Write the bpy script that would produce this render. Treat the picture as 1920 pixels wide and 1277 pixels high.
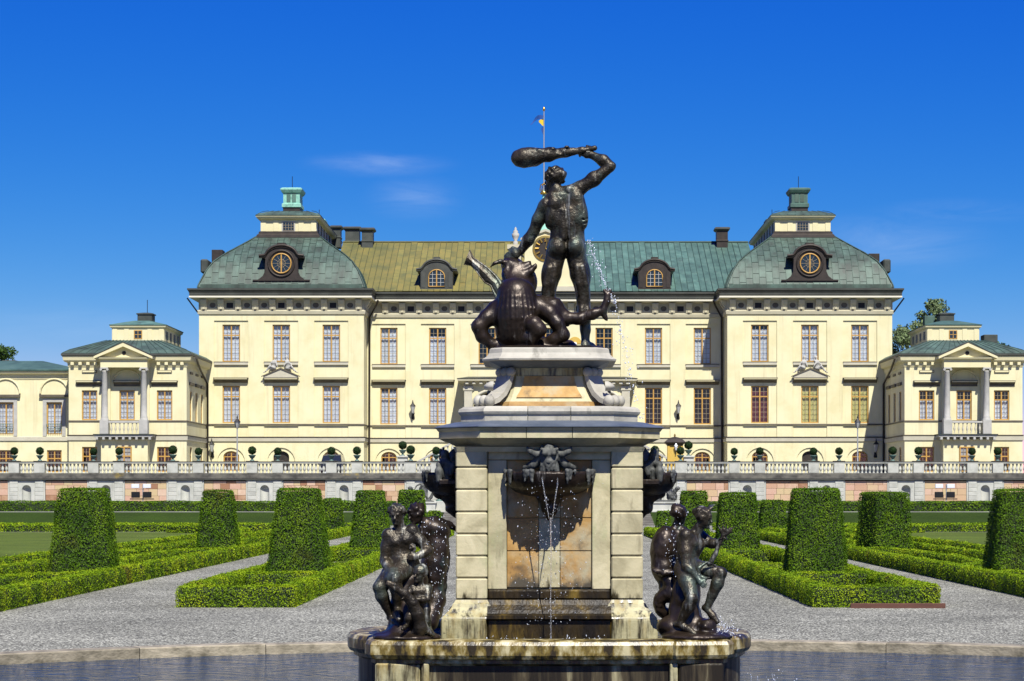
import bpy, bmesh, math, random
import numpy as np
from mathutils import Vector, Matrix, Euler

for o in list(bpy.data.objects):
    bpy.data.objects.remove(o)
scene = bpy.context.scene
COL = scene.collection
random.seed(7)
R = math.radians

# ------------------------------------------------------------------ camera, sky, sun, exposure
EYE = 2.3
cam_data = bpy.data.cameras.new('camera')
cam_data.sensor_width = 36.0
cam_data.lens = 72.0
cam_data.shift_x = -63.0 / 1920.0
cam_data.shift_y = 286.5 / 1920.0
cam_data.clip_start = 0.1
cam_data.clip_end = 8000.0
cam = bpy.data.objects.new('camera', cam_data)
cam.location = (0, 0, EYE)
cam.rotation_euler = (R(90), 0, 0)
COL.objects.link(cam)
scene.camera = cam

SUN_EL, SUN_AZ = R(54), R(15)          # the sun stands behind the camera, a little to its right
sdir = Vector((math.sin(SUN_AZ) * math.cos(SUN_EL), -math.cos(SUN_AZ) * math.cos(SUN_EL), math.sin(SUN_EL)))
world = bpy.data.worlds.new('World')
scene.world = world
world.use_nodes = True
nt = world.node_tree
nt.nodes.clear()
w_out = nt.nodes.new('ShaderNodeOutputWorld')
w_bg = nt.nodes.new('ShaderNodeBackground')
w_sky = nt.nodes.new('ShaderNodeTexSky')
w_sky.sky_type = 'NISHITA'
w_sky.sun_disc = False
w_sky.sun_elevation = SUN_EL
w_sky.sun_rotation = R(180) - SUN_AZ
w_sky.altitude = 2500
w_sky.air_density = 1.0
w_sky.dust_density = 0.0
w_sky.ozone_density = 4.0
w_bg.inputs['Strength'].default_value = 0.080
# deep polarised blue: the same per-channel curve over the whole sky
w_sep = nt.nodes.new('ShaderNodeSeparateColor'); w_com = nt.nodes.new('ShaderNodeCombineColor')
def _chan(i, gain, power):
    p = nt.nodes.new('ShaderNodeMath'); p.operation = 'POWER'; p.inputs[1].default_value = power
    g = nt.nodes.new('ShaderNodeMath'); g.operation = 'MULTIPLY'; g.inputs[1].default_value = gain
    nt.links.new(w_sep.outputs[i], p.inputs[0]); nt.links.new(p.outputs[0], g.inputs[0]); nt.links.new(g.outputs[0], w_com.inputs[i])
_chan(0, 0.0205, 3.1); _chan(1, 0.262, 1.40); _chan(2, 3.05, 0.34)
w_tc = nt.nodes.new('ShaderNodeTexCoord')
w_map = nt.nodes.new('ShaderNodeMapping')
w_map.inputs['Scale'].default_value = (7.0, 7.0, 34.0)
w_map.inputs['Rotation'].default_value = (0, R(7), 0)
w_n1 = nt.nodes.new('ShaderNodeTexNoise')
w_n1.inputs['Scale'].default_value = 2.2
w_n1.inputs['Detail'].default_value = 9
w_n1.inputs['Roughness'].default_value = 0.62
w_n1.inputs['Distortion'].default_value = 0.6
# thin cirrus stands in three places of the sky (directions as (x, z) for y = 1), shaped by the noise
w_sx = nt.nodes.new('ShaderNodeSeparateXYZ')
def _wisp(cx, cz, rx, rz, amt):
    u = nt.nodes.new('ShaderNodeMath'); u.operation = 'DIVIDE'; nt.links.new(w_sx.outputs['X'], u.inputs[0]); nt.links.new(w_sx.outputs['Y'], u.inputs[1])
    v = nt.nodes.new('ShaderNodeMath'); v.operation = 'DIVIDE'; nt.links.new(w_sx.outputs['Z'], v.inputs[0]); nt.links.new(w_sx.outputs['Y'], v.inputs[1])
    c = nt.nodes.new('ShaderNodeCombineXYZ'); nt.links.new(u.outputs[0], c.inputs[0]); nt.links.new(v.outputs[0], c.inputs[1])
    s = nt.nodes.new('ShaderNodeVectorMath'); s.operation = 'SUBTRACT'; s.inputs[1].default_value = (cx, cz, 0); nt.links.new(c.outputs[0], s.inputs[0])
    d = nt.nodes.new('ShaderNodeVectorMath'); d.operation = 'DIVIDE'; d.inputs[1].default_value = (rx, rz, 1); nt.links.new(s.outputs[0], d.inputs[0])
    l = nt.nodes.new('ShaderNodeVectorMath'); l.operation = 'LENGTH'; nt.links.new(d.outputs[0], l.inputs[0])
    m = nt.nodes.new('ShaderNodeMapRange'); m.interpolation_type = 'SMOOTHSTEP'; m.inputs['From Min'].default_value = 1; m.inputs['From Max'].default_value = 0
    m.inputs['To Min'].default_value = 0; m.inputs['To Max'].default_value = amt; nt.links.new(l.outputs['Value'], m.inputs['Value'])
    return m.outputs[0]
w_r1 = nt.nodes.new('ShaderNodeValToRGB')
w_r1.color_ramp.elements[0].position = 0.36
w_r1.color_ramp.elements[1].position = 0.80
w_mul = nt.nodes.new('ShaderNodeMath'); w_mul.operation = 'MULTIPLY'
w_mul2 = nt.nodes.new('ShaderNodeMath'); w_mul2.operation = 'MULTIPLY'
w_mul2.inputs[1].default_value = 0.27
w_mix = nt.nodes.new('ShaderNodeMix'); w_mix.data_type = 'RGBA'
w_mix.inputs['B'].default_value = (5.6, 6.6, 8.2, 1)
L = nt.links.new
L(w_tc.outputs['Generated'], w_map.inputs['Vector'])
L(w_map.outputs['Vector'], w_n1.inputs['Vector'])
L(w_tc.outputs['Generated'], w_sx.inputs[0])
_ws = [_wisp(-0.082, 0.161, 0.045, 0.008, 1.0), _wisp(-0.064, 0.144, 0.030, 0.014, 0.8), _wisp(0.168, 0.122, 0.062, 0.020, 0.75), _wisp(0.205, 0.138, 0.05, 0.008, 0.5), _wisp(-0.235, 0.082, 0.06, 0.016, 0.35)]
_acc = _ws[0]
for _q in _ws[1:]:
    _ad = nt.nodes.new('ShaderNodeMath'); _ad.operation = 'ADD'; nt.links.new(_acc, _ad.inputs[0]); nt.links.new(_q, _ad.inputs[1]); _acc = _ad.outputs[0]
L(w_n1.outputs['Fac'], w_r1.inputs['Fac'])
L(w_r1.outputs['Color'], w_mul.inputs[0])
L(_acc, w_mul.inputs[1])
L(w_mul.outputs[0], w_mul2.inputs[0])
L(w_sky.outputs['Color'], w_sep.inputs['Color'])
L(w_com.outputs['Color'], w_mix.inputs['A'])
L(w_mul2.outputs[0], w_mix.inputs['Factor'])
L(w_mix.outputs['Result'], w_bg.inputs['Color'])
L(w_bg.outputs['Background'], w_out.inputs['Surface'])

sun_data = bpy.data.lights.new('sun', 'SUN')
sun_data.energy = 5.0
sun_data.angle = R(0.53)
sun_data.color = (1.0, 0.955, 0.87)
sun = bpy.data.objects.new('sun', sun_data)
sun.rotation_euler = (-sdir).to_track_quat('-Z', 'Y').to_euler()
sun.location = sdir * 60
COL.objects.link(sun)

scene.view_settings.view_transform = 'Standard'
scene.view_settings.look = 'None'
scene.view_settings.exposure = 0.70
scene.view_settings.gamma = 1.0
scene.view_settings.use_curve_mapping = False

# ------------------------------------------------------------------ object helpers
WLOC = {}

def link(o, parent=None, loc=(0, 0, 0), rz=0.0):
    COL.objects.link(o)
    loc = Vector(loc)
    if parent is not None:
        o.parent = parent
        o.location = loc - WLOC[parent.name]
    else:
        o.location = loc
    o.rotation_euler = (0, 0, rz)
    WLOC[o.name] = loc
    return o

def tag(o, label=None, cat=None, group=None, kind=None):
    if label: o['label'] = label
    if cat: o['category'] = cat
    if group: o['group'] = group
    if kind: o['kind'] = kind
    return o

def thing(name, label, cat, loc=(0, 0, 0), group=None):
    o = bpy.data.objects.new(name, None)
    o.empty_display_size = 0.3
    link(o, None, loc)
    return tag(o, label, cat, group)

def put(name, me, mat, parent=None, loc=(0, 0, 0), rz=0.0):
    """one mesh object at a WORLD location (mesh vertices are relative to it)"""
    o = bpy.data.objects.new(name, me)
    if mat is not None and len(me.materials) == 0:
        me.materials.append(mat)
    return link(o, parent, loc, rz)

def np_mesh(name, V, F, smooth=False):
    me = bpy.data.meshes.new(name)
    V = np.asarray(V, dtype=np.float32); F = np.asarray(F, dtype=np.int32)
    n, k = F.shape
    me.vertices.add(len(V)); me.vertices.foreach_set('co', V.ravel())
    me.loops.add(n * k); me.loops.foreach_set('vertex_index', F.ravel())
    me.polygons.add(n)
    me.polygons.foreach_set('loop_start', np.arange(0, n * k, k, dtype=np.int32))
    me.polygons.foreach_set('loop_total', np.full(n, k, dtype=np.int32))
    if smooth:
        me.polygons.foreach_set('use_smooth', np.ones(n, dtype=bool))
    me.update(calc_edges=True)
    return me

class MB:
    """collects simple shapes into one mesh"""
    def __init__(s):
        s.v = []; s.f = []; s.sm = []
    def add(s, vs, fs, smooth=False):
        b = len(s.v)
        s.v += [tuple(p) for p in vs]
        s.f += [tuple(b + i for i in f) for f in fs]
        s.sm += [smooth] * len(fs)
        return s
    def box(s, x0, x1, y0, y1, z0, z1):
        return s.add([(x0,y0,z0),(x1,y0,z0),(x1,y1,z0),(x0,y1,z0),(x0,y0,z1),(x1,y0,z1),(x1,y1,z1),(x0,y1,z1)],
              [(0,3,2,1),(4,5,6,7),(0,1,5,4),(1,2,6,5),(2,3,7,6),(3,0,4,7)])
    def bbox(s, x0, x1, y0, y1, z0, z1, b=0.01):
        """box with chamfered edges"""
        vs = []
        for sx, X in ((1, x0), (-1, x1)):
            for sy, Y in ((1, y0), (-1, y1)):
                for sz, Z in ((1, z0), (-1, z1)):
                    vs += [(X + sx*b, Y + sy*b, Z), (X + sx*b, Y, Z + sz*b), (X, Y + sy*b, Z + sz*b)]
        bm = bmesh.new()
        for p in vs: bm.verts.new(p)
        bmesh.ops.convex_hull(bm, input=bm.verts)
        bm.verts.index_update()
        s.add([p.co[:] for p in bm.verts], [[q.index for q in f.verts] for f in bm.faces])
        bm.free()
        return s
    def quad(s, a, b, c, d):
        return s.add([a, b, c, d], [(0, 1, 2, 3)])
    def prism(s, poly, y0, y1, ax='y'):
        """polygon of (u, z) swept from y0 to y1; ax says along which axis it is swept"""
        n = len(poly)
        def P(u, w, z):
            return (u, w, z) if ax == 'y' else ((w, u, z) if ax == 'x' else (u, z, w))
        vs = [P(u, y0, z) for u, z in poly] + [P(u, y1, z) for u, z in poly]
        fs = [tuple(range(n)), tuple(range(2*n - 1, n - 1, -1))]
        fs += [(i, n + i, n + (i+1) % n, (i+1) % n) for i in range(n)]
        return s.add(vs, fs)
    def lathe(s, c, prof, n=12, smooth=True, cap=True, sx=1.0, sy=1.0):
        vs = []; fs = []
        for r, z in prof:
            for i in range(n):
                a = 2*math.pi*i/n
                vs.append((c[0] + r*sx*math.cos(a), c[1] + r*sy*math.sin(a), c[2] + z))
        for k in range(len(prof) - 1):
            for i in range(n):
                j = (i+1) % n
                fs.append((k*n + i, k*n + j, (k+1)*n + j, (k+1)*n + i))
        s.add(vs, fs, smooth)
        if cap:
            m = len(prof) - 1
            s.add([vs[i] for i in range(n)], [tuple(range(n-1, -1, -1))])
            s.add([vs[m*n + i] for i in range(n)], [tuple(range(n))])
        return s
    def tube(s, pts, r, n=8, smooth=True):
        pts = [Vector(p) for p in pts]
        rs = r if isinstance(r, (list, tuple)) else [r]*len(pts)
        vs = []; fs = []
        ref = Vector((0.31, 0.2, 0.93)).normalized()
        for i, p in enumerate(pts):
            t = (pts[min(i+1, len(pts)-1)] - pts[max(i-1, 0)]).normalized()
            a = t.cross(ref)
            if a.length < 1e-3: a = t.cross(Vector((1, 0, 0)))
            a.normalize(); b = t.cross(a)
            for k in range(n):
                q = 2*math.pi*k/n
                vs.append(p + (a*math.cos(q) + b*math.sin(q))*rs[i])
        for i in range(len(pts) - 1):
            for k in range(n):
                j = (k+1) % n
                fs.append((i*n + k, i*n + j, (i+1)*n + j, (i+1)*n + k))
        s.add(vs, fs, smooth)
        s.add([vs[k] for k in range(n)], [tuple(range(n-1, -1, -1))])
        s.add([vs[(len(pts)-1)*n + k] for k in range(n)], [tuple(range(n))])
        return s
    def sweep(s, poly, prof, cap0=False, cap1=False, smooth=False):
        """closed plan polygon (counter-clockwise), profile of (outward offset, z), mitred corners"""
        n = len(poly); P = [Vector((p[0], p[1])) for p in poly]
        mit = []
        for i in range(n):
            d0 = (P[i] - P[i-1]).normalized(); d1 = (P[(i+1) % n] - P[i]).normalized()
            n0 = Vector((d0.y, -d0.x)); n1 = Vector((d1.y, -d1.x))
            m = (n0 + n1); m = m / max(m.dot(n0), 0.2)
            mit.append(m)
        vs = []; fs = []
        for o, z in prof:
            for i in range(n):
                q = P[i] + mit[i]*o
                vs.append((q.x, q.y, z))
        for k in range(len(prof) - 1):
            for i in range(n):
                j = (i+1) % n
                fs.append((k*n + i, k*n + j, (k+1)*n + j, (k+1)*n + i))
        s.add(vs, fs, smooth)
        if cap0: s.add(vs[:n], [tuple(range(n-1, -1, -1))])
        if cap1: s.add(vs[-n:], [tuple(range(n))])
        return s
    def mesh(s, name='part'):
        me = bpy.data.meshes.new(name)
        me.from_pydata(s.v, [], s.f)
        me.polygons.foreach_set('use_smooth', np.array(s.sm, dtype=bool))
        me.update()
        return me
    def build(s, name, mat, parent=None, loc=(0, 0, 0), rz=0.0):
        return put(name, s.mesh(name), mat, parent, loc, rz)

def rect(x0, x1, y0, y1):
    return [(x0, y0), (x1, y0), (x1, y1), (x0, y1)]

def octo(cx, cy, a, b, c):
    return [(cx-a+c, cy-b), (cx+a-c, cy-b), (cx+a, cy-b+c), (cx+a, cy+b-c), (cx+a-c, cy+b), (cx-a+c, cy+b), (cx-a, cy+b-c), (cx-a, cy-b+c)]

def wall(mb, T, u0, u1, z0, z1, openings, depth=0.2, reveal=True):
    """wall sheet with rectangular openings (ua, ub, za, zb); T(u, depth, z) gives the world point"""
    us = sorted({u0, u1} | {v for o in openings for v in o[:2] if u0 < v < u1})
    zs = sorted({z0, z1} | {v for o in openings for v in o[2:4] if z0 < v < z1})
    for i in range(len(us) - 1):
        for k in range(len(zs) - 1):
            uc, zc = (us[i] + us[i+1])/2, (zs[k] + zs[k+1])/2
            if any(o[0] < uc < o[1] and o[2] < zc < o[3] for o in openings): continue
            mb.quad(T(us[i],0,zs[k]), T(us[i+1],0,zs[k]), T(us[i+1],0,zs[k+1]), T(us[i],0,zs[k+1]))
    if reveal:
        for o in openings:
            a, b, c, d = o[:4]
            dp = o[4] if len(o) > 4 else depth
            mb.quad(T(a,0,c), T(a,0,d), T(a,dp,d), T(a,dp,c))
            mb.quad(T(b,0,d), T(b,0,c), T(b,dp,c), T(b,dp,d))
            mb.quad(T(a,0,d), T(b,0,d), T(b,dp,d), T(a,dp,d))
            mb.quad(T(b,0,c), T(a,0,c), T(a,dp,c), T(b,dp,c))

def arch_pts(uc, hw, zs, rise, n=12):
    return [(uc + hw*math.cos(math.pi*(1 - i/n)), zs + rise*math.sin(math.pi*(1 - i/n))) for i in range(n+1)]

def spandrel(mb, T, uc, hw, zs, rise, ztop, d0=0.0, d1=0.2, n=12):
    """fills a rectangular opening's top above an arch, with the arch soffit"""
    A = arch_pts(uc, hw, zs, rise, n)
    for i in range(n):
        (a, za), (b, zb) = A[i], A[i+1]
        mb.quad(T(a,d0,za), T(b,d0,zb), T(b,d0,ztop), T(a,d0,ztop))
        mb.quad(T(a,d0,za), T(a,d1,za), T(b,d1,zb), T(b,d0,zb))

# ------------------------------------------------------------------ materials
MATS = {}
ALB = 0.76          # one scale for all mineral and metal base colours

def mat(name, cols, rough=0.7, metal=0.0, scale=3.0, detail=6.0, bump=0.0, bscale=40.0, vary=0.0, spec=0.5,
        stops=None, stretch=None, island=0.0, coat=0.0, subs=None, dist=0.0, objcol=False, alb=True):
    """principled material: colours blended by a noise, a second finer noise for value, optional bump"""
    m = bpy.data.materials.new(name); m.use_nodes = True
    MATS[name] = m
    if alb: cols = [tuple(v*ALB for v in c) for c in cols]
    t = m.node_tree; N = t.nodes.new; K = t.links.new
    p = t.nodes['Principled BSDF']
    p.inputs['Roughness'].default_value = rough
    p.inputs['Metallic'].default_value = metal
    p.inputs['Specular IOR Level'].default_value = spec
    if coat: p.inputs['Coat Weight'].default_value = coat
    geo = N('ShaderNodeNewGeometry'); oi = N('ShaderNodeObjectInfo')
    vec = geo.outputs['Position']
    off = N('ShaderNodeVectorMath'); off.operation = 'MULTIPLY_ADD'
    K(oi.outputs['Random'], off.inputs[0]); off.inputs[1].default_value = (13.7, 17.1, 9.3); K(vec, off.inputs[2])
    vec = off.outputs[0]
    if stretch:
        mp = N('ShaderNodeMapping'); mp.inputs['Scale'].default_value = stretch
        K(vec, mp.inputs['Vector']); vec = mp.outputs['Vector']
    n1 = N('ShaderNodeTexNoise'); n1.inputs['Scale'].default_value = scale; n1.inputs['Detail'].default_value = detail
    n1.inputs['Roughness'].default_value = 0.6; n1.inputs['Distortion'].default_value = dist
    K(vec, n1.inputs['Vector'])
    rp = N('ShaderNodeValToRGB')
    els = rp.color_ramp.elements
    k = len(cols)
    if stops is None:
        stops = [0.5] if k == 1 else [0.34 + 0.34*i/(k-1) for i in range(k)]
    els[0].position = stops[0]; els[0].color = (*cols[0], 1)
    if k == 1: els[1].position = 1.0; els[1].color = (*cols[0], 1)
    else:
        els[1].position = stops[1]; els[1].color = (*cols[1], 1)
        for i in range(2, k):
            e = els.new(stops[i]); e.color = (*cols[i], 1)
    if objcol:
        mo = N('ShaderNodeMath'); mo.operation = 'MULTIPLY_ADD'; K(n1.outputs['Fac'], mo.inputs[0]); mo.inputs[1].default_value = 0.25; K(oi.outputs['Random'], mo.inputs[2])
        sb = N('ShaderNodeMath'); sb.operation = 'SUBTRACT'; K(mo.outputs[0], sb.inputs[0]); sb.inputs[1].default_value = 0.125; K(sb.outputs[0], rp.inputs['Fac'])
    else: K(n1.outputs['Fac'], rp.inputs['Fac'])
    col = rp.outputs['Color']
    if vary > 0 or island > 0:
        rnd = oi.outputs['Random']
        if island > 0:
            ad = N('ShaderNodeMath'); ad.operation = 'ADD'
            K(rnd, ad.inputs[0]); K(geo.outputs['Random Per Island'], ad.inputs[1])
            fr = N('ShaderNodeMath'); fr.operation = 'FRACT'; K(ad.outputs[0], fr.inputs[0])
            rnd = fr.outputs[0]
        a = max(vary, island)
        mr = N('ShaderNodeMapRange'); mr.inputs['To Min'].default_value = 1 - a; mr.inputs['To Max'].default_value = 1 + a
        K(rnd, mr.inputs['Value'])
        mx = N('ShaderNodeVectorMath'); mx.operation = 'SCALE'
        K(col, mx.inputs[0]); K(mr.outputs['Result'], mx.inputs['Scale'])
        col = mx.outputs['Vector']
    K(col, p.inputs['Base Color'])
    if subs: 
        p.inputs['Transmission Weight'].default_value = 0.0
    if bump > 0:
        n2 = N('ShaderNodeTexNoise'); n2.inputs['Scale'].default_value = bscale; n2.inputs['Detail'].default_value = 4
        K(vec, n2.inputs['Vector'])
        bp = N('ShaderNodeBump'); bp.inputs['Strength'].default_value = bump; bp.inputs['Distance'].default_value = 0.02
        K(n2.outputs['Fac'], bp.inputs['Height']); K(bp.outputs['Normal'], p.inputs['Normal'])
    m['col_socket'] = 0
    return m

def stained(m, cols, scale, stretch, lo, hi, rough=None, zfade=None):
    """lays a stain layer (streaks with their own noise) over a material's colour; zfade=(z_full, z_none) keeps it near a height"""
    t = m.node_tree; N = t.nodes.new; K = t.links.new
    p = t.nodes['Principled BSDF']
    src = p.inputs['Base Color'].links[0].from_socket
    geo = N('ShaderNodeNewGeometry')
    mp = N('ShaderNodeMapping'); mp.inputs['Scale'].default_value = stretch; K(geo.outputs['Position'], mp.inputs['Vector'])
    n = N('ShaderNodeTexNoise'); n.inputs['Scale'].default_value = scale; n.inputs['Detail'].default_value = 8
    n.inputs['Roughness'].default_value = 0.65
    K(mp.outputs['Vector'], n.inputs['Vector'])
    val = n.outputs['Fac']
    if zfade:
        sx = N('ShaderNodeSeparateXYZ'); K(geo.outputs['Position'], sx.inputs[0])
        zr = N('ShaderNodeMapRange'); zr.inputs['From Min'].default_value = zfade[1]; zr.inputs['From Max'].default_value = zfade[0]
        zr.inputs['To Min'].default_value = -0.35; zr.inputs['To Max'].default_value = 0.3
        K(sx.outputs['Z'], zr.inputs['Value'])
        ad = N('ShaderNodeMath'); ad.operation = 'ADD'; K(val, ad.inputs[0]); K(zr.outputs['Result'], ad.inputs[1]); val = ad.outputs[0]
    mr = N('ShaderNodeMapRange'); mr.inputs['From Min'].default_value = lo; mr.inputs['From Max'].default_value = hi
    K(val, mr.inputs['Value'])
    mx = N('ShaderNodeMix'); mx.data_type = 'RGBA'
    K(mr.outputs['Result'], mx.inputs['Factor']); K(src, mx.inputs['A']); mx.inputs['B'].default_value = (*[v*ALB for v in cols], 1)
    K(mx.outputs['Result'], p.inputs['Base Color'])
    if rough is not None:
        m2 = N('ShaderNodeMix'); m2.data_type = 'FLOAT'
        K(mr.outputs['Result'], m2.inputs['Factor']); m2.inputs['A'].default_value = p.inputs['Roughness'].default_value
        m2.inputs['B'].default_value = rough
        K(m2.outputs['Result'], p.inputs['Roughness'])
    return m

M_wall = mat('facade_cream', [(0.77,0.71,0.41),(0.83,0.775,0.475),(0.85,0.80,0.51)], 0.85, scale=0.6, bump=0.12, bscale=6, spec=0.2)
stained(M_wall, (0.60,0.53,0.31), 0.9, (2.6,2.6,0.16), 0.54, 0.86)
M_band = mat('facade_stone_band', [(0.54,0.51,0.39),(0.63,0.60,0.46)], 0.8, scale=1.5, bump=0.15, bscale=8, spec=0.2)
M_trim = mat('facade_cream_trim', [(0.78,0.715,0.42),(0.83,0.77,0.48)], 0.8, scale=1.0, spec=0.2)
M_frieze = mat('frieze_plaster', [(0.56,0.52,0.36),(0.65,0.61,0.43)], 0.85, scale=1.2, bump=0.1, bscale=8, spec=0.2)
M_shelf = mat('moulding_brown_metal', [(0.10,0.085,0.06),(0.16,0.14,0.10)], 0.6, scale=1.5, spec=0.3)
M_gutter = mat('gutter_dark_metal', [(0.050,0.052,0.042),(0.085,0.09,0.072)], 0.55, metal=0.2, scale=0.8)
M_fillet = mat('eave_fillet_cream', [(0.78,0.75,0.6)], 0.8, spec=0.2)
M_ochre = mat('window_ochre', [(0.50,0.28,0.055),(0.58,0.34,0.08)], 0.5, scale=3)
M_muntin = mat('window_bars', [(0.34,0.28,0.17)], 0.5)
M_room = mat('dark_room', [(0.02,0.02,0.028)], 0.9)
M_curtain = mat('white_curtain', [(0.72,0.74,0.78),(0.84,0.86,0.9)], 0.9, scale=2.0, vary=0.08, spec=0.1)
M_curtain_y = mat('yellow_curtain', [(0.62,0.56,0.16),(0.72,0.66,0.26)], 0.9, scale=2.0, spec=0.1)
M_curtain_r = mat('red_blind', [(0.13,0.02,0.03),(0.17,0.035,0.045)], 0.9, scale=2.0, spec=0.1)
M_roofblue = mat('roof_copper_teal', [(0.052,0.112,0.088),(0.078,0.162,0.126),(0.115,0.212,0.166)], 0.62, metal=0.1, scale=0.9, island=0.22, stretch=(1,1,0.35), bump=0.1, bscale=4)
M_roofyel = mat('roof_copper_lichen', [(0.12,0.125,0.035),(0.195,0.175,0.040),(0.245,0.195,0.042)], 0.7, metal=0.05, scale=0.5, island=0.14, stretch=(1,1,0.3), bump=0.1, bscale=4)
M_roofdark = mat('roof_copper_dark', [(0.036,0.054,0.040),(0.060,0.102,0.076),(0.092,0.160,0.122)], 0.62, metal=0.1, scale=0.8, island=0.17, stretch=(1,1,0.35), bump=0.1, bscale=4)
for _m in (M_roofblue, M_roofdark):
    stained(_m, (0.040,0.046,0.036), 1.1, (1.5,1.0,0.35), 0.58, 0.80)
stained(M_roofyel, (0.07,0.10,0.045), 0.8, (1.5,1.0,0.3), 0.58, 0.80)
M_seam = mat('roof_seam_copper', [(0.03,0.06,0.047),(0.05,0.095,0.07)], 0.6, metal=0.2)
M_seamy = mat('roof_seam_lichen', [(0.075,0.08,0.028),(0.12,0.12,0.04)], 0.7)
M_dormer = mat('dormer_brown_copper', [(0.030,0.023,0.017),(0.055,0.042,0.032)], 0.55, metal=0.3, scale=2.0)
M_chimdark = mat('chimney_sheet_dark', [(0.045,0.055,0.045),(0.08,0.09,0.075)], 0.6, metal=0.2, scale=1.5, bump=0.15, bscale=5)
M_chimgreen = mat('chimney_verdigris', [(0.20,0.48,0.37),(0.30,0.62,0.48),(0.12,0.30,0.23)], 0.7, scale=1.6)
M_goldm = mat('gilded_metal', [(0.75,0.48,0.10),(0.85,0.58,0.16)], 0.3, metal=0.9)
M_greystone = mat('grey_column_stone', [(0.42,0.42,0.38),(0.53,0.52,0.47)], 0.75, scale=2.0, bump=0.15, bscale=10, spec=0.3)
M_terr = mat('terrace_white_stone', [(0.42,0.43,0.37),(0.54,0.55,0.48),(0.60,0.60,0.52)], 0.8, scale=1.3, bump=0.25, bscale=9, vary=0.06, spec=0.25)
M_coping = mat('terrace_coping_weathered', [(0.05,0.048,0.04),(0.12,0.115,0.095),(0.19,0.18,0.14)], 0.85, scale=1.4, bump=0.3, bscale=9, stretch=(1,1,1.5))
stained(M_coping, (0.42,0.30,0.04), 0.35, (1,1,1.2), 0.60, 0.68)
M_sand = mat('terrace_sandstone', [(0.36,0.19,0.11),(0.60,0.41,0.25),(0.62,0.49,0.27),(0.62,0.39,0.28),(0.70,0.53,0.38),(0.56,0.35,0.23)], 0.85, scale=3.0, detail=4, bump=0.3, bscale=7, spec=0.2, stops=[0.05,0.2,0.4,0.6,0.8,0.95], objcol=True)
M_mortar = mat('terrace_mortar', [(0.22,0.18,0.14),(0.30,0.25,0.19)], 0.9, scale=3, bump=0.3)
M_pot = mat('green_cast_urn', [(0.07,0.14,0.12),(0.12,0.22,0.18)], 0.6, scale=4)
M_iron = mat('painted_iron_grey', [(0.40,0.42,0.42)], 0.5, metal=0.2)
M_black = mat('black_metal', [(0.012,0.012,0.013)], 0.5, metal=0.3)
M_bronze = mat('bronze_patina', [(0.020,0.016,0.009),(0.044,0.035,0.020),(0.075,0.058,0.034)], 0.42, metal=0.55, scale=4.0, bump=0.55, bscale=30, spec=0.6, dist=0.4)
stained(M_bronze, (0.12,0.165,0.13), 2.4, (1,1,0.6), 0.50, 0.68, rough=0.62)
stained(M_bronze, (0.40,0.41,0.36), 9.0, (1,1,0.10), 0.57, 0.72, rough=0.6)
M_bronze2 = mat('bronze_wet_dark', [(0.014,0.009,0.005),(0.030,0.019,0.011),(0.050,0.033,0.020)], 0.40, metal=0.5, scale=4.0, bump=0.3, bscale=22, spec=0.6)
stained(M_bronze2, (0.06,0.12,0.105), 3.0, (1,1,0.7), 0.60, 0.76, rough=0.6)
stained(M_bronze2, (0.30,0.28,0.25), 9.0, (1,1,0.10), 0.61, 0.76, rough=0.6)
M_bronzedrip = mat('bronze_grey_crust', [(0.03,0.033,0.03),(0.09,0.095,0.085),(0.15,0.155,0.14)], 0.7, metal=0.2, scale=14, bump=0.5, bscale=40, stretch=(1,1,0.4))
M_lime = mat('fountain_limestone', [(0.38,0.34,0.20),(0.54,0.49,0.30),(0.64,0.58,0.37)], 0.72, scale=1.8, bump=0.18, bscale=26, vary=0.08, spec=0.3, dist=1.4)
stained(M_lime, (0.40,0.42,0.22), 1.8, (1.4,1.4,0.5), 0.56, 0.72)
stained(M_lime, (0.16,0.135,0.075), 2.8, (2.6,2.6,0.40), 0.59, 0.78)
stained(M_lime, (0.035,0.028,0.010), 3.2, (2.0,2.0,0.5), 0.44, 0.58, rough=0.3, zfade=(0.75, 1.45))
M_marble = mat('fountain_pale_marble', [(0.31,0.30,0.245),(0.45,0.43,0.355),(0.54,0.52,0.43)], 0.65, scale=2.4, bump=0.25, bscale=18, spec=0.3)
stained(M_marble, (0.15,0.145,0.115), 3.4, (1.5,1.5,0.6), 0.56, 0.74)
M_lead = mat('fountain_lead_cover', [(0.10,0.13,0.17),(0.17,0.205,0.25)], 0.5, metal=0.35, scale=3.0, bump=0.2, bscale=14)
M_orange = mat('fountain_ochre_panel', [(0.30,0.16,0.04),(0.46,0.27,0.075),(0.52,0.38,0.19)], 0.7, scale=2.2, bump=0.25, bscale=16, dist=1.2, vary=0.10)
stained(M_orange, (0.42,0.38,0.24), 1.6, (1,1,0.8), 0.52, 0.66)
stained(M_orange, (0.10,0.075,0.04), 2.6, (1,1,0.9), 0.57, 0.72)
stained(M_orange, (0.07,0.058,0.035), 3.0, (1,1,0.6), 0.50, 0.66, zfade=(1.12, 1.52))
M_wet = mat('fountain_wet_algae_stone', [(0.010,0.007,0.003),(0.034,0.022,0.005),(0.22,0.145,0.02)], 0.46, scale=3.2, bump=0.7, bscale=20, stretch=(1.6,1.6,0.35), stops=[0.42,0.56,0.74], spec=0.28)
M_basin = mat('fountain_basin_stone', [(0.020,0.016,0.010),(0.075,0.060,0.034),(0.42,0.38,0.22)], 0.45, scale=2.4, bump=0.3, bscale=18, stretch=(2.4,2.4,0.22), stops=[0.46,0.57,0.70], spec=0.25)
M_basinpale = mat('fountain_basin_pale_stone', [(0.36,0.33,0.17),(0.54,0.50,0.29)], 0.6, scale=2.0, bump=0.3, bscale=18)
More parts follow.
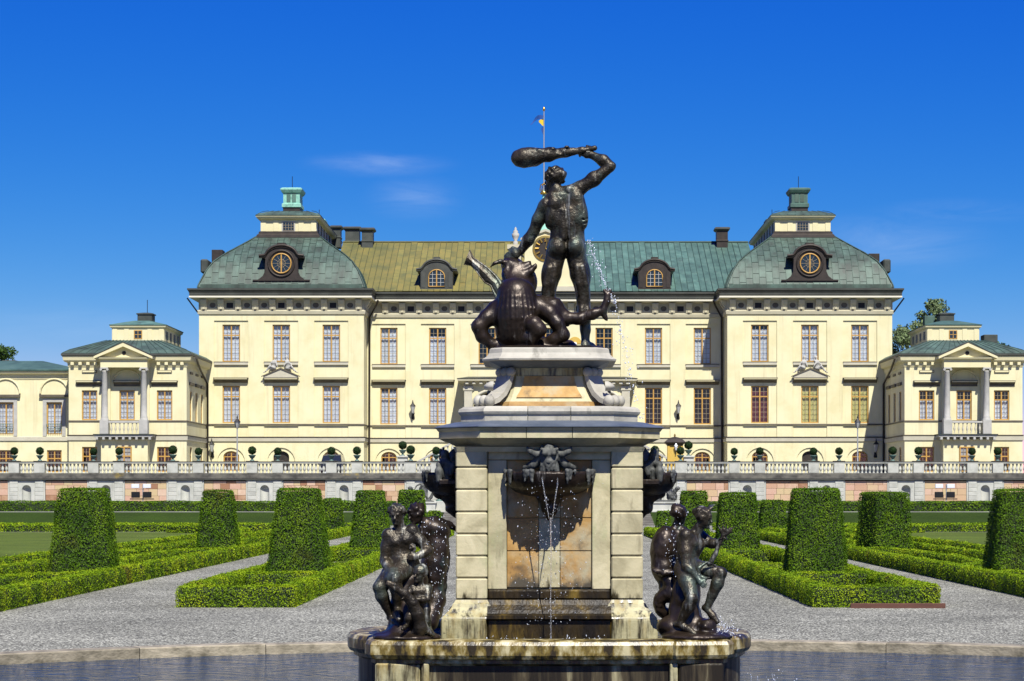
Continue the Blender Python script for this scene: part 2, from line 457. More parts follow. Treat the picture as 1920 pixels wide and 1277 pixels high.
stained(M_basinpale, (0.30,0.22,0.06), 2.4, (2.0,2.0,0.5), 0.50, 0.66)
stained(M_basinpale, (0.035,0.028,0.012), 3.4, (3.0,3.0,0.35), 0.48, 0.62, rough=0.3)
M_rim = mat('fountain_rim_stone', [(0.030,0.022,0.006),(0.20,0.145,0.028),(0.56,0.50,0.28)], 0.38, scale=3.6, bump=0.3, bscale=20, stretch=(1.6,1.6,0.8), stops=[0.42,0.51,0.63])
M_kerb = mat('pool_kerb_stone', [(0.13,0.115,0.075),(0.30,0.265,0.185),(0.42,0.37,0.265)], 0.85, scale=3.2, bump=0.6, bscale=16, vary=0.16, stretch=(1,1,1.6))
M_wood = mat('weathered_red_plank', [(0.09,0.035,0.022),(0.14,0.055,0.035)], 0.85, scale=4, stretch=(0.6,3,3))
M_kiosk = mat('kiosk_ochre_paint', [(0.62,0.40,0.06),(0.68,0.46,0.09)], 0.7, scale=2)
M_brick = mat('stair_side_brick', [(0.32,0.14,0.09),(0.42,0.20,0.13)], 0.85, scale=4)
M_white = mat('white_statue_plaster', [(0.74,0.74,0.70),(0.80,0.80,0.76)], 0.7)
M_step = mat('dark_stone_steps', [(0.11,0.10,0.085),(0.20,0.19,0.155)], 0.85, scale=2.0, bump=0.4, bscale=9)
M_trunk = mat('tree_bark', [(0.045,0.032,0.022),(0.08,0.06,0.045)], 0.9, scale=5)
M_van = mat('van_paint_dark', [(0.012,0.014,0.018)], 0.25, metal=0.3, coat=0.6)
M_vglass = mat('van_window_glass', [(0.02,0.025,0.03)], 0.05, spec=0.8)
M_tyre = mat('tyre_rubber', [(0.015,0.015,0.015)], 0.85)
M_flagb = mat('flag_blue', [(0.0,0.06,0.30)], 0.8)
M_flagy = mat('flag_yellow', [(0.75,0.52,0.02)], 0.8)
M_lampglass = mat('lantern_glass', [(0.45,0.46,0.44)], 0.15)
M_flood = mat('floodlight_glass_white', [(0.78,0.82,0.86)], 0.15)

def leafmat(name, cols, island=0.35, big=(0.16, 0.16)):
    m = mat(name, cols, 0.6, scale=1.6, detail=3, island=island, spec=0.12, alb=False)
    stained(m, (0.24, 0.20, 0.02) if 'box' in name else (0.10, 0.10, 0.015), 0.8, (1, 1, 1), 0.60, 0.74)
    p = m.node_tree.nodes['Principled BSDF']
    # thin leaves let some light through
    t = m.node_tree
    tr = t.nodes.new('ShaderNodeBsdfTranslucent'); mx = t.nodes.new('ShaderNodeMixShader'); mx.inputs[0].default_value = big[0]
    src = p.inputs['Base Color'].links[0].from_socket
    t.links.new(src, tr.inputs['Color'])
    t.links.new(p.outputs[0], mx.inputs[1]); t.links.new(tr.outputs[0], mx.inputs[2])
    t.links.new(mx.outputs[0], t.nodes['Material Output'].inputs['Surface'])
    return m
M_box = leafmat('boxwood_leaves', [(0.080,0.150,0.004),(0.165,0.260,0.005),(0.26,0.33,0.008)])
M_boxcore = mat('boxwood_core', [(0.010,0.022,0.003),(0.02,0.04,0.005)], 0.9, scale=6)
M_yew = leafmat('yew_leaves', [(0.036,0.085,0.003),(0.076,0.150,0.004),(0.12,0.195,0.007)])
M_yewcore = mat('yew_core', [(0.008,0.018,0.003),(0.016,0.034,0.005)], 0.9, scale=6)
M_bay = leafmat('bay_leaves', [(0.008,0.022,0.005),(0.018,0.045,0.01)])
M_tree1 = leafmat('tree_leaves_green', [(0.03,0.065,0.012),(0.06,0.11,0.02)])
M_tree2 = leafmat('tree_leaves_grey_green', [(0.10,0.145,0.06),(0.17,0.22,0.10)])

M_glass = bpy.data.materials.new('window_glass'); M_glass.use_nodes = True
_t = M_glass.node_tree; _t.nodes.clear()
_o = _t.nodes.new('ShaderNodeOutputMaterial'); _tr = _t.nodes.new('ShaderNodeBsdfTransparent'); _gl = _t.nodes.new('ShaderNodeBsdfGlossy')
_gl.inputs['Roughness'].default_value = 0.03
_tr.inputs['Color'].default_value = (0.86, 0.9, 0.93, 1)
_lw = _t.nodes.new('ShaderNodeLayerWeight'); _pw = _t.nodes.new('ShaderNodeMath'); _pw.operation = 'POWER'; _pw.inputs[1].default_value = 4.0
_fr = _t.nodes.new('ShaderNodeMath'); _fr.operation = 'MULTIPLY_ADD'; _fr.inputs[1].default_value = 0.7; _fr.inputs[2].default_value = 0.07
_t.links.new(_lw.outputs['Facing'], _pw.inputs[0]); _t.links.new(_pw.outputs[0], _fr.inputs[0])
_mx = _t.nodes.new('ShaderNodeMixShader')
_t.links.new(_fr.outputs[0], _mx.inputs[0]); _t.links.new(_tr.outputs[0], _mx.inputs[1]); _t.links.new(_gl.outputs[0], _mx.inputs[2])
_t.links.new(_mx.outputs[0], _o.inputs['Surface'])

def water_mat(name, deep, bscale, bstr, stretch):
    m = bpy.data.materials.new(name); m.use_nodes = True
    t = m.node_tree; p = t.nodes['Principled BSDF']
    p.inputs['Base Color'].default_value = (*deep, 1); p.inputs['Roughness'].default_value = 0.03
    p.inputs['IOR'].default_value = 1.33; p.inputs['Specular IOR Level'].default_value = 0.5
    g = t.nodes.new('ShaderNodeNewGeometry'); mp = t.nodes.new('ShaderNodeMapping'); mp.inputs['Scale'].default_value = stretch
    n = t.nodes.new('ShaderNodeTexNoise'); n.inputs['Scale'].default_value = bscale; n.inputs['Detail'].default_value = 6; n.inputs['Distortion'].default_value = 1.8
    b = t.nodes.new('ShaderNodeBump'); b.inputs['Strength'].default_value = bstr; b.inputs['Distance'].default_value = 0.50
    t.links.new(g.outputs['Position'], mp.inputs[0]); t.links.new(mp.outputs[0], n.inputs['Vector'])
    t.links.new(n.outputs['Fac'], b.inputs['Height']); t.links.new(b.outputs['Normal'], p.inputs['Normal'])
    return m
M_water = water_mat('pool_water', (0.014, 0.036, 0.075), 2.6, 1.0, (0.75, 1.0, 1.0))
M_drop = bpy.data.materials.new('water_drops'); M_drop.use_nodes = True
_p = M_drop.node_tree.nodes['Principled BSDF']; _p.inputs['Base Color'].default_value = (0.85, 0.9, 0.97, 1)
_p.inputs['Roughness'].default_value = 0.12; _p.inputs['Transmission Weight'].default_value = 0.45; _p.inputs['IOR'].default_value = 1.33
M_stream = bpy.data.materials.new('water_stream'); M_stream.use_nodes = True
_p = M_stream.node_tree.nodes['Principled BSDF']; _p.inputs['Base Color'].default_value = (0.95, 0.97, 1.0, 1)
_p.inputs['Roughness'].default_value = 0.04; _p.inputs['Transmission Weight'].default_value = 0.92; _p.inputs['IOR'].default_value = 1.33

# gravel, grass
def ground_mat(name, cols, fine, bump, big, stops=None, speck=0.0):
    m = mat(name, cols, 0.95, scale=fine, detail=2, stops=stops, spec=0.15)
    t = m.node_tree; p = t.nodes['Principled BSDF']; src = p.inputs['Base Color'].links[0].from_socket
    g = t.nodes.new('ShaderNodeNewGeometry')
    n = t.nodes.new('ShaderNodeTexNoise'); n.inputs['Scale'].default_value = big; n.inputs['Detail'].default_value = 6
    t.links.new(g.outputs['Position'], n.inputs['Vector'])
    mr = t.nodes.new('ShaderNodeMapRange'); mr.inputs['From Min'].default_value = 0.3; mr.inputs['From Max'].default_value = 0.7
    mr.inputs['To Min'].default_value = 0.74; mr.inputs['To Max'].default_value = 1.22
    t.links.new(n.outputs['Fac'], mr.inputs['Value'])
    sc = t.nodes.new('ShaderNodeVectorMath'); sc.operation = 'SCALE'
    t.links.new(src, sc.inputs[0]); t.links.new(mr.outputs[0], sc.inputs['Scale']); t.links.new(sc.outputs[0], p.inputs['Base Color'])
    v = t.nodes.new('ShaderNodeTexVoronoi'); v.inputs['Scale'].default_value = fine
    if speck:
        bw = t.nodes.new('ShaderNodeSeparateColor'); t.links.new(v.outputs['Color'], bw.inputs[0])
        pw = t.nodes.new('ShaderNodeMath'); pw.operation = 'POWER'; pw.inputs[1].default_value = 1.6; t.links.new(bw.outputs[0], pw.inputs[0])
        mm = t.nodes.new('ShaderNodeMapRange'); mm.inputs['To Min'].default_value = 1 - speck; mm.inputs['To Max'].default_value = 1 + speck*1.6
        t.links.new(pw.outputs[0], mm.inputs['Value'])
        s2 = t.nodes.new('ShaderNodeVectorMath'); s2.operation = 'SCALE'; t.links.new(sc.outputs[0], s2.inputs[0]); t.links.new(mm.outputs[0], s2.inputs['Scale']); t.links.new(s2.outputs[0], p.inputs['Base Color'])
    t.links.new(g.outputs['Position'], v.inputs['Vector'])
    b = t.nodes.new('ShaderNodeBump'); b.inputs['Strength'].default_value = bump; b.inputs['Distance'].default_value = 0.03
    t.links.new(v.outputs['Distance'], b.inputs['Height']); t.links.new(b.outputs['Normal'], p.inputs['Normal'])
    return m
M_gravel = ground_mat('grey_gravel', [(0.055,0.056,0.045),(0.225,0.225,0.18),(0.46,0.46,0.38)], 30.0, 0.35, 0.35, stops=[0.36,0.5,0.63], speck=0.62)
M_lawn = ground_mat('mown_lawn', [(0.060,0.098,0.009),(0.088,0.128,0.014),(0.13,0.158,0.026)], 9.0, 0.4, 0.22)
M_bank = ground_mat('grass_bank', [(0.018,0.040,0.002),(0.028,0.056,0.003),(0.040,0.068,0.005)], 9.0, 0.4, 0.25)
M_path = ground_mat('pale_path', [(0.34,0.33,0.29),(0.44,0.43,0.38)], 10.0, 0.2, 0.4)

# ------------------------------------------------------------------ sculpting: smooth blend of tapered limbs and ellipsoids on a grid
def rnd_field(p, f, seed):
    a = np.sin(p[0]*f + 1.3*np.sin(p[1]*f*0.9 + seed)) * np.sin(p[1]*f*1.1 + 1.7*np.sin(p[2]*f*0.8 + seed*1.7)) * np.sin(p[2]*f*0.95 + 1.1*np.sin(p[0]*f*1.2 + seed*0.6))
    return a

class Sculpt:
    def __init__(s): s.p = []
    def cone(s, a, b, ra, rb, k=0.03, cut=False, nz=None):
        a = np.array(a, float); b = np.array(b, float); m = max(ra, rb)
        lo = np.minimum(a - ra, b - rb); hi = np.maximum(a + ra, b + rb)
        s.p.append(('c', (a, b, ra, rb), k, cut, lo, hi, nz)); return s
    def chain(s, pts, rs, k=0.03, cut=False, nz=None):
        for i in range(len(pts) - 1): s.cone(pts[i], pts[i+1], rs[i], rs[i+1], k, cut, nz)
        return s
    def ell(s, c, r, rot=(0, 0, 0), k=0.03, cut=False, nz=None):
        c = np.array(c, float); r = np.array(r, float); M = np.array(Euler(rot).to_matrix()).T
        m = r.max()
        s.p.append(('e', (c, r, M), k, cut, c - m, c + m, nz)); return s
    def build(s, vox, name='sculpt', smooth=True):
        adds = [q for q in s.p if not q[3]]
        lo = np.min([q[4] for q in adds], axis=0) - 4*vox
        hi = np.max([q[5] for q in adds], axis=0) + 4*vox
        n = np.ceil((hi - lo)/vox).astype(int) + 1
        D = np.full(n, 0.4, np.float32)
        ax = [lo[i] + vox*np.arange(n[i]) for i in range(3)]
        for typ, g, k, cut, l, h, nz in s.p:
            mg = 2.0*k + 3*vox + (nz[0] if nz else 0)
            i0 = np.maximum(np.floor((l - mg - lo)/vox).astype(int), 0); i1 = np.minimum(np.ceil((h + mg - lo)/vox).astype(int) + 1, n)
            if np.any(i1 <= i0): continue
            sl = tuple(slice(i0[i], i1[i]) for i in range(3))
            X, Y, Z = np.meshgrid(ax[0][sl[0]], ax[1][sl[1]], ax[2][sl[2]], indexing='ij', sparse=True)
            if typ == 'c':
                a, b, ra, rb = g
                ba = b - a; L2 = max(float(ba @ ba), 1e-9)
                t = np.clip(((X - a[0])*ba[0] + (Y - a[1])*ba[1] + (Z - a[2])*ba[2])/L2, 0, 1)
                d = np.sqrt((X - a[0] - t*ba[0])**2 + (Y - a[1] - t*ba[1])**2 + (Z - a[2] - t*ba[2])**2) - (ra + (rb - ra)*t)
            else:
                c, r, M = g
                x, y, z = X - c[0], Y - c[1], Z - c[2]
                u = M[0,0]*x + M[0,1]*y + M[0,2]*z; v = M[1,0]*x + M[1,1]*y + M[1,2]*z; w = M[2,0]*x + M[2,1]*y + M[2,2]*z
                k0 = np.sqrt((u/r[0])**2 + (v/r[1])**2 + (w/r[2])**2)
                k1 = np.sqrt((u/r[0]**2)**2 + (v/r[1]**2)**2 + (w/r[2]**2)**2)
                d = np.where(k0 < 1e-4, -r.min(), k0*(k0 - 1.0)/np.maximum(k1, 1e-6))
            if nz:
                d = d + nz[0]*rnd_field((X, Y, Z), nz[1], nz[2] if len(nz) > 2 else 0.0)
            E = D[sl]
            if cut:
                hh = np.clip(0.5 - 0.5*(E + d)/k, 0, 1)
                D[sl] = E*(1 - hh) - d*hh + k*hh*(1 - hh)
            else:
                hh = np.clip(0.5 + 0.5*(E - d)/k, 0, 1)
                D[sl] = E*(1 - hh) + d*hh - k*hh*(1 - hh)
        return surf_net(D, lo, vox, name, smooth)

def surf_net(D, lo, vox, name, smooth=True):
    S = D < 0
    n = D.shape
    c = [S[i:n[0]-1+i, j:n[1]-1+j, k:n[2]-1+k] for i in (0,1) for j in (0,1) for k in (0,1)]
    cnt = sum(q.astype(np.int8) for q in c)
    act = (cnt > 0) & (cnt < 8)
    idx = np.full(act.shape, -1, np.int32)
    I, J, K = np.nonzero(act)
    idx[I, J, K] = np.arange(len(I))
    acc = np.zeros((len(I), 3)); num = np.zeros(len(I))
    base = np.stack([I, J, K], 1).astype(float)
    for ax in range(3):
        for a in (0, 1):
            for b in (0, 1):
                o0 = [0, 0, 0]; oth = [q for q in range(3) if q != ax]
                o0[oth[0]] = a; o0[oth[1]] = b
                o1 = list(o0); o1[ax] = 1
                d0 = D[I+o0[0], J+o0[1], K+o0[2]]; d1 = D[I+o1[0], J+o1[1], K+o1[2]]
                x = (d0 < 0) != (d1 < 0)
                t = np.where(x, d0/np.where(x, d0 - d1, 1), 0)
                p = np.array(o0, float)[None, :].repeat(len(I), 0); p[:, ax] = t
                acc += np.where(x[:, None], p, 0); num += x
    V = (base + acc/num[:, None])*vox + lo
    F = []
    for ax in range(3):
        oth = [q for q in range(3) if q != ax]
        sl0 = [slice(1, n[q]-1) for q in range(3)]; sl1 = list(sl0)
        sl0[ax] = slice(0, n[ax]-1); sl1[ax] = slice(1, n[ax])
        A = S[tuple(sl0)]; B = S[tuple(sl1)]
        for flip, msk in ((False, A & ~B), (True, ~A & B)):
            P = np.stack(np.nonzero(msk), 1)
            for q in oth: P[:, q] += 1
            u = np.zeros(3, int); v = np.zeros(3, int); u[oth[0]] = 1; v[oth[1]] = 1
            g = lambda Q: idx[Q[:,0], Q[:,1], Q[:,2]]
            q4 = np.stack([g(P - u - v), g(P - v), g(P), g(P - u)], 1)
            if (ax == 1) != flip: q4 = q4[:, ::-1]
            F.append(q4)
    F = np.concatenate(F)
    F = F[(F >= 0).all(1)]
    return np_mesh(name, V, F, smooth)

def vlerp(a, b, t): return tuple(a[i] + (b[i] - a[i])*t for i in range(3))

def hand(sc, w, d, side, s, grip=False):
    """palm and five bent fingers; w wrist, d direction to the finger tips, side = thumb side, s = hand length"""
    w = Vector(w); d = Vector(d).normalized(); sd = Vector(side); sd = (sd - d*sd.dot(d)).normalized(); nn = d.cross(sd)
    palm = w + d*s*0.28
    sc.cone(w, palm, s*0.15, s*0.2, s*0.15)
    sc.cone(palm - sd*s*0.14, palm + sd*s*0.14, s*0.15, s*0.15, s*0.12)
    for i, ln in enumerate((0.46, 0.54, 0.5, 0.4)):
        b = palm + sd*s*(0.19 - 0.125*i) + d*s*0.14
        bend = 1.1 if grip else 0.45
        m = b + (d*math.cos(bend*0.5) + nn*math.sin(bend*0.5))*s*ln*0.55
        e = m + (d*math.cos(bend*1.6) + nn*math.sin(bend*1.6))*s*ln*0.45
        sc.chain([b, m, e], [s*0.085, s*0.075, s*0.06], s*0.03)
    tb = w + d*s*0.15 + sd*s*0.17
    tm = tb + (d*0.6 + sd*0.7)*s*0.22; te = tm + (d*0.9 + sd*0.1 + nn*0.3)*s*0.22
    sc.chain([tb, tm, te], [s*0.09, s*0.085, s*0.065], s*0.04)

def head(sc, c, up, fwd, h, hair=0.5, beard=False, bun=False):
    """head of height h: skull, jaw, brow, nose, lips, ears and a rough cap of hair"""
    c = Vector(c); up = Vector(up).normalized(); fw = Vector(fwd); fw = (fw - up*fw.dot(up)).normalized(); rt = fw.cross(up)
    Mx = Matrix((rt, fw, up)).transposed()
    e = Mx.to_euler()
    P = lambda x, y, z: c + rt*x*h + fw*y*h + up*z*h
    sc.ell(P(0, -0.06, 0.12), (h*0.33, h*0.42, h*0.38), e, h*0.1)
    sc.ell(P(0, 0.10, -0.18), (h*0.25, h*0.27, h*0.32), e, h*0.12)
    sc.cone(P(-0.14, 0.34, 0.06), P(0.14, 0.34, 0.06), h*0.06, h*0.06, h*0.06)
    sc.cone(P(0, 0.36, 0.04), P(0, 0.46, -0.14), h*0.045, h*0.065, h*0.04)
    for q in (-1, 1):
        sc.ell(P(q*0.13, 0.36, -0.02), (h*0.065, h*0.05, h*0.045), e, h*0.04, cut=True)
        sc.ell(P(q*0.13, 0.335, -0.02), (h*0.055, h*0.045, h*0.04), e, h*0.02)
        sc.ell(P(q*0.34, 0.0, -0.05), (h*0.05, h*0.09, h*0.13), e, h*0.03)
    sc.cone(P(-0.09, 0.35, -0.25), P(0.09, 0.35, -0.25), h*0.04, h*0.04, h*0.03)
    sc.ell(P(0, 0.30, -0.42), (h*0.12, h*0.10, h*0.10), e, h*0.06)
    if hair: sc.ell(P(0, -0.10, 0.16), (h*0.39, h*0.46, h*0.40), e, h*0.05, nz=(h*0.07*hair*2, 26/h*0.30, 1.0))
    if bun: sc.ell(P(0, -0.5, 0.2), (h*0.2, h*0.2, h*0.2), e, h*0.06, nz=(h*0.03, 9/h, 2.0))
    if beard: sc.ell(P(0, 0.24, -0.42), (h*0.22, h*0.2, h*0.25), e, h*0.06, nz=(h*0.05, 8/h, 3.0))

def human(sc, J, H, mus=1.0, fem=False, fwd=(0, 1, 0), handspec=None, chub=0.0, skip=()):
    """one continuous body from joint positions; H is the standing height"""
    V = {k: Vector(v) for k, v in J.items()}
    k = 0.022*H
    lat = (V['shR'] - V['shL']).normalized()
    latp = (V['hipR'] - V['hipL']).normalized()
    fw = Vector(fwd).normalized()
    nb = (V['shL'] + V['shR'])/2
    pel = (V['hipL'] + V['hipR'])/2
    wst = V.get('waist', nb.lerp(pel, 0.62))
    r = lambda x: x*H*mus
    ch = nb.lerp(wst, 0.38)
    sc.cone(V['head'], nb.lerp(V['head'], 0.1), r(0.031), r(0.036), k)
    for q in (-1, 1):
        sc.cone(ch + lat*q*0.045*H, wst + (lat+latp)*0.5*q*0.036*H, r(0.068), r(0.055 + chub*0.02), k*1.2)
        sc.cone(wst + latp*q*0.034*H, pel + latp*q*0.045*H, r(0.056 + chub*0.02), r(0.066), k*1.2)
        sh = V['shR'] if q > 0 else V['shL']
        sc.cone(nb + lat*q*0.02*H, sh, r(0.036), r(0.042), k)
        sc.ell(ch + lat*q*0.05*H - fw*0.03*H + Vector((0, 0, 0.02*H)), (r(0.05), r(0.035), r(0.06)), (0, 0, 0), k*0.5)
        if fem: sc.ell(ch + lat*q*0.045*H + fw*0.062*H, (0.036*H,)*3, (0, 0, 0), k*0.5)
        else: sc.ell(ch + lat*q*0.045*H + fw*0.045*H + Vector((0,0,0.015*H)), (r(0.052), r(0.035), r(0.038)), (0, 0, 0), k*0.5)
        hp = V['hipR'] if q > 0 else V['hipL']
        sc.ell(hp - fw*0.032*H + Vector((0,0,0.004*H)) + latp*q*(-0.005)*H, (r(0.053), r(0.052), r(0.055)), (0, 0, 0), k*0.45)
    for sd, q in (('L', -1), ('R', 1)):
        sh, el, wr = V['sh'+sd], V['el'+sd], V['wr'+sd]
        sc.ell(sh, (r(0.043),)*3, (0, 0, 0), k*0.7)
        m = sh.lerp(el, 0.5)
        sc.chain([sh, m, el], [r(0.037), r(0.038), r(0.028)], k*0.6)
        sc.ell(sh.lerp(el, 0.52) - fw*0.01*H, (r(0.034),)*3, (0, 0, 0), k*0.5)
        m2 = el.lerp(wr, 0.3)
        sc.chain([el, m2, wr], [r(0.029), r(0.032), r(0.019)], k*0.5)
        hd = (handspec or {}).get(sd, ((wr - el), fw, False))
        hand(sc, wr, hd[0], hd[1], 0.105*H, hd[2])
        hp, kn, an, to = V['hip'+sd], V['kn'+sd], V['an'+sd], V['to'+sd]
        if sd not in skip:
            sc.chain([hp, hp.lerp(kn, 0.35), kn], [r(0.060), r(0.058), r(0.037)], k*0.7)
            sc.ell(kn, (r(0.037),)*3, (0, 0, 0), k*0.5)
            bk = (kn - hp).normalized() - (an - kn).normalized()
            bk = Vector((0, 0, 0)) - fw*0.012*H if bk.length < 0.2 else bk.normalized()*(0.012*H)
            cf = kn.lerp(an, 0.3)
            sc.chain([kn, cf + bk*0.6, kn.lerp(an, 0.62), an], [r(0.034), r(0.041), r(0.031), r(0.022)], k*0.5)
            foot = (to - an)
            hl = an - foot*0.22 - Vector((0, 0, 0.018*H))
            sc.cone(an, hl, r(0.022), r(0.021), k*0.4)
            sc.chain([an, an.lerp(to, 0.55), to], [r(0.022), r(0.024), r(0.017)], k*0.5)
            sdv = foot.cross(Vector((0, 0, 1)))
            if sdv.length > 1e-4:
                sdv.normalize()
                for i in range(5):
                    b = an.lerp(to, 0.78) + sdv*(i - 2)*0.0095*H
                    sc.cone(b, b + foot.normalized()*0.036*H*(1 - 0.07*i), 0.009*H, 0.007*H, k*0.15)

# ------------------------------------------------------------------ foliage: leaf-sized faces spread over clipped surfaces
def leaf_cloud(P, N, size, rng, spread=0.03, tilt=0.6, up=0.0):
    """P points, N outward normals, size per leaf -> quads"""
    n = len(P)
    P = P + N*(rng.random((n, 1))*spread*1.6 - spread*0.6)
    nn = N + np.array([[0, 0, up]]) + rng.normal(0, tilt*0.6, (n, 3)); nn /= np.linalg.norm(nn, axis=1)[:, None]
    a = np.cross(nn, rng.normal(0, 1, (n, 3))); a /= np.maximum(np.linalg.norm(a, axis=1), 1e-6)[:, None]
    b = np.cross(nn, a)
    s = (size*(0.6 + 0.8*rng.random(n)))[:, None]
    V = np.stack([P - a*s*0.5, P + b*s*0.32, P + a*s*0.5, P - b*s*0.32], 1).reshape(-1, 3)
    F = np.arange(4*n).reshape(-1, 4)
    return V, F

def patch_points(quads, rng, cover, sizef, side=1.0):
    """random points on bilinear quads; leaf size follows sizef(distance)"""
    Ps, Ns, Ss = [], [], []
    for q in quads:
        q = np.array(q, float)
        nrm = np.cross(q[1] - q[0], q[3] - q[0]) + np.cross(q[3] - q[2], q[1] - q[2])
        ar = 0.5*np.linalg.norm(nrm)
        if ar < 1e-5: continue
        nrm /= np.linalg.norm(nrm)
        s = sizef(abs(q[:, 1].mean()))
        n = int(ar*cover*(1.15 if nrm[2] > 0.6 else side)/(0.32*s*s)) + 1
        u = rng.random((n, 1)); v = rng.random((n, 1))
        Ps.append((1-u)*(1-v)*q[0] + u*(1-v)*q[1] + u*v*q[2] + (1-u)*v*q[3]); Ns.append(np.repeat(nrm[None], n, 0)); Ss.append(np.full(n, s))
    return np.concatenate(Ps), np.concatenate(Ns), np.concatenate(Ss)

def quad_mesh(name, quads):
    V = np.array(quads, float).reshape(-1, 3)
    return np_mesh(name, V, np.arange(len(V)).reshape(-1, 4))

leaf_size = lambda d: max(0.031, 0.00072*d)

def hedge_quads(path, w, h, z0=0.0, closed=False, step=1.2, rng=None):
    """clipped hedge along a plan path: sides, rounded-over top, ends"""
    pts = [Vector((p[0], p[1])) for p in path]
    fine = []
    m = len(pts) if closed else len(pts) - 1
    for i in range(m):
        a, b = pts[i], pts[(i+1) % len(pts)]
        n = max(1, int((b - a).length/step))
        for k in range(n): fine.append(a.lerp(b, k/n))
    if not closed: fine.append(pts[-1])
    n = len(fine); nor = []
    for i in range(n):
        if closed: d0 = (fine[i] - fine[i-1]); d1 = (fine[(i+1) % n] - fine[i])
        else: d0 = fine[i] - fine[max(i-1, 0)]; d1 = fine[min(i+1, n-1)] - fine[i]
        if d0.length < 1e-6: d0 = d1
        if d1.length < 1e-6: d1 = d0
        d0 = d0.normalized(); d1 = d1.normalized()
        n0 = Vector((-d0.y, d0.x)); n1 = Vector((-d1.y, d1.x)); mm = n0 + n1; mm = mm/max(mm.dot(n0), 0.35)
        nor.append(mm)
    jz = [h*(1 + (rng.random() - 0.5)*0.10) for _ in range(n)]; jw = [w*0.5*(1 + (rng.random() - 0.5)*0.10) for _ in range(n)]
    def ring(i):
        p, q = fine[i], nor[i]; a = jw[i]; hh = jz[i]
        pr = [(-a*0.96, 0), (-a, hh*0.82), (-a*0.8, hh), (a*0.8, hh), (a, hh*0.82), (a*0.96, 0)]
        return [(p.x + q.x*u, p.y + q.y*u, z0 + z) for u, z in pr]
    Q = []
    for i in range(n if closed else n - 1):
        A, B = ring(i), ring((i+1) % n)
        for k in range(5): Q.append((A[k], A[k+1], B[k+1], B[k]))
    if not closed:
        for i, fl in ((0, 0), (n-1, 1)):
            A = ring(i)
            q = [(A[0], A[5], A[4], A[1]), (A[1], A[4], A[3], A[2])]
            Q += q if not fl else [(a, d, c, b) for a, b, c, d in q]
    # make normals face outward (path side k order)
    return [tuple(reversed(q)) for q in Q]

def foliage_mesh(name, quads, rng, cover=1.0, spread=0.026, inset=0.02, sizef=leaf_size, tilt=0.6, side=0.62):
    P, N, S = patch_points(quads, rng, cover, sizef, side)
    lump = 0.014*np.sin(P[:, 0]*5.1 + 2*np.sin(P[:, 1]*2.3))*np.sin(P[:, 1]*4.3 + P[:, 2]*6)
    stray = (rng.random(len(P)) < 0.035)*rng.random(len(P))*0.065
    P = P + N*(lump - 0.005 + stray)[:, None]
    V, F = leaf_cloud(P, N, S, rng, spread, 1.0, up=0.1)
    return np_mesh(name, V, F)

# ------------------------------------------------------------------ ground, pool, lawns, bank
PC, PR = (0.85, 17.6), 14.2           # centre and radius of the big pool
KW = 0.42                             # kerb width
NS = 96
def circ(r, n=NS): return [(PC[0] + r*math.cos(2*math.pi*i/n), PC[1] + r*math.sin(2*math.pi*i/n)) for i in range(n)]

mb = MB(); mb.quad((-4000,-4000,-1.6), (4000,-4000,-1.6), (4000,4000,-1.6), (-4000,4000,-1.6))
tag(mb.build('terrain', M_lawn), kind='structure')
# gravel sheet with the round pool cut out of it
mb = MB(); c0 = circ(PR + KW - 0.01)
X0, X1, Y0, Y1 = -120, 120, -40, 147
def edge_pt(i):
    a = 2*math.pi*i/NS; dx, dy = math.cos(a), math.sin(a)
    t = min(((X1 - PC[0])/dx if dx > 1e-9 else 1e9), ((X0 - PC[0])/dx if dx < -1e-9 else 1e9), ((Y1 - PC[1])/dy if dy > 1e-9 else 1e9), ((Y0 - PC[1])/dy if dy < -1e-9 else 1e9))
    return (PC[0] + dx*t, PC[1] + dy*t)
E = [edge_pt(i) for i in range(NS)]
for i in range(NS):
    j = (i+1) % NS
    mb.quad((*c0[i], 0), (*E[i], 0), (*E[j], 0), (*c0[j], 0))
    if abs(E[i][0] - E[j][0]) > 1e-6 and abs(E[i][1] - E[j][1]) > 1e-6:
        cx = X1 if max(E[i][0], E[j][0]) > X1 - 1e-6 else X0; cy = Y1 if max(E[i][1], E[j][1]) > Y1 - 1e-6 else Y0
        mb.add([(*E[i], 0), (cx, cy, 0), (*E[j], 0)], [(0, 1, 2)])
ground = tag(mb.build('gravel_ground', M_gravel), kind='structure')

mb = MB(); c1 = circ(PR - 0.02)
mb.add([(*p, -0.125) for p in c1], [tuple(range(NS))])
tag(mb.build('pool_water', M_water), kind='structure')
mb = MB(); mb.sweep(circ(PR + 0.12), [(0, -0.9), (0, -0.03)], cap0=True)
pool_wall = tag(mb.build('pool_lining', M_step), kind='structure')
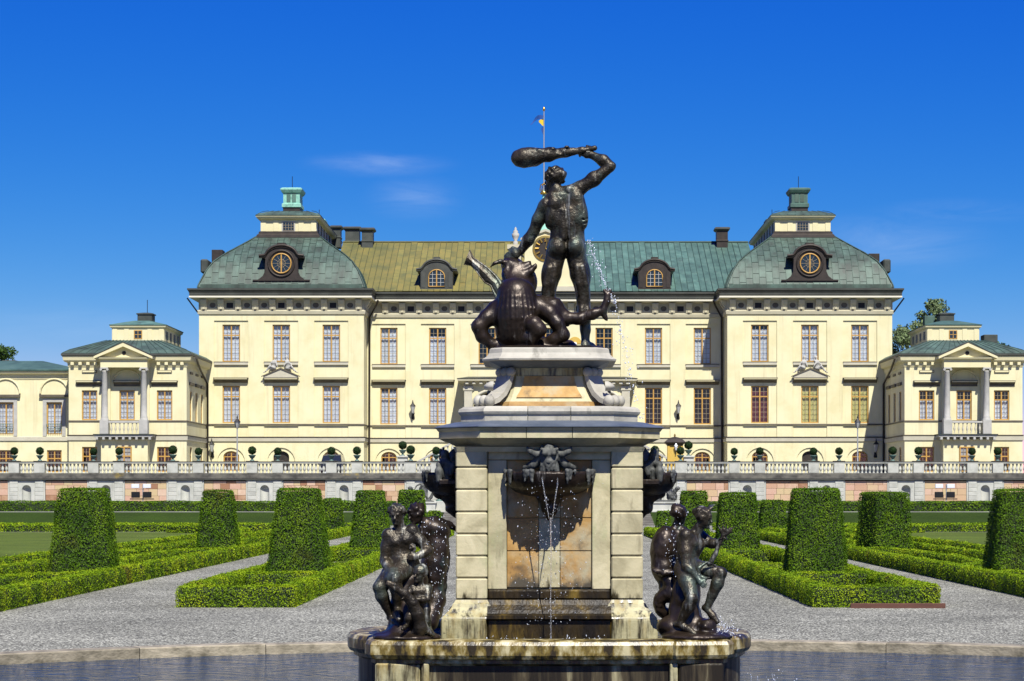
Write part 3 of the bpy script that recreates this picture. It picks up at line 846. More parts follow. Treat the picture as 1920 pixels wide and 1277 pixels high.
# kerb: separate stones, uneven lengths
kerb_root = bpy.data.objects.new('pool_kerb', None); link(kerb_root, None, (PC[0], PC[1], 0)); tag(kerb_root, kind='structure')
rk = random.Random(3)
a = 0.0
while a < 2*math.pi - 0.02:
    da = min(rk.uniform(1.1, 2.5)/PR, 2*math.pi - a)
    if 2*math.pi - a - da < 0.07: da = 2*math.pi - a
    n = 5; g = 0.006/PR; hz = rk.uniform(-0.012, 0.012); wo = rk.uniform(-0.015, 0.015); b = 0.018
    prof = [(PR + wo, -0.5), (PR + wo, 0.02 + hz - b), (PR + wo + b, 0.02 + hz), (PR + KW - b, 0.02 + hz), (PR + KW, -0.05)]
    vs, fs = [], []
    for i in range(n+1):
        t = a + g + (da - 2*g)*i/n
        for r_, z_ in prof: vs.append((PC[0] + r_*math.cos(t), PC[1] + r_*math.sin(t), z_))
    m = len(prof)
    for i in range(n):
        for k in range(m-1): fs.append((i*m + k, i*m + k + 1, (i+1)*m + k + 1, (i+1)*m + k))
    fs += [tuple(range(m))[::-1], tuple(n*m + k for k in range(m))]
    mb = MB(); mb.add(vs, fs); mb.build('kerb_stone', M_kerb, kerb_root)
    a += da

def sheet(name, x0, x1, y0, y1, z, m):
    mb = MB(); mb.quad((x0,y0,z), (x1,y0,z), (x1,y1,z), (x0,y1,z))
    return tag(mb.build(name, m), kind='structure')
# lawns between the hedges
sheet('lawn', -90, -16.2, 48, 121, 0.008, M_lawn)
sheet('lawn', 16.4, 90, 48, 121, 0.008, M_lawn)
sheet('bed_grass', -7.0, -5.4, 41.6, 117, 0.012, M_lawn)
sheet('bed_grass', 5.8, 7.6, 41.6, 117, 0.012, M_lawn)
sheet('bed_grass', -15.6, -10.9, 36, 119, 0.012, M_lawn)
sheet('bed_grass', 10.9, 15.8, 36, 119, 0.012, M_lawn)
# grass bank below the terrace, with the path on top of it
for xa, xb in ((-110, -7.6), (7.8, 110)):
    mb = MB(); y0 = 146
    mb.quad((xa,y0,0.004), (xb,y0,0.004), (xb,y0+6.5,0.9), (xa,y0+6.5,0.9))
    mb.quad((xa,y0+6.5,0.9), (xb,y0+6.5,0.9), (xb,y0+6.7,0.9), (xa,y0+6.7,0.9))
    sd = xb if xb < 0 else xa
    tag(mb.build('grass_bank', M_bank), kind='structure')
mb = MB(); mb.quad((-110,152.7,0.9), (110,152.7,0.9), (110,160,0.9), (-110,160,0.9))
tag(mb.build('terrace_path', M_path), kind='structure')
# dark stone steps through the bank on the garden axis
st = thing('garden_steps', 'broad dark stone steps through the grass bank behind the fountain', 'steps', (0.1, 149, 0))
for i in range(6):
    MB().bbox(-7.55, 7.75, 146 + i*1.12, 147.2 + i*1.12 if i < 5 else 152.69, -0.2, 0.15*(i+1), 0.02).build('step', M_step, st)

# ------------------------------------------------------------------ hedges and clipped yews
rng = np.random.default_rng(5); rh = random.Random(11)
HW, HH = 0.37, 0.43
def hedge(label, paths, w=HW, h=HH, group=None, z0=0.0, cover=1.05, ml=None, mc=None, base=None):
    Q = []
    for pth, cl in paths: Q += hedge_quads(pth, w, h, z0, cl, rng=rh)
    p0 = paths[0][0][0]
    root = thing('clipped_hedge', label, 'hedge', (p0[0], p0[1], z0), group)
    put('leaves', foliage_mesh('leaves', Q, rng, cover, spread=0.028), ml or M_box, root)['kind'] = 'stuff'
    Qi = []
    for pth, cl in paths: Qi += hedge_quads(pth, w - 0.10, h - 0.04, z0, cl, rng=random.Random(1))
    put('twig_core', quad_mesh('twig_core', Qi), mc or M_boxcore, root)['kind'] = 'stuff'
    return root

CY = [52.0, 72.6, 94.0, 114.5]        # rows of clipped yews
def bed(x0, x1, label_side, sgn):
    """long planting bed edged with box: two long hedges joined by cross hedges before and behind every yew"""
    xi, xo = (x1, x0) if sgn < 0 else (x0, x1)
    h = HW/2
    a, b = x0 + h, x1 - h
    y0, y1 = (41.2, 117)
    G = 'low box hedges edging the parterre beds'
    hedge(f'low box hedge framing the front end of the {label_side} inner bed, nearest the pool', [([(a, 49.6), (a, y0+h), (b, y0+h), (b, 49.6)], False), ([(a + h, 48.4), (b - h, 48.4)], False)], group=G)
    for i, yc in enumerate(CY[:-1]):
        ya, yb = yc - 2.4, CY[i+1] - 2.4
        nm = ['first', 'second', 'third'][i]
        hedge(f'low box hedge loop of the {label_side} inner bed behind its {nm} clipped yew', [([(a, ya), (a, yb)], False), ([(b, ya), (b, yb)], False), ([(a+h, yc+2.3), (b-h, yc+2.3)], False), ([(a+h, yb-1.2), (b-h, yb-1.2)], False)], group=G)
bed(-7.45, -5.03, 'left', -1)
bed(5.38, 7.95, 'right', 1)
# rotten plank along the front of the right bed
tag(MB().bbox(6.1, 8.0, 40.96, 41.0, -0.02, 0.10, 0.008).build('edging_plank', M_wood), 'weathered red brown plank lying along the foot of the right front hedge', 'plank')

def outer(sgn, side):
    G = 'long box hedges running towards the palace'
    X = lambda x: sgn*x
    hedge(f'outermost path-side box hedge along the {side} gravel path', [([(X(10.75), 34), (X(10.75), 119)], False)], group=G)
    # second hedge swings in to the path hedge at every yew
    p = []; ys = [30.6] + CY
    for i in range(len(ys)-1):
        ya, yb = ys[i] + 2.0, ys[i+1] - 2.4
        p.append(([(X(11.1), ya), (X(12.05), ya + 2.2), (X(12.3), (ya+yb)/2), (X(12.05), yb - 2.2), (X(11.1), yb)], False))
    hedge(f'waving box hedge just inside the {side} path hedge, bending in at each yew', p, group=G)
    hedge(f'third straight box hedge from the {side} gravel path', [([(X(14.0), 40), (X(14.0), 110), (X(13.2), 119)], False)], group=G)
    hedge(f'fourth box hedge from the {side} gravel path, beside the lawn', [([(X(15.75), 44), (X(15.75), 108), (X(17.5), 116), (X(22), 119.5)], False)], group=G)
    hedge(f'box hedge crossing the far end of the {side} lawn', [([(X(17.0), 122.4), (X(66), 122.4)], False)], w=0.7, h=0.46, group=G)
    hedge(f'farther low box hedge in front of the {side} grass bank', [([(X(10.5), 128.5), (X(66), 128.5)], False)], w=0.9, h=0.42, group=G)
    hedge(f'clipped dark green hedge at the foot of the {side} terrace wall', [([(X(11.5), 157.2), (X(72), 157.2)], False)], w=1.1, h=0.78, z0=0.9, group='hedges along the terrace wall', ml=M_yew, mc=M_yewcore)
outer(-1, 'left'); outer(1, 'right')

def yew_quads(cx, cy, wb, wt, h, rot=0.0):
    c = 0.05
    def ring(w, z):
        a = w/2; k = a*c*2
        pl = [(-a+k,-a),(a-k,-a),(a,-a+k),(a,a-k),(a-k,a),(-a+k,a),(-a,a-k),(-a,-a+k)]
        cr, sr = math.cos(rot), math.sin(rot)
        return [(cx + x*cr - y*sr, cy + x*sr + y*cr, z) for x, y in pl]
    lv = [(wb, 0.0), (wb*0.985, h*0.12), (wb*0.72 + wt*0.28, h*0.34), (wb*0.36 + wt*0.64, h*0.7), (wt, h*0.985), (wt*0.96, h)]
    Q = []
    Rg = [ring(w, z) for w, z in lv]
    for i in range(len(Rg)-1):
        for k in range(8):
            j = (k+1) % 8; Q.append((Rg[i][k], Rg[i][j], Rg[i+1][j], Rg[i+1][k]))
    t = Rg[-1]; Q += [(t[7], t[0], t[1], t[2]), (t[7], t[2], t[3], t[6]), (t[6], t[3], t[4], t[5])]
    return Q
def yew(cx, cy, wb, wt, h, label, rot=0.0):
    Q = yew_quads(cx, cy, wb, wt, h, rot)
    root = thing('clipped_yew', label, 'topiary', (cx, cy, 0), 'clipped yew blocks of the parterre')
    put('leaves', foliage_mesh('leaves', Q, rng, 1.15, spread=0.035, side=0.8), M_yew, root)['kind'] = 'stuff'
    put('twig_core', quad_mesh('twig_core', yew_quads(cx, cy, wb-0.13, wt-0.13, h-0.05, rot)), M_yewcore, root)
    MB().lathe((cx, cy, -0.1), [(0.09, 0), (0.07, 0.5)], 8).build('trunk', M_trunk, root)
yew(-6.20, 51.6, 1.52, 0.97, 2.40, 'large clipped yew block in the left inner bed, nearest the pool')
yew(-11.62, 51.6, 1.58, 1.09, 2.40, 'large clipped yew block farthest left beside the lawn', 0.04)
yew(-6.20, 72.6, 1.44, 0.91, 2.37, 'clipped yew block rising behind the left mermaid statue, second in its row')
yew(-11.60, 72.6, 1.42, 0.95, 2.38, 'clipped yew block second in the left outer row')
yew(-6.15, 94.0, 1.40, 1.09, 2.42, 'third clipped yew block of the left inner row, above the mermaid heads')
yew(-11.55, 111.0, 1.25, 0.91, 2.00, 'small far clipped yew block of the left outer row')
yew(-6.2, 114.5, 0.90, 0.63, 1.3, 'lowest clipped yew block of the left inner row beside the distant bronze')
yew(6.80, 51.6, 1.50, 1.11, 2.40, 'large clipped yew block in the right inner bed, nearest the pool', -0.03)
yew(11.95, 51.6, 1.62, 1.13, 2.38, 'large clipped yew block cut by the right edge of the picture')
yew(6.80, 72.6, 1.52, 1.19, 2.30, 'clipped yew block behind the right mermaid statue with coral')
yew(12.00, 72.6, 1.52, 1.31, 2.32, 'clipped yew block second in the right outer row', 0.35)
yew(6.80, 94.0, 1.40, 1.09, 2.38, 'third clipped yew block of the right inner row')
yew(12.30, 111.0, 1.48, 1.13, 1.90, 'small far clipped yew block of the right outer row')
yew(6.6, 114.5, 0.90, 0.63, 1.3, 'lowest clipped yew block of the right inner row beside the distant bronze')

# ------------------------------------------------------------------ windows (shared meshes)
WCACHE = {}
def win_set(w, h, split, rt, rb, cols=2):
    key = (w, h, split, rt, rb, cols)
    if key in WCACHE: return WCACHE[key]
    f = 0.10; hw = w/2; zt = h*split
    fr = MB()
    fr.box(-hw, -hw+f, 0, 0.09, 0, h); fr.box(hw-f, hw, 0, 0.09, 0, h)
    fr.box(-hw+f, hw-f, 0, 0.09, 0, f); fr.box(-hw+f, hw-f, 0, 0.09, h-f, h)
    fr.box(-0.055, 0.055, -0.01, 0.08, f, h-f)
    fr.box(-hw+f, -0.055, -0.015, 0.085, zt-0.05, zt+0.05); fr.box(0.055, hw-f, -0.015, 0.085, zt-0.05, zt+0.05)
    bars = MB(); b = 0.014; panes = []
    for (xa, xb) in ((-hw+f, -0.055), (0.055, hw-f)):
        for (za, zb, rows) in ((f, zt-0.05, rb), (zt+0.05, h-f, rt)):
            for i in range(1, cols):
                x = xa + (xb-xa)*i/cols; bars.box(x-b, x+b, 0.02, 0.05, za, zb)
            for i in range(1, rows):
                z = za + (zb-za)*i/rows; bars.box(xa, xb, 0.022, 0.048, z-b, z+b)
            p = MB(); p.quad((xa, 0.055, za), (xb, 0.055, za), (xb, 0.055, zb), (xa, 0.055, zb)); panes.append(p.mesh('pane'))
    cu = []
    n = 18
    for side in (-1, 1):
        V = []
        for i in range(n+1):
            t = i/n; x = side*(0.02 + t*(hw-0.04)); y = 0.20 + 0.03*math.sin(t*31 + side) + 0.015*math.sin(t*13)
            V += [(x, y, 0.02), (x, y + 0.02, h-0.05)]
        c = MB(); c.add(V, [(2*i, 2*i+2, 2*i+3, 2*i+1) for i in range(n)], True); cu.append(c.mesh('curtain'))
    WCACHE[key] = (fr.mesh('window'), bars.mesh('glazing_bars'), panes, cu)
    return WCACHE[key]

def window(parent, x, y, z, spec, curtain=None, rz=0.0, drop=0.0):
    fr, bars, panes, cu = win_set(*spec)
    o = put('window', fr, M_ochre, parent, (x, y, z), rz)
    def kid(nm, me, m):
        c = bpy.data.objects.new(nm, me)
        if len(me.materials) == 0: me.materials.append(m)
        COL.objects.link(c); c.parent = o; WLOC[c.name] = Vector((x, y, z)); return c
    kid('glazing_bars', bars, M_muntin)
    for p in panes: kid('pane', p, M_glass)
    if curtain:
        for c in cu:
            k = kid('curtain', c, None)
            k.material_slots if False else None
            if len(c.materials) == 0: c.materials.append(M_curtain)
            k.material_slots[0].link = 'OBJECT'; k.material_slots[0].material = curtain
            k.scale = (1, 1, 1 - drop)
    return o

def arch_window(parent, x, y, z, hw, hs, rise, door=False):
    """round-headed window (or dark doorway) with ochre frame and bars; z is its foot, hs the height to the spring"""
    if door:
        mb = MB(); A = arch_pts(0, hw, hs, rise)
        mb.add([(-hw, 0.0, 0), *[(a, 0.0, b) for a, b in A], (hw, 0.0, 0)][::-1], [tuple(range(len(A)+2))])
        return put('door', mb.mesh('door'), M_dormer, parent, (x, y + 0.1, z))
    A = arch_pts(0, hw-0.05, hs, rise-0.05)
    mb = MB(); mb.tube([(-hw+0.05, 0.03, 0.05), *[(a, 0.03, b) for a, b in A], (hw-0.05, 0.03, 0.05)], 0.06, 6)
    mb.box(-hw, hw, -0.01, 0.07, 0, 0.09); mb.box(-0.05, 0.05, -0.01, 0.07, 0.09, hs+rise-0.06); mb.box(-hw, hw, -0.005, 0.06, hs-0.04, hs+0.04)
    o = put('window', mb.mesh('window'), M_ochre, parent, (x, y, z))
    bars = MB()
    for q in (-0.5, 0.5): bars.box(q*hw-0.014, q*hw+0.014, 0.02, 0.05, 0.05, hs + rise*math.sqrt(1-q*q) - 0.05)
    for t in (0.35, 0.7): bars.box(-hw, hw, 0.022, 0.048, hs*t-0.014, hs*t+0.014)
    bars.box(-hw*0.8, hw*0.8, 0.022, 0.048, hs+rise*0.5-0.014, hs+rise*0.5+0.014)
    pane = MB(); A2 = arch_pts(0, hw, hs, rise); pane.add([(-hw, 0.055, 0), *[(a, 0.055, b) for a, b in A2], (hw, 0.055, 0)][::-1], [tuple(range(len(A2)+2))])
    for nm, me, m in (('glazing_bars', bars.mesh('glazing_bars'), M_muntin), ('pane', pane.mesh('pane'), M_glass)):
        me.materials.append(m); c = bpy.data.objects.new(nm, me); COL.objects.link(c); c.parent = o
    return o

# ------------------------------------------------------------------ main palace
PAL = thing('palace', 'long cream three storey palace with green copper roofs and two domed corner blocks', 'palace', (0, 190, 3.5))
Yp, Yc = 182.0, 185.5
PX0, PX1 = 16.15, 30.8
ZG, ZT = 3.3, 19.5
BAYS_P = [19.05, 23.5, 27.95]
BAYS_C = [-14.2, -9.78, -5.3, 0.0, 5.3, 9.78, 14.2]
WSPEC = (1.56, 3.3, 0.715, 2, 5)
rw = random.Random(4)

def facade(x0, x1, y, bays, arches=True):
    mb = MB(); T = lambda u, d, z: (u, y + d, z)
    op = [(c-1.51, c+1.51, 7.30, 17.65, 0.10) for c in bays]
    if arches: op += [(c-1.22, c+1.22, ZG, 6.36, 0.10) for c in bays]
    wall(mb, T, x0, x1, ZG, ZT, op)
    for c in bays:
        T2 = lambda u, d, z: (u, y + 0.10 + d, z)
        wall(mb, T2, c-1.51, c+1.51, 7.30, 17.65, [(c-0.78, c+0.78, 8.55, 11.85, 0.16), (c-0.78, c+0.78, 14.0, 17.3, 0.16)])
        if arches:
            spandrel(mb, T, c, 1.22, 5.14, 1.22, 6.36, 0.0, 0.10)
            wall(mb, T2, c-1.22, c+1.22, ZG, 6.36, [(c-0.70, c+0.70, 4.3, 6.06, 0.16)])
            spandrel(mb, T2, c, 0.70, 5.55, 0.51, 6.06, 0.0, 0.16)
    return mb

def fittings(parent, bays, y, cur_up, cur_lo, doors=()):
    for i, c in enumerate(bays):
        window(parent, c, y + 0.20, 14.0, WSPEC, cur_up[i], drop=0.0 if rw.random() < 0.75 else rw.choice((0.1, 0.22)))
        window(parent, c, y + 0.20, 8.55, WSPEC, cur_lo[i], drop=0.0 if rw.random() < 0.8 else 0.08)
        MB().bbox(c-1.51, c+1.51, y-0.06, y+0.11, 13.70, 13.96, 0.02).build('window_sill', M_band, parent)
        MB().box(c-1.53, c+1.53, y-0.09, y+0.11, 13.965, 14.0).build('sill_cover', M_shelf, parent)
        arch_window(parent, c, y + 0.22, 4.3, 0.70, 1.25, 0.51, door=(i in doors))
        # shelf over the lower window, boards of the panel head
        mb = MB(); mb.prism([(y-0.05, 12.22), (y+0.11, 12.12), (y+0.11, 12.52), (y-0.30, 12.52), (y-0.30, 12.42)], c-1.5, c+1.5, 'x')
        mb.build('window_hood', M_shelf, parent)
        MB().box(c-1.46, c+1.46, y-0.315, y-0.301, 12.43, 12.50).build('hood_strip', M_trim, parent)
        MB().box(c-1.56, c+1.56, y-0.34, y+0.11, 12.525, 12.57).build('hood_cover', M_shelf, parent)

for sg in (-1, 1):
    x0, x1 = (PX0, PX1) if sg > 0 else (-PX1, -PX0)
    bays = sorted(sg*b for b in BAYS_P)
    mb = facade(x0, x1, Yp, bays)
    xi = sg*PX0; xo = sg*PX1
    for X in (xi, xo):   # side walls
        mb.quad((X, Yp, ZG), (X, 212, ZG), (X, 212, ZT), (X, Yp, ZT))
    mb.quad((x0, 212, ZG), (x1, 212, ZG), (x1, 212, ZT), (x0, 212, ZT))
    mb.build('pavilion_wall', M_wall, PAL)
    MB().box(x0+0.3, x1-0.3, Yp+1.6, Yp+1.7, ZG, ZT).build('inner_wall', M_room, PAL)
    if sg < 0: up, lo = [M_curtain]*3, [M_curtain]*3
    else: up, lo = [M_curtain]*3, [M_curtain_r, M_curtain_y, M_curtain_y]
    fittings(PAL, bays, Yp, up, lo, doors=(1,))
    # pediment with two lounging plaster figures over the middle lower window
    c = bays[1]; y = Yp
    mb = MB(); mb.prism([(c-1.55, 12.58), (c+1.55, 12.58), (c+1.55, 12.72), (c, 13.45), (c-1.55, 12.72)], y-0.28, y+0.09)
    ped = mb.build('window_pediment', M_band, PAL)
    mb = MB()
    for q in (-1, 1): mb.prism([(c, 13.46), (c + q*1.72, 12.70), (c + q*1.72, 12.62), (c, 13.33)][::q], y-0.36, y-0.285)
    mb.build('pediment_moulding', M_shelf, ped)
    for q in (-1, 1):
        sc = Sculpt(); H = 1.7
        f = lambda a, b, d=0.0: (c + q*a, y - 0.22 + d, b)
        human(sc, dict(head=f(0.52, 14.32), shL=f(0.44 if q < 0 else 0.70, 14.02, -0.1), shR=f(0.70 if q < 0 else 0.44, 14.02, -0.1), waist=f(0.62, 13.66), hipL=f(0.52 if q < 0 else 0.72, 13.42), hipR=f(0.72 if q < 0 else 0.52, 13.42),
            elL=f(0.36, 13.72, -0.2), wrL=f(0.28, 13.52, -0.2), elR=f(0.92, 13.78, -0.1), wrR=f(0.98, 13.52, -0.15), knL=f(0.95, 13.58, -0.25), anL=f(1.2, 13.2, -0.2), toL=f(1.35, 13.14, -0.25), knR=f(1.1, 13.36, -0.15), anR=f(1.4, 13.06, -0.15), toR=f(1.55, 13.02, -0.2)), H, 1.25, fwd=(0, -1, 0))
        head(sc, f(0.5, 14.34), (0, 0, 1), (0, -1, 0), 0.34)
        put('pediment_figure', sc.build(0.04), M_greystone, ped)

mb = facade(-PX0, PX0, Yc, BAYS_C)
mb.build('central_wall', M_wall, PAL)
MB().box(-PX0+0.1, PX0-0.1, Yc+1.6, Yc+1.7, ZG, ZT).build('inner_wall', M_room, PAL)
N_ = None
fittings(PAL, BAYS_C, Yc, [M_curtain, M_curtain, N_, N_, N_, M_curtain, M_curtain], [M_curtain, M_curtain, N_, N_, N_, N_, N_])
# white busts in round niches between the middle windows
for X in (-2.65, 2.65):
    mb = MB(); mb.lathe((X, Yc-0.06, 14.95), [(0.12, 0), (0.2, 0.1), (0.34, 0.35), (0.30, 0.48), (0.1, 0.56), (0.1, 0.66), (0.19, 0.76), (0.2, 0.92), (0.12, 1.03), (0.02, 1.05)], 14, sy=0.7)
    mb.box(X-0.45, X+0.45, Yc-0.3, Yc-0.003, 14.80, 14.95)
    mb.build('bust', M_white, PAL)
    mb = MB(); mb.prism(arch_pts(X, 0.62, 15.85, 0.62), Yc-0.05, Yc-0.002)
    mb.build('shell_niche', M_kiosk, PAL)

# bands, plinth line and cornice, swept round the three blocks
BL = {'left': rect(-PX1, -PX0, Yp, 212), 'right': rect(PX0, PX1, Yp, 212)}
def bands(poly, full):
    MB().sweep(poly, [(0.002, 6.88), (0.10, 6.92), (0.12, 7.20), (0.06, 7.24), (0.002, 7.26)]).build('string_course', M_band, PAL)
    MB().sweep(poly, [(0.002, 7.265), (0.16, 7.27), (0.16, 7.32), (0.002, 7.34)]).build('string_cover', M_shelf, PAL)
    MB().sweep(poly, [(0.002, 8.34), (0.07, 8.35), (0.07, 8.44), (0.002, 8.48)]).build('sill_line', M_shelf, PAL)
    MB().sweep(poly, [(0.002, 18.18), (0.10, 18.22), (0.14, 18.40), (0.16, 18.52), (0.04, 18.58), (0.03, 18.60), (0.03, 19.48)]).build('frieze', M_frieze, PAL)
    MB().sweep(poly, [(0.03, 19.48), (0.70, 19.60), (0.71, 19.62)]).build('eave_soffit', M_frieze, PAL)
    MB().sweep(poly, [(0.705, 19.61), (0.77, 19.64), (0.77, 19.76), (0.72, 19.78)]).build('eave_fillet', M_fillet, PAL)
    MB().sweep(poly, [(0.72, 19.78), (0.75, 19.90), (0.75, 20.02), (0.83, 20.22), (0.91, 20.30), (0.91, 20.44), (0.2, 20.50), (-0.2, 20.52)]).build('gutter', M_gutter, PAL)
for p in BL.values(): bands(p, True)
bands(rect(-PX0+0.004, PX0-0.004, Yc, 208), False)

mb = MB(); mb.prism([(0, 18.60), (-0.12, 18.60), (-0.16, 18.78), (-0.22, 18.95), (-0.36, 19.12), (-0.46, 19.32), (-0.50, 19.47), (0, 19.47)], -0.27, 0.27, 'x')
mb.box(-0.31, 0.31, -0.53, 0, 19.40, 19.475); mb.box(-0.1, 0.1, -0.25, 0, 18.66, 18.80)
BR = mb.mesh('bracket')
mb = MB()
for a, b, c_, d in ((-0.36, -0.30, 18.70, 19.30), (0.30, 0.36, 18.70, 19.30), (-0.30, 0.30, 18.70, 18.76), (-0.30, 0.30, 19.24, 19.30)): mb.box(a, b, -0.05, 0, c_, d)
FP = mb.mesh('frieze_panel')
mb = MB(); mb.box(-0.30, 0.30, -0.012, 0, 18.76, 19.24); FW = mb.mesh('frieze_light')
mb = MB(); mb.prism([(0.27*math.cos(R(a)), 19.02 + 0.235*math.sin(R(a))) for a in range(0, 360, 20)][::-1], -0.02, 0); FO = mb.mesh('frieze_recess_shade')  # dark oval plate: shallow recess and bracket shadow put into its colour
def brackets(x0, x1, y, n, lights):
    for i in range(n):
        X = x0 + 0.45 + (x1 - x0 - 0.9)*i/(n-1)
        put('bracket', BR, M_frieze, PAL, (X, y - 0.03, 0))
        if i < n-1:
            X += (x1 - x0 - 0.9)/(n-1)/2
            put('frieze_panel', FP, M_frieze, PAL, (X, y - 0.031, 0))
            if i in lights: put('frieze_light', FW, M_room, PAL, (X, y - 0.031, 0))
            else: put('frieze_recess_shade', FO, M_shelf, PAL, (X, y - 0.031, 0))
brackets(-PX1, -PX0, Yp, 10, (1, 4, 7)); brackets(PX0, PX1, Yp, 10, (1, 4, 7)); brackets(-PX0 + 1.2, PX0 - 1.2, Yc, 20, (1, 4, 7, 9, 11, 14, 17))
# brackets on the pavilions' inner flanks
for sg in (-1, 1):
    for i in range(2): put('bracket', BR, M_frieze, PAL, (sg*(PX0 - 0.03), Yp + 0.5 + i*1.5, 0), rz=R(90)*(-sg))

# ---- domed roofs of the corner blocks
PROF = [(0.0, 20.52), (0.05, 20.75), (0.32, 21.4), (0.68, 22.2), (1.20, 23.0), (2.05, 23.8), (3.15, 24.62), (3.9, 25.2), (4.55, 25.72)]
def prof_at(t):
    n = len(PROF) - 1; f = min(max(t*n, 0), n - 1e-6); i = int(f); g = f - i
    return tuple(PROF[i][k] + (PROF[i+1][k] - PROF[i][k])*g for k in (0, 1))
for sg in (-1, 1):
    cx = sg*(PX0 + PX1)/2; hw = 7.42; fy = Yp - 0.2; by = 212.2; KY = 1.12
    mb = MB(); rings = []
    for a, z in PROF: rings.append([(cx-hw+a, fy+a*KY, z), (cx+hw-a, fy+a*KY, z), (cx+hw-a, by-a*KY, z), (cx-hw+a, by-a*KY, z)])
    for i in range(len(rings)-1):
        for k in range(4):
            j = (k+1) % 4; mb.quad(rings[i][k], rings[i][j], rings[i+1][j], rings[i+1][k])
    mb.quad(*rings[-1])
    side = 'left' if sg < 0 else 'right'
    roof = mb.build('dome_roof', M_roofdark, PAL)
    # copper sheets of the front slope, and standing seams
    V, F = [], []; seams = MB(); rr = random.Random(20 + sg)
    ncol = 25; cw = 2*hw/ncol; nr = 6
    for c in range(ncol):
        xa, xb = cx - hw + c*cw + 0.025, cx - hw + (c+1)*cw - 0.025
        offt = rr.uniform(-0.4, 0.4)/nr
        ts = sorted({0.035, 1.0} | {min(max((k + 0.5*(c % 2))/nr + offt*0.4, 0.035), 1.0) for k in range(1, nr)})
        for k in range(len(ts)-1):
            sub = [ts[k] + 0.004, (ts[k]*2 + ts[k+1])/3, (ts[k] + 2*ts[k+1])/3, ts[k+1] - 0.004]
            rows = []
            for t in sub:
                a, z = prof_at(t); l, r_ = max(xa, cx - hw + a + 0.02), min(xb, cx + hw - a - 0.02)
                if r_ - l < 0.02: rows = None; break
                rows.append([(l, fy + a*KY - 0.035, z + 0.02), (r_, fy + a*KY - 0.035, z + 0.02)])
            if not rows: continue
            for i in range(3):
                b = len(V); V += [rows[i][0], rows[i][1], rows[i+1][1], rows[i+1][0]]; F.append((b, b+1, b+2, b+3))
            # merge the strip of this sheet so that it is one island
            b = len(V) - 12
            F[-3:] = [(b, b+1, b+2, b+3), (b+3, b+2, b+6, b+7), (b+7, b+6, b+10, b+11)]
        xs = cx - hw + c*cw
        pl = []
        for i in range(13):
            a, z = prof_at(0.03 + 0.97*i/12)
            if abs(xs - cx) < hw - a - 0.03: pl.append((xs, fy + a*KY - 0.05, z + 0.03))
        if len(pl) > 1: seams.tube(pl, 0.028, 4, False)
    put('copper_sheets', np_mesh('copper_sheets', V, F), M_roofdark, roof)['kind'] = 'stuff'
    for q in (-1, 1):
        seams.tube([(cx + q*(hw - prof_at(i/14)[0]), fy + prof_at(i/14)[0]*KY - 0.03, prof_at(i/14)[1] + 0.03) for i in range(15)], 0.07, 6)
    for i in range(1, 26):     # seams on the flanks
        yy = fy + i*0.62
        for q in (-1, 1):
            pl = []
            for k in range(9):
                a, z = prof_at(k/8)
                if yy > fy + a*KY: pl.append((cx + q*(hw - a + 0.01), yy, z + 0.02))
            if len(pl) > 1: seams.tube(pl, 0.025, 4, False)
    seams.build('standing_seams', M_seam, roof)['kind'] = 'stuff'
    # foot flashing
    MB().box(cx-hw+0.25, cx+hw-0.25, fy-0.04, fy+0.2, 20.52, 20.86).build('foot_flashing', M_roofdark, roof)
    # round-windowed dormer
    zc = 22.72; y0, y1 = Yp - 0.06, Yp + 3.6
    half = [(2.52, 20.62), (2.52, 21.25), (2.05, 21.30), (1.65, 21.62), (1.48, 22.0), (1.42, 23.15), (1.92, 23.30), (1.92, 23.48)]
    half += [(1.40*math.cos(R(a)) , 23.32 + 0.95*math.sin(R(a))) for a in (22, 40, 58, 74)]
    pol = [(cx + x, z) for x, z in half] + [(cx - x, z) for x, z in half[::-1]]
    dm = MB(); dm.prism(pol[::-1], y0, y1)
    dorm = dm.build('round_dormer', M_dormer, PAL)
    hood = MB()
    hp = [(cx+2.0, 23.42), (cx+1.5, 23.47)] + [(cx + 1.42*math.cos(R(a)), 23.34 + 1.0*math.sin(R(a))) for a in range(14, 167, 8)] + [(cx-1.5, 23.47), (cx-2.0, 23.42)]
    hood.tube([(x, y0 - 0.06, z) for x, z in hp], 0.12, 6); hood.tube([(x, y0 - 0.02, z-0.16) for x, z in hp], 0.08, 6)
    hood.box(cx-0.36, cx+0.36, y0-0.14, y0+0.8, 24.25, 24.55); hood.box(cx-2.54, cx+2.54, y0-0.10, y0-0.002, 20.62, 20.78); hood.box(cx-2.54, cx+2.54, y0-0.10, y0-0.002, 21.18, 21.28)
    hood.build('dormer_hood', M_dormer, dorm)
    ring = MB(); ring.tube([(cx + 1.15*math.cos(R(a)), y0 - 0.03, zc + 1.15*math.sin(R(a))) for a in range(0, 361, 12)], 0.09, 6)
    ring.build('dormer_ring', M_dormer, dorm)
    gl = MB(); gl.add([(cx + 0.86*math.cos(R(a)), y0 - 0.02, zc + 0.86*math.sin(R(a))) for a in range(0, 360, 12)], [tuple(range(30))]); gl.build('pane', M_vglass, dorm)
    fr = MB(); fr.tube([(cx + 0.86*math.cos(R(a)), y0 - 0.05, zc + 0.86*math.sin(R(a))) for a in range(0, 361, 12)], 0.065, 6)
    fr.box(cx-0.05, cx+0.05, y0-0.09, y0-0.03, zc-0.84, zc+0.84)
    fr.build('window_frame', M_ochre, dorm)
    sp = MB(); sp.tube([(cx + 0.36*math.cos(R(a)), y0 - 0.05, zc + 0.36*math.sin(R(a))) for a in range(0, 361, 20)], 0.02, 4)
    for a in range(0, 360, 30): sp.tube([(cx, y0-0.05, zc), (cx + 0.83*math.cos(R(a)), y0-0.05, zc + 0.83*math.sin(R(a)))], 0.016, 4)
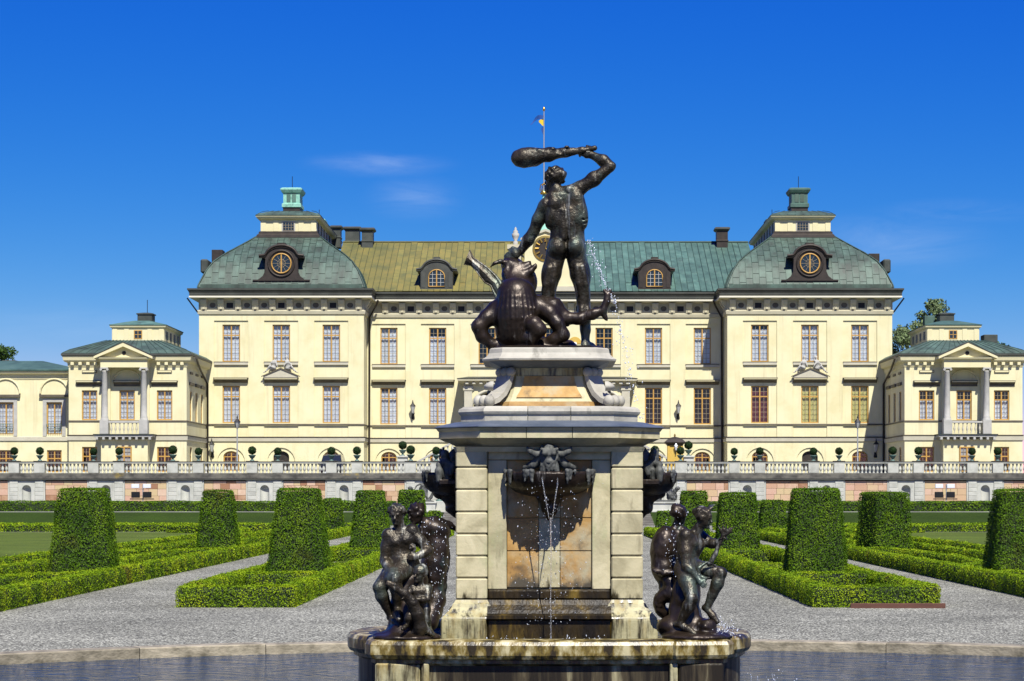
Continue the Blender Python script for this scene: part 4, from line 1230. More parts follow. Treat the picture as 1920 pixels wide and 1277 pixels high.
    sp.build('glazing_bars', M_muntin, dorm)
    # lantern storey along the ridge
    lx, ly0, ly1 = 2.52, Yp + 5.0, Yp + 24.5
    lp = rect(cx-lx, cx+lx, ly0, ly1)
    MB().sweep(lp, [(0.36, 25.62), (0.34, 25.85), (0.18, 26.0), (0.18, 26.14), (0.06, 26.22)]).build('lantern_plinth', M_dormer, PAL)
    lan = MB(); lan.sweep(lp, [(0, 26.1), (0, 27.3)]); lan = lan.build('lantern_wall', M_trim, PAL)
    for q in (-2.3, -1.15, 1.15, 2.3): MB().bbox(cx+q-0.24, cx+q+0.24, ly0-0.05, ly0-0.002, 26.22, 27.28, 0.01).build('lantern_pilaster', M_trim, lan)
    for i in range(16):
        for q in (-1, 1): MB().box(cx+q*(lx+0.002) - 0.03, cx+q*(lx+0.002) + 0.03, ly0+0.3+i*1.2, ly0+0.9+i*1.2, 26.3, 27.2).build('lantern_louvre', M_room if i % 2 else M_greystone, lan)
    wf = MB()
    wf.box(cx-0.62, cx+0.62, ly0-0.03, ly0-0.003, 26.22, 27.12); wf.build('window_surround', M_greystone, lan)
    gl = MB(); gl.quad((cx-0.5, ly0-0.034, 26.3), (cx+0.5, ly0-0.034, 26.3), (cx+0.5, ly0-0.034, 27.02), (cx-0.5, ly0-0.034, 27.02)); gl.build('pane', M_vglass, lan)
    bb = MB()
    for i in range(5): bb.box(cx-0.5+i*0.25-0.015, cx-0.5+i*0.25+0.015, ly0-0.06, ly0-0.036, 26.3, 27.02)
    for i in range(4): bb.box(cx-0.5, cx+0.5, ly0-0.058, ly0-0.037, 26.3+i*0.24-0.015, 26.3+i*0.24+0.015)
    bb.build('glazing_bars', M_muntin, lan)
    MB().sweep(lp, [(0.0, 27.26), (0.30, 27.36), (0.42, 27.52), (0.44, 27.60)]).build('lantern_cornice', M_trim, PAL)
    lr = MB(); lr.sweep(lp, [(0.44, 27.58), (0.46, 27.66), (0.1, 27.86), (-0.5, 28.08), (-1.2, 28.24), (-1.9, 28.32)], cap1=True)
    lr = lr.build('lantern_roof', M_roofdark, PAL)
    sm = MB()
    for i in range(-4, 5):
        x = cx + i*0.62; sm.tube([(cx + (x-cx)*(1+0.17), ly0 - 0.45, 27.68), (x, ly0 + 0.5, 28.09), (cx + (x-cx)*0.8, ly0 + 1.2, 28.26)], 0.025, 4)
    sm.build('standing_seams', M_seam, lr)
    # chimney on the lantern
    mg = M_chimgreen if sg < 0 else M_roofblue
    cp = rect(cx-0.76, cx+0.76, ly0+2.2, ly0+4.4)
    if sg > 0: cp = rect(cx-0.74, cx+0.74, ly0+2.2, ly0+4.4)
    ch = MB(); ch.sweep(cp, [(0.0, 28.15), (0.0, 28.72), (0.12, 28.74), (0.12, 29.05), (0.0, 29.12), (0.0, 30.05)])
    ch = ch.build('lantern_chimney', mg, PAL)
    MB().sweep(cp, [(0.0, 30.0), (0.12, 30.08), (0.24, 30.3), (0.26, 30.42), (0.1, 30.52), (-0.2, 30.58)], cap1=True).build('chimney_cap', mg, ch)
    MB().sweep(cp, [(0.02, 28.1), (0.02, 28.7)]).build('chimney_foot', M_dormer, ch)
    for q in (-0.45, 0.05): MB().box(cx+q, cx+q+0.36, ly0+2.17, ly0+2.199, 29.2, 30.0).build('chimney_panel', M_roofblue if sg < 0 else M_roofdark, ch)
    MB().tube([(cx-0.02, ly0+3, 30.55), (cx-0.02, ly0+3, 31.7)], 0.03, 5).build('lightning_rod', M_black, ch)
    MB().tube([(cx-sg*1.7, ly0+10, 28.1), (cx-sg*1.7, ly0+10, 29.6)], 0.03, 5).build('lightning_rod', M_black, ch)
    b2 = MB(); b2.bbox(cx-sg*1.9-0.5, cx-sg*1.9+0.5, ly0+8.8, ly0+11, 27.8, 28.55, 0.05); b2.build('roof_hatch', mg, lr)
    # outer flank dormer seen in profile and its chimney
    xo = cx + sg*hw
    MB().bbox(xo - sg*0.2 if sg > 0 else xo - 0.5, xo + 0.5 if sg > 0 else xo + 0.2, Yp+4.2, Yp+6.8, 22.35, 23.6, 0.12).build('flank_dormer', M_chimdark, PAL)
    h2 = 24.55 if sg < 0 else 24.2
    MB().bbox(xo - sg*0.9 - 0.5, xo - sg*0.9 + 0.5, Yp+5.0, Yp+6.4, 22.6, h2, 0.03).build('flank_chimney', M_dormer, PAL)
    # brown rain pipe in the inner corner
    xi = sg*PX0
    MB().tube([(xi - sg*1.05, Yc-1.0, 19.7), (xi - sg*0.9, Yc-0.9, 19.3), (xi - sg*0.22, Yc-0.16, 18.2), (xi - sg*0.18, Yc-0.14, 3.5)], 0.09, 8).build('rain_pipe', M_dormer, PAL)
    xo = sg*PX1
    MB().tube([(xo + sg*0.95, Yp-0.6, 19.6), (xo + sg*0.5, Yp-0.35, 18.95), (xo + sg*0.12, Yp-0.1, 18.4)], 0.07, 8).build('rain_pipe', M_black, PAL)
# copper sheets have their number of repair year scratched pale on the right roof: left as bare pale patches
# ---- straight roof of the centre
E0, RD = (Yc - 0.85, 20.52), (197.2, 26.45)
sl = Vector((0, RD[0]-E0[0], RD[1]-E0[1])); SL = sl.length; ang = math.atan2(sl.z, sl.y)
for sg in (-1, 1):
    m, ms = (M_roofyel, M_seamy) if sg < 0 else (M_roofblue, M_seam)
    xa, xb = (-19.5, 0.0) if sg < 0 else (0.0, 19.5)
    mb = MB(); mb.quad((xa, E0[0], E0[1]), (xb, E0[0], E0[1]), (xb, RD[0], RD[1]), (xa, RD[0], RD[1]))
    mb.quad((xa, RD[0], RD[1]), (xb, RD[0], RD[1]), (xb, 209, E0[1]), (xa, 209, E0[1]))
    roof = mb.build('roof_slope', m, PAL)
    cw = 0.56; rows = 6; rl = SL/rows
    p = MB(); p.bbox(-cw/2+0.022, cw/2-0.022, 0, rl-0.03, 0.004, 0.034, 0.006); pm = p.mesh('roof_sheet')
    V, F = [], []; sm = MB(); rr = random.Random(31 + sg)
    for c in range(34):
        x = sg*(0.28 + c*cw); s0 = (0.5 if c % 2 else 0.0) + rr.uniform(-0.12, 0.12)
        for k in range(rows):
            s = (k + max(min(s0, 0.9), 0)*0.999 - (0.5 if c % 2 else 0))*rl
            s = max(s, 0.02)
            if s + rl > SL: continue
            if c < 25:
                o = put('roof_sheet', pm, m, roof, (x, E0[0] + math.cos(ang)*s, E0[1] + math.sin(ang)*s)); o.rotation_euler = (ang, 0, 0)
        xs = sg*c*cw
        a = Vector((xs, E0[0], E0[1])); b = Vector((xs, RD[0], RD[1])); n = Vector((0, -math.sin(ang), math.cos(ang)))
        sm.tube([a + n*0.045, b + n*0.045], 0.028, 4, False)
    sm.tube([(xa, RD[0], RD[1]+0.05), (xb, RD[0], RD[1]+0.05)], 0.09, 6)
    sm.build('standing_seams', ms, roof)['kind'] = 'stuff'
# arched dormers
for sg in (-1, 1):
    cx = sg*9.85; y0, y1 = Yc - 0.35, Yc + 4.5
    half = [(1.45, 20.55), (1.45, 22.35), (1.82, 22.45), (1.82, 22.6), (1.45, 22.75)] + [(1.25*math.cos(R(a)), 22.55 + 0.85*math.sin(R(a))) for a in (30, 50, 70, 88)]
    dm = MB(); dm.prism(([(cx+x, z) for x, z in half] + [(cx-x, z) for x, z in half[::-1]])[::-1], y0, y1); dm = dm.build('arched_dormer', M_dormer if sg > 0 else M_gutter, PAL)
    hd = MB(); hp = [(cx+1.85, 22.55), (cx+1.42, 22.62)] + [(cx + 1.3*math.cos(R(a)), 22.55 + 0.88*math.sin(R(a))) for a in range(15, 166, 10)] + [(cx-1.42, 22.62), (cx-1.85, 22.55)]
    hd.tube([(x, y0-0.06, z) for x, z in hp], 0.10, 6); hd.tube([(x, y0-0.02, z-0.15) for x, z in hp], 0.07, 6)
    hd.box(cx-0.3, cx+0.3, y0-0.1, y0+0.7, 23.36, 23.66); hd.box(cx-1.5, cx+1.5, y0-0.12, y0-0.002, 20.56, 20.86)
    for q in (-1, 1): hd.box(cx+q*1.22-0.16, cx+q*1.22+0.16, y0-0.05, y0-0.001, 20.9, 22.3)
    hd.build('dormer_hood', M_dormer if sg > 0 else M_gutter, dm)
    A = arch_pts(cx, 0.72, 21.85, 0.66)
    g = MB(); g.add([(cx-0.72, y0-0.02, 21.0), *[(a, y0-0.02, b) for a, b in A], (cx+0.72, y0-0.02, 21.0)][::-1], [tuple(range(len(A)+2))]); g.build('pane', M_vglass, dm)
    f = MB(); f.tube([(cx-0.72, y0-0.05, 21.0), *[(a, y0-0.05, b) for a, b in A], (cx+0.72, y0-0.05, 21.0), (cx-0.72, y0-0.05, 21.0)], 0.055, 5); f.box(cx-0.05, cx+0.05, y0-0.08, y0-0.03, 21.0, 22.5); f.build('window_frame', M_ochre, dm)
    b = MB()
    for q in (-0.37, 0.37): b.box(cx+q-0.02, cx+q+0.02, y0-0.05, y0-0.03, 21.0, 22.4)
    for z in (21.36, 21.72, 22.08): b.box(cx-0.7, cx+0.7, y0-0.052, y0-0.028, z-0.02, z+0.02)
    b.build('glazing_bars', M_greystone, dm)
# ridge chimneys
def chimney(x, y, w, z0, z1, m):
    p = rect(x-w/2, x+w/2, y, y+1.4)
    o = MB(); o.sweep(p, [(0, z0), (0, z0+(z1-z0)*0.42), (0.06, z0+(z1-z0)*0.44), (0.06, z0+(z1-z0)*0.48), (0, z0+(z1-z0)*0.5), (0, z1-0.3)]); o = o.build('chimney', m, PAL)
    MB().sweep(p, [(0, z1-0.4), (0.2, z1-0.25), (0.2, z1-0.12), (0.1, z1-0.05), (-0.3, z1)], cap1=True).build('chimney_cap', M_gutter, o)
chimney(-18.75, 198.5, 1.35, 25.5, 28.2, M_chimdark)
chimney(-17.05, 195.8, 1.05, 25.3, 27.75, M_chimdark)
chimney(16.9, 195.8, 1.05, 25.3, 27.8, M_dormer)
chimney(-20.6, 201.5, 0.8, 26.5, 28.7, M_chimdark)

# ---- clock gable, spire with crown, flag
y0 = Yc - 0.9
half = [(3.75, 20.5), (3.75, 20.95), (3.2, 21.05), (2.6, 21.5), (2.15, 22.3), (1.9, 23.3), (1.85, 25.05), (2.15, 25.1), (2.15, 25.3), (0.0, 26.1)]
g = MB(); g.prism(([(x, z) for x, z in half] + [(-x, z) for x, z in half[-2::-1]])[::-1], y0, y0+2.2)
gab = g.build('clock_gable', M_trim, PAL)
g = MB(); g.box(-3.85, 3.85, y0-0.12, y0-0.002, 20.52, 20.95); g.build('gable_base', M_band, gab)
for q in (-1, 1):
    g = MB(); g.prism([(0, 26.12), (q*2.25, 25.3), (q*2.25, 25.12), (0, 25.9)][::q], y0-0.16 - (q+1)*0.002, y0-0.002); g.build('gable_moulding', M_band, gab)
ck = MB(); ck.lathe((0, 0, 0), [(1.18, 0), (1.18, 0.06), (1.02, 0.08)], 40, False)
ckm = ck.mesh('clock_face'); o = put('clock_face', ckm, M_goldm, gab, (0, y0-0.002, 24.35)); o.rotation_euler = (R(90), 0, 0)
ck = MB(); ck.lathe((0, 0, 0.08), [(0.98, 0.0), (0.98, 0.015)], 40, False); o = put('clock_dial', ck.mesh('clock_dial'), M_dormer, gab, (0, y0-0.002, 24.35)); o.rotation_euler = (R(90), 0, 0)
for i in range(12):
    a = i*math.pi/6; MB().tube([(0.62*math.cos(a), y0-0.12, 24.35 + 0.62*math.sin(a)), (0.96*math.cos(a), y0-0.12, 24.35 + 0.96*math.sin(a))], 0.10, 4).build('clock_numeral', M_goldm, gab)
MB().tube([(0, y0-0.16, 24.35), (0.12, y0-0.16, 25.1)], 0.04, 4).build('clock_hand', M_goldm, gab)
MB().tube([(0, y0-0.19, 24.35), (0.45, y0-0.19, 24.1)], 0.045, 4).build('clock_hand', M_goldm, gab)
for q in (-2.72, 2.72):
    mb = MB(); mb.box(q-0.75, q+0.75, y0+0.1, y0+1.4, 24.35, 24.75); mb.box(q-0.5, q+0.5, y0+0.3, y0+1.2, 21.2, 24.35); mb.build('urn_ledge', M_frieze, gab)
    MB().lathe((q, y0+0.7, 24.75), [(0.22, 0), (0.22, 0.3), (0.12, 0.4), (0.3, 0.75), (0.34, 1.0), (0.2, 1.15), (0.24, 1.25), (0.1, 1.4), (0.12, 1.5), (0.02, 1.65)], 12).build('urn', M_greystone, gab)
sp = MB(); sp.lathe((-0.15, y0+1.4, 25.6), [(0.9, 0), (0.7, 0.7), (0.45, 1.2), (0.4, 1.6), (0.6, 1.9), (0.62, 2.05), (0.3, 2.3), (0.22, 2.8), (0.4, 3.1), (0.4, 3.2), (0.15, 3.4), (0.12, 4.2)], 10)
sp = sp.build('spire', M_chimgreen, gab)
cr = MB()
for i in range(6):
    a = i*math.pi/3
    cr.tube([(-0.15 + 0.1*math.cos(a), y0+1.4 + 0.1*math.sin(a), 29.55), (-0.15 + 0.36*math.cos(a), y0+1.4 + 0.36*math.sin(a), 29.9), (-0.15 + 0.3*math.cos(a), y0+1.4 + 0.3*math.sin(a), 30.3), (-0.15, y0+1.4, 30.45)], 0.05, 5)
cr.lathe((-0.15, y0+1.4, 29.45), [(0.3, 0), (0.38, 0.12), (0.3, 0.24)], 10); cr.build('gilt_crown', M_goldm, gab)
fp = thing('flagpole', 'thin flagpole with a gilt finial rising from the roof behind the bronze hero', 'flagpole', (-0.15, y0+1.4, 29.6))
MB().tube([(-0.15, y0+1.4, 29.6), (-0.15, y0+1.4, 37.0)], [0.07, 0.045], 6).build('pole', M_iron, fp)
MB().lathe((-0.15, y0+1.4, 37.0), [(0.05, 0), (0.13, 0.12), (0.12, 0.25), (0.03, 0.4)], 8).build('finial', M_goldm, fp)
fl = thing('flag', 'blue flag with a yellow cross blowing at the top of the flagpole', 'flag', (-0.15, y0+1.4, 36.2))
def fsheet(nm, pts, m):
    V = []
    for x, za, zb in pts: V += [(-0.2 + x, y0+1.4 + 0.08*math.sin(x*7), za), (-0.2 + x, y0+1.4 + 0.10*math.sin(x*6+1), zb)]
    V2 = [(a, b+0.012, c) for a, b, c in V]
    n = len(V)
    f = [(2*i, 2*i+2, 2*i+3, 2*i+1) for i in range(n//2-1)] + [(n+2*i+1, n+2*i+3, n+2*i+2, n+2*i) for i in range(n//2-1)]
    mb = MB(); mb.add(V + V2, f, True); return mb.build(nm, m, fl)
fsheet('upper_blue', [(0.0, 36.32, 36.62), (-0.25, 36.30, 36.66), (-0.5, 36.28, 36.62), (-0.75, 36.10, 36.42), (-1.0, 35.82, 36.02), (-1.2, 35.72, 35.80)], M_flagb)
fsheet('cross_arm', [(0.05, 35.62, 36.32), (-0.12, 35.72, 36.30), (-0.3, 35.90, 36.22), (-0.42, 36.02, 36.12)], M_flagy)
fsheet('lower_blue', [(0.1, 34.6, 35.60), (-0.05, 34.9, 35.58), (-0.2, 35.25, 35.5)], M_flagb)

# ---- entrance porch with arches, dark behind the fountain
PO = thing('entrance_porch', 'cream entrance porch with arches and flat grey cornice in the middle of the palace front', 'porch', (0.15, 183, 3.5))
px0, px1, py = -7.2, 7.5, 182.6
mb = MB(); T = lambda u, d, z: (u, py + d, z)
cs = [-4.9, 0.15, 5.2]
wall(mb, T, px0, px1, 3.3, 11.9, [(c-1.55, c+1.55, 7.6, 11.3, 0.5) for c in cs], 0.5)
for c in cs: spandrel(mb, T, c, 1.55, 9.75, 1.55, 11.3, 0.0, 0.5)
for X in (px0, px1): mb.quad((X, py, 3.3), (X, Yc-0.01, 3.3), (X, Yc-0.01, 11.9), (X, py, 11.9))
mb.build('porch_wall', M_trim, PO)
MB().box(px0+0.1, px1-0.1, py+0.9, py+1.0, 3.3, 11.8).build('porch_recess_dark', M_dormer, PO)  # one dark sheet behind all arches, the recess's dark put into its colour
for i, c in enumerate((-6.9, -2.6, -2.1, 2.4, 2.9, 7.15)):
    MB().bbox(c-0.36, c+0.36, py-0.12, py-0.002, 7.4, 11.6, 0.02).build('pilaster', M_band, PO); MB().bbox(c-0.46, c+0.46, py-0.18, py-0.001, 11.45, 11.85, 0.03).build('pilaster_capital', M_band, PO)
for c in cs: 
    mb = MB(); mb.tube([(a, py-0.03, b) for a, b in arch_pts(c, 1.72, 9.75, 1.72)], 0.14, 6); mb.build('arch_moulding', M_band, PO)
MB().sweep(rect(px0, px1, py, Yc-0.02), [(0.0, 11.85), (0.1, 11.95), (0.12, 12.1), (0.35, 12.2), (0.62, 12.3), (0.65, 12.48)]).build('porch_cornice', M_frieze, PO)
MB().sweep(rect(px0, px1, py, Yc-0.02), [(0.65, 12.48), (0.70, 12.52), (-0.3, 12.72)], cap1=True).build('porch_roof', M_gutter, PO)
db = MB(); db.bbox(-0.14, 0.14, -0.5, 0, 12.0, 12.18, 0.02); dbm = db.mesh('dentil')
for i in range(24): put('dentil', dbm, M_band, PO, (px0 + 0.2 + i*(px1-px0-0.4)/23, py, 0))

# ---- wing pavilions
def wing(sg):
    side = 'left' if sg < 0 else 'right'
    lab = {'left': 'two storey cream side pavilion with pedimented columns left of the palace', 'right': 'two storey cream side pavilion with pedimented columns right of the palace'}[side]
    Y = 172.0; XI, XO = 30.15, 40.05
    root = thing('wing_pavilion', lab, 'building', (sg*35.1, Y, 3.5), 'side pavilions of the palace')
    X = lambda x: sg*x
    def sp_(a, b): return (min(X(a), X(b)), max(X(a), X(b)))
    xa, xb = sp_(XI, XO)
    cs = [X(c) for c in (32.0, 35.15, 38.3)]
    mb = MB(); T = lambda u, d, z: (u, Y + d, z)
    op = [(c-0.65, c+0.65, 8.45, 10.95, 0.16) for c in cs] + [(c-0.63, c+0.63, 4.1, 6.2, 0.16) for c in cs]
    wall(mb, T, xa, xb, 3.3, 13.3, op)
    # inner flank with narrow blind windows, other sides plain
    T3 = lambda u, d, z: (X(XI) + sg*d, u, z)
    fop = [(Y+1.6, Y+2.7, 8.45, 10.95, 0.16), (Y+4.4, Y+5.5, 8.45, 10.95, 0.16), (Y+7.2, Y+8.3, 8.45, 10.95, 0.16), (Y+1.6, Y+2.7, 4.1, 6.2, 0.16), (Y+7.2, Y+8.3, 4.1, 6.2, 0.16)]
    wall(mb, T3, Y, Yp+0.02, 3.3, 13.3, fop)
    mb.quad((X(XO), Y, 3.3), (X(XO), Y+14, 3.3), (X(XO), Y+14, 13.3), (X(XO), Y, 13.3)); mb.quad((xa, Y+14, 3.3), (xb, Y+14, 3.3), (xb, Y+14, 13.3), (xa, Y+14, 13.3))
    mb.build('wall', M_wall, root)
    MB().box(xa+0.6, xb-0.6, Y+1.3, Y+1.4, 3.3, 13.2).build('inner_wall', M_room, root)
    cm = M_curtain if sg < 0 else None
    for i, c in enumerate(cs):
        window(root, c, Y+0.10, 8.45, (1.3, 2.5, 0.68, 2, 4), M_curtain if (sg < 0 or i != 1) else M_curtain, drop=0.0 if sg < 0 else 0.33)
        window(root, c, Y+0.10, 4.1, (1.26, 2.1, 0.62, 2, 3), M_curtain if (i == 1) else None, drop=0.3)
        mb = MB(); mb.prism([(Y-0.03, 11.3), (Y+0.0, 11.3), (Y+0.0, 11.72), (Y-0.26, 11.72), (Y-0.26, 11.62), (Y-0.05, 11.45)], c-1.1, c+1.1, 'x'); mb.build('window_hood', M_shelf, root)
        MB().box(c-1.06, c+1.06, Y-0.272, Y-0.261, 11.63, 11.70).build('hood_strip', M_trim, root)
        mb = MB(); mb.box(c-1.13, c+1.13, Y-0.28, Y-0.001, 11.725, 11.76); mb.box(c-1.1, c+1.1, Y-0.05, Y-0.001, 11.28, 11.34); mb.build('hood_cover', M_shelf, root)
        if i != 1:
            mb = MB(); mb.box(c-0.62, c+0.62, Y-0.08, Y-0.001, 12.42, 12.62); mb.build('slot_moulding', M_shelf, root)
            mb = MB(); mb.box(c-0.57, c+0.57, Y-0.11, Y-0.081, 12.46, 12.58); mb.build('slot_panel', M_trim, root)
    for k, (ya, yb, za, zb, dd) in enumerate(fop):
        sp = (1.1, zb-za, 0.68, 2, 4)
        window(root, X(XI) + sg*0.10, (ya+yb)/2, za, sp, None, rz=R(90)*(-sg) if sg > 0 else R(90))
    for yy in (Y+2.15, Y+4.95, Y+7.75):
        MB().box(*sorted((X(XI)-sg*0.16, X(XI)-sg*0.001)), yy-0.9, yy+0.9, 11.45, 11.7).build('window_hood', M_shelf, root)
        MB().box(*sorted((X(XI)-sg*0.08, X(XI)-sg*0.001)), yy-0.6, yy+0.6, 12.4, 12.6).build('slot_moulding', M_shelf, root)
    foot = rect(xa, xb, Y, Y+14)
    MB().sweep(foot, [(0.002, 6.72), (0.09, 6.76), (0.11, 7.10), (0.002, 7.14)]).build('string_course', M_band, root)
    MB().sweep(foot, [(0.002, 7.145), (0.15, 7.15), (0.15, 7.20), (0.002, 7.22)]).build('string_cover', M_shelf, root)
    MB().sweep(foot, [(0.002, 8.30), (0.06, 8.31), (0.06, 8.40), (0.002, 8.43)]).build('sill_line', M_shelf, root)
    MB().sweep(foot, [(0.002, 12.9), (0.06, 12.95), (0.10, 13.25), (0.30, 13.34), (0.38, 13.45), (0.44, 13.75), (0.47, 13.80)]).build('cornice', M_trim, root)
    MB().sweep(foot, [(0.47, 13.80), (0.54, 13.86), (0.54, 14.0), (0.2, 14.08)]).build('gutter', M_gutter, root)
    md = MB(); md.bbox(-0.14, 0.14, -0.26, 0, 13.05, 13.3, 0.02); mdm = md.mesh('modillion')
    for i in range(15):
        xx = xa + 0.35 + i*(xb-xa-0.7)/14
        if abs(xx - cs[1]) > 2.1: put('modillion', mdm, M_trim, root, (xx, Y-0.04, 0))
    rf = MB(); rf.sweep(foot, [(0.52, 14.02), (0.0, 14.35), (-1.6, 14.95), (-2.7, 15.35)], cap1=True); rf = rf.build('roof', M_roofdark, root)
    sm = MB()
    for i in range(17):
        f = -1 + 2*i/16; sm.tube([((xa+xb)/2 + f*5.4, Y-0.48, 14.06), ((xa+xb)/2 + f*4.9, Y+0.02, 14.38), ((xa+xb)/2 + f*2.3, Y+2.7, 15.38)], 0.025, 4)
    sm.build('standing_seams', M_seam, rf)['kind'] = 'stuff'
    # lantern
    lc = (xa+xb)/2; lp = rect(lc-2.25, lc+2.25, Y+4.4, Y+12.4)
    ln = MB(); ln.sweep(lp, [(0, 15.2), (0, 16.6)]); ln = ln.build('lantern_wall', M_trim, root)
    for q in (-2.0, -1.0, 1.0, 2.0): MB().bbox(lc+q-0.2, lc+q+0.2, Y+4.36, Y+4.398, 15.38, 16.5, 0.008).build('lantern_pilaster', M_trim, ln)
    for k in range(4):
        for q in (-1, 1): MB().box(lc+q*2.25-0.03, lc+q*2.25+0.03, Y+5.3+k*1.8, Y+6.0+k*1.8, 15.6, 16.3).build('lantern_light', M_vglass, ln)
    fr = MB(); fr.box(lc-0.36, lc+0.36, Y+4.37, Y+4.397, 15.6, 16.35); fr.build('window_surround', M_ochre, ln)
    gl = MB(); gl.quad((lc-0.29, Y+4.365, 15.67), (lc+0.29, Y+4.365, 15.67), (lc+0.29, Y+4.365, 16.28), (lc-0.29, Y+4.365, 16.28)); gl.build('pane', M_vglass, ln)
    gb = MB(); gb.box(lc-0.025, lc+0.025, Y+4.345, Y+4.363, 15.67, 16.28); gb.box(lc-0.29, lc+0.29, Y+4.347, Y+4.362, 15.95, 16.0); gb.build('glazing_bars', M_ochre, ln)
    MB().sweep(lp, [(0, 16.5), (0.14, 16.6), (0.18, 16.75)]).build('lantern_cornice', M_trim, root)
    lr = MB(); lr.sweep(lp, [(0.2, 16.75), (0.22, 16.82), (-1.0, 17.15), (-1.6, 17.3)], cap1=True); lr = lr.build('lantern_roof', M_roofblue, root)
    ck_ = MB(); ck_.bbox(lc-0.62, lc+0.66, Y+7.2, Y+8.6, 17.1, 17.95, 0.04); ck_.sweep(rect(lc-0.62, lc+0.66, Y+7.2, Y+8.6), [(0.08, 17.95), (0.08, 18.05), (-0.4, 18.15)], cap1=True); ck_.build('lantern_chimney', M_chimdark, root)
    if sg > 0: MB().bbox(lc-1.6, lc-0.7, Y+9.0, Y+10.0, 17.0, 18.0, 0.04).build('roof_hatch', M_roofblue, root); MB().bbox(lc+3.0, lc+4.2, Y+6, Y+7.4, 14.6, 16.1, 0.04).build('chimney', M_chimdark, root)
    MB().tube([(lc+0.1, Y+8, 18.1), (lc+0.1, Y+8, 19.3)], 0.03, 5).build('lightning_rod', M_black, root)
    # projecting middle: porch below, balcony with columns and pediment above
    c = cs[1]; yf = Y - 1.35
    mb = MB(); mb.box(c-1.95, c+1.95, yf+0.25, Y-0.004, 3.3, 6.85); mb.build('porch_block', M_wall, root)
    window(root, c, yf+0.14, 4.1, (1.26, 2.1, 0.62, 2, 3), None)
    MB().box(c-0.62, c+0.62, yf+0.235, yf+0.246, 4.12, 6.18).build('window_dark', M_room, root)
    MB().box(c-0.55, c+0.55, yf+0.228, yf+0.234, 4.9, 6.1).build('window_blind', M_greystone, root)
    MB().bbox(c-2.42, c+2.42, yf-0.25, Y-0.004, 6.98, 7.16, 0.02).build('balcony_slab', M_greystone, root)
    MB().box(c-2.5, c+2.5, yf-0.33, Y-0.004, 7.165, 7.24).build('balcony_cover', M_chimdark, root)
    bk = MB(); bk.bbox(-0.1, 0.1, -0.35, 0.2, 6.76, 6.975, 0.02); bkm = bk.mesh('balcony_bracket')
    for i in range(9): put('balcony_bracket', bkm, M_greystone, root, (c-2.2+i*0.55, yf+0.1, 0))
    for q in (-1, 1):
        xq = c + q*1.64
        MB().bbox(xq-0.36, xq+0.36, yf-0.12, yf+0.6, 7.245, 8.42, 0.02).build('column_plinth', M_greystone, root)
        col = MB(); col.lathe((xq, yf+0.24, 8.42), [(0.34, 0), (0.34, 0.1), (0.28, 0.16), (0.31, 0.24), (0.255, 0.32), (0.255, 1.3), (0.215, 4.0), (0.25, 4.06), (0.22, 4.12)], 18)
        col.build('column', M_greystone, root)
        cp = MB(); cp.bbox(xq-0.32, xq+0.32, yf-0.02, yf+0.5, 12.66, 12.80, 0.02)
        for e in (-1, 1): cp.tube([(xq+e*0.27, yf-0.04, 12.62), (xq+e*0.27, yf+0.52, 12.62)], 0.10, 10)
        cp.build('column_capital', M_greystone, root)
        MB().bbox(xq-0.26, xq+0.26, Y-0.14, Y-0.002, 8.42, 12.8, 0.01).build('pilaster', M_trim, root)
    bal = MB(); bal.lathe((0, 0, 7.30), [(0.06, 0), (0.06, 0.08), (0.04, 0.14), (0.1, 0.35), (0.09, 0.45), (0.035, 0.68), (0.06, 0.78), (0.06, 0.85)], 8); balm = bal.mesh('baluster')
    for i in range(7): put('baluster', balm, M_band, root, (c-1.05+i*0.35, yf+0.1, 0))
    MB().bbox(c-1.28, c+1.28, yf-0.02, yf+0.22, 8.16, 8.32, 0.02).build('balcony_rail', M_greystone, root)
    MB().sweep(rect(c-1.95, c+1.95, yf, Y-0.01), [(0, 12.80), (0, 13.42)], cap0=True).build('entablature', M_trim, root)
    MB().sweep(rect(c-1.95, c+1.95, yf, Y-0.01), [(0, 13.42), (0.2, 13.5), (0.25, 13.62)], cap1=True).build('pediment_base', M_trim, root)
    mb = MB(); mb.prism([(c-2.15, 13.62), (c+2.15, 13.62), (c, 14.62)], yf+0.1, Y+2.5); tym = mb.build('pediment', M_trim, root)
    mb = MB()
    for q in (-1, 1): mb.prism([(c, 14.86), (c + q*2.45, 13.72), (c + q*2.45, 13.50), (c, 14.52)][::q], yf-0.32, Y+2.6)
    mb.build('pediment_moulding', M_trim, tym)
    mb = MB()
    for q in (-1, 1): mb.prism([(c, 14.92), (c + q*2.5, 13.76), (c + q*2.5, 13.725), (c, 14.87)][::q], yf-0.36, Y+2.7)
    mb.build('pediment_cover', M_gutter, tym)
    ob = MB(); ob.lathe((0, 0, 0), [(0.17, 0), (0.17, 0.02)], 16, False); o = put('round_light', ob.mesh('round_light'), M_room, tym, (c, yf+0.095, 14.0)); o.rotation_euler = (R(90), 0, 0)
    am = MB(); am.tube([(a, Y-0.04, b) for a, b in arch_pts(c, 1.2, 11.55, 1.1)], 0.09, 6); am.build('arch_moulding', M_trim, root)
    # corner pipes
    MB().tube([(X(XI)-sg*0.75, Y+0.3, 13.7), (X(XI)-sg*0.3, Y+5, 13.0), (X(XI)-sg*0.14, Yp-0.14, 12.0), (X(XI)-sg*0.14, Yp-0.14, 3.5)], 0.09, 8).build('rain_pipe', M_dormer, root)
    return root
wing(-1); wing(1)

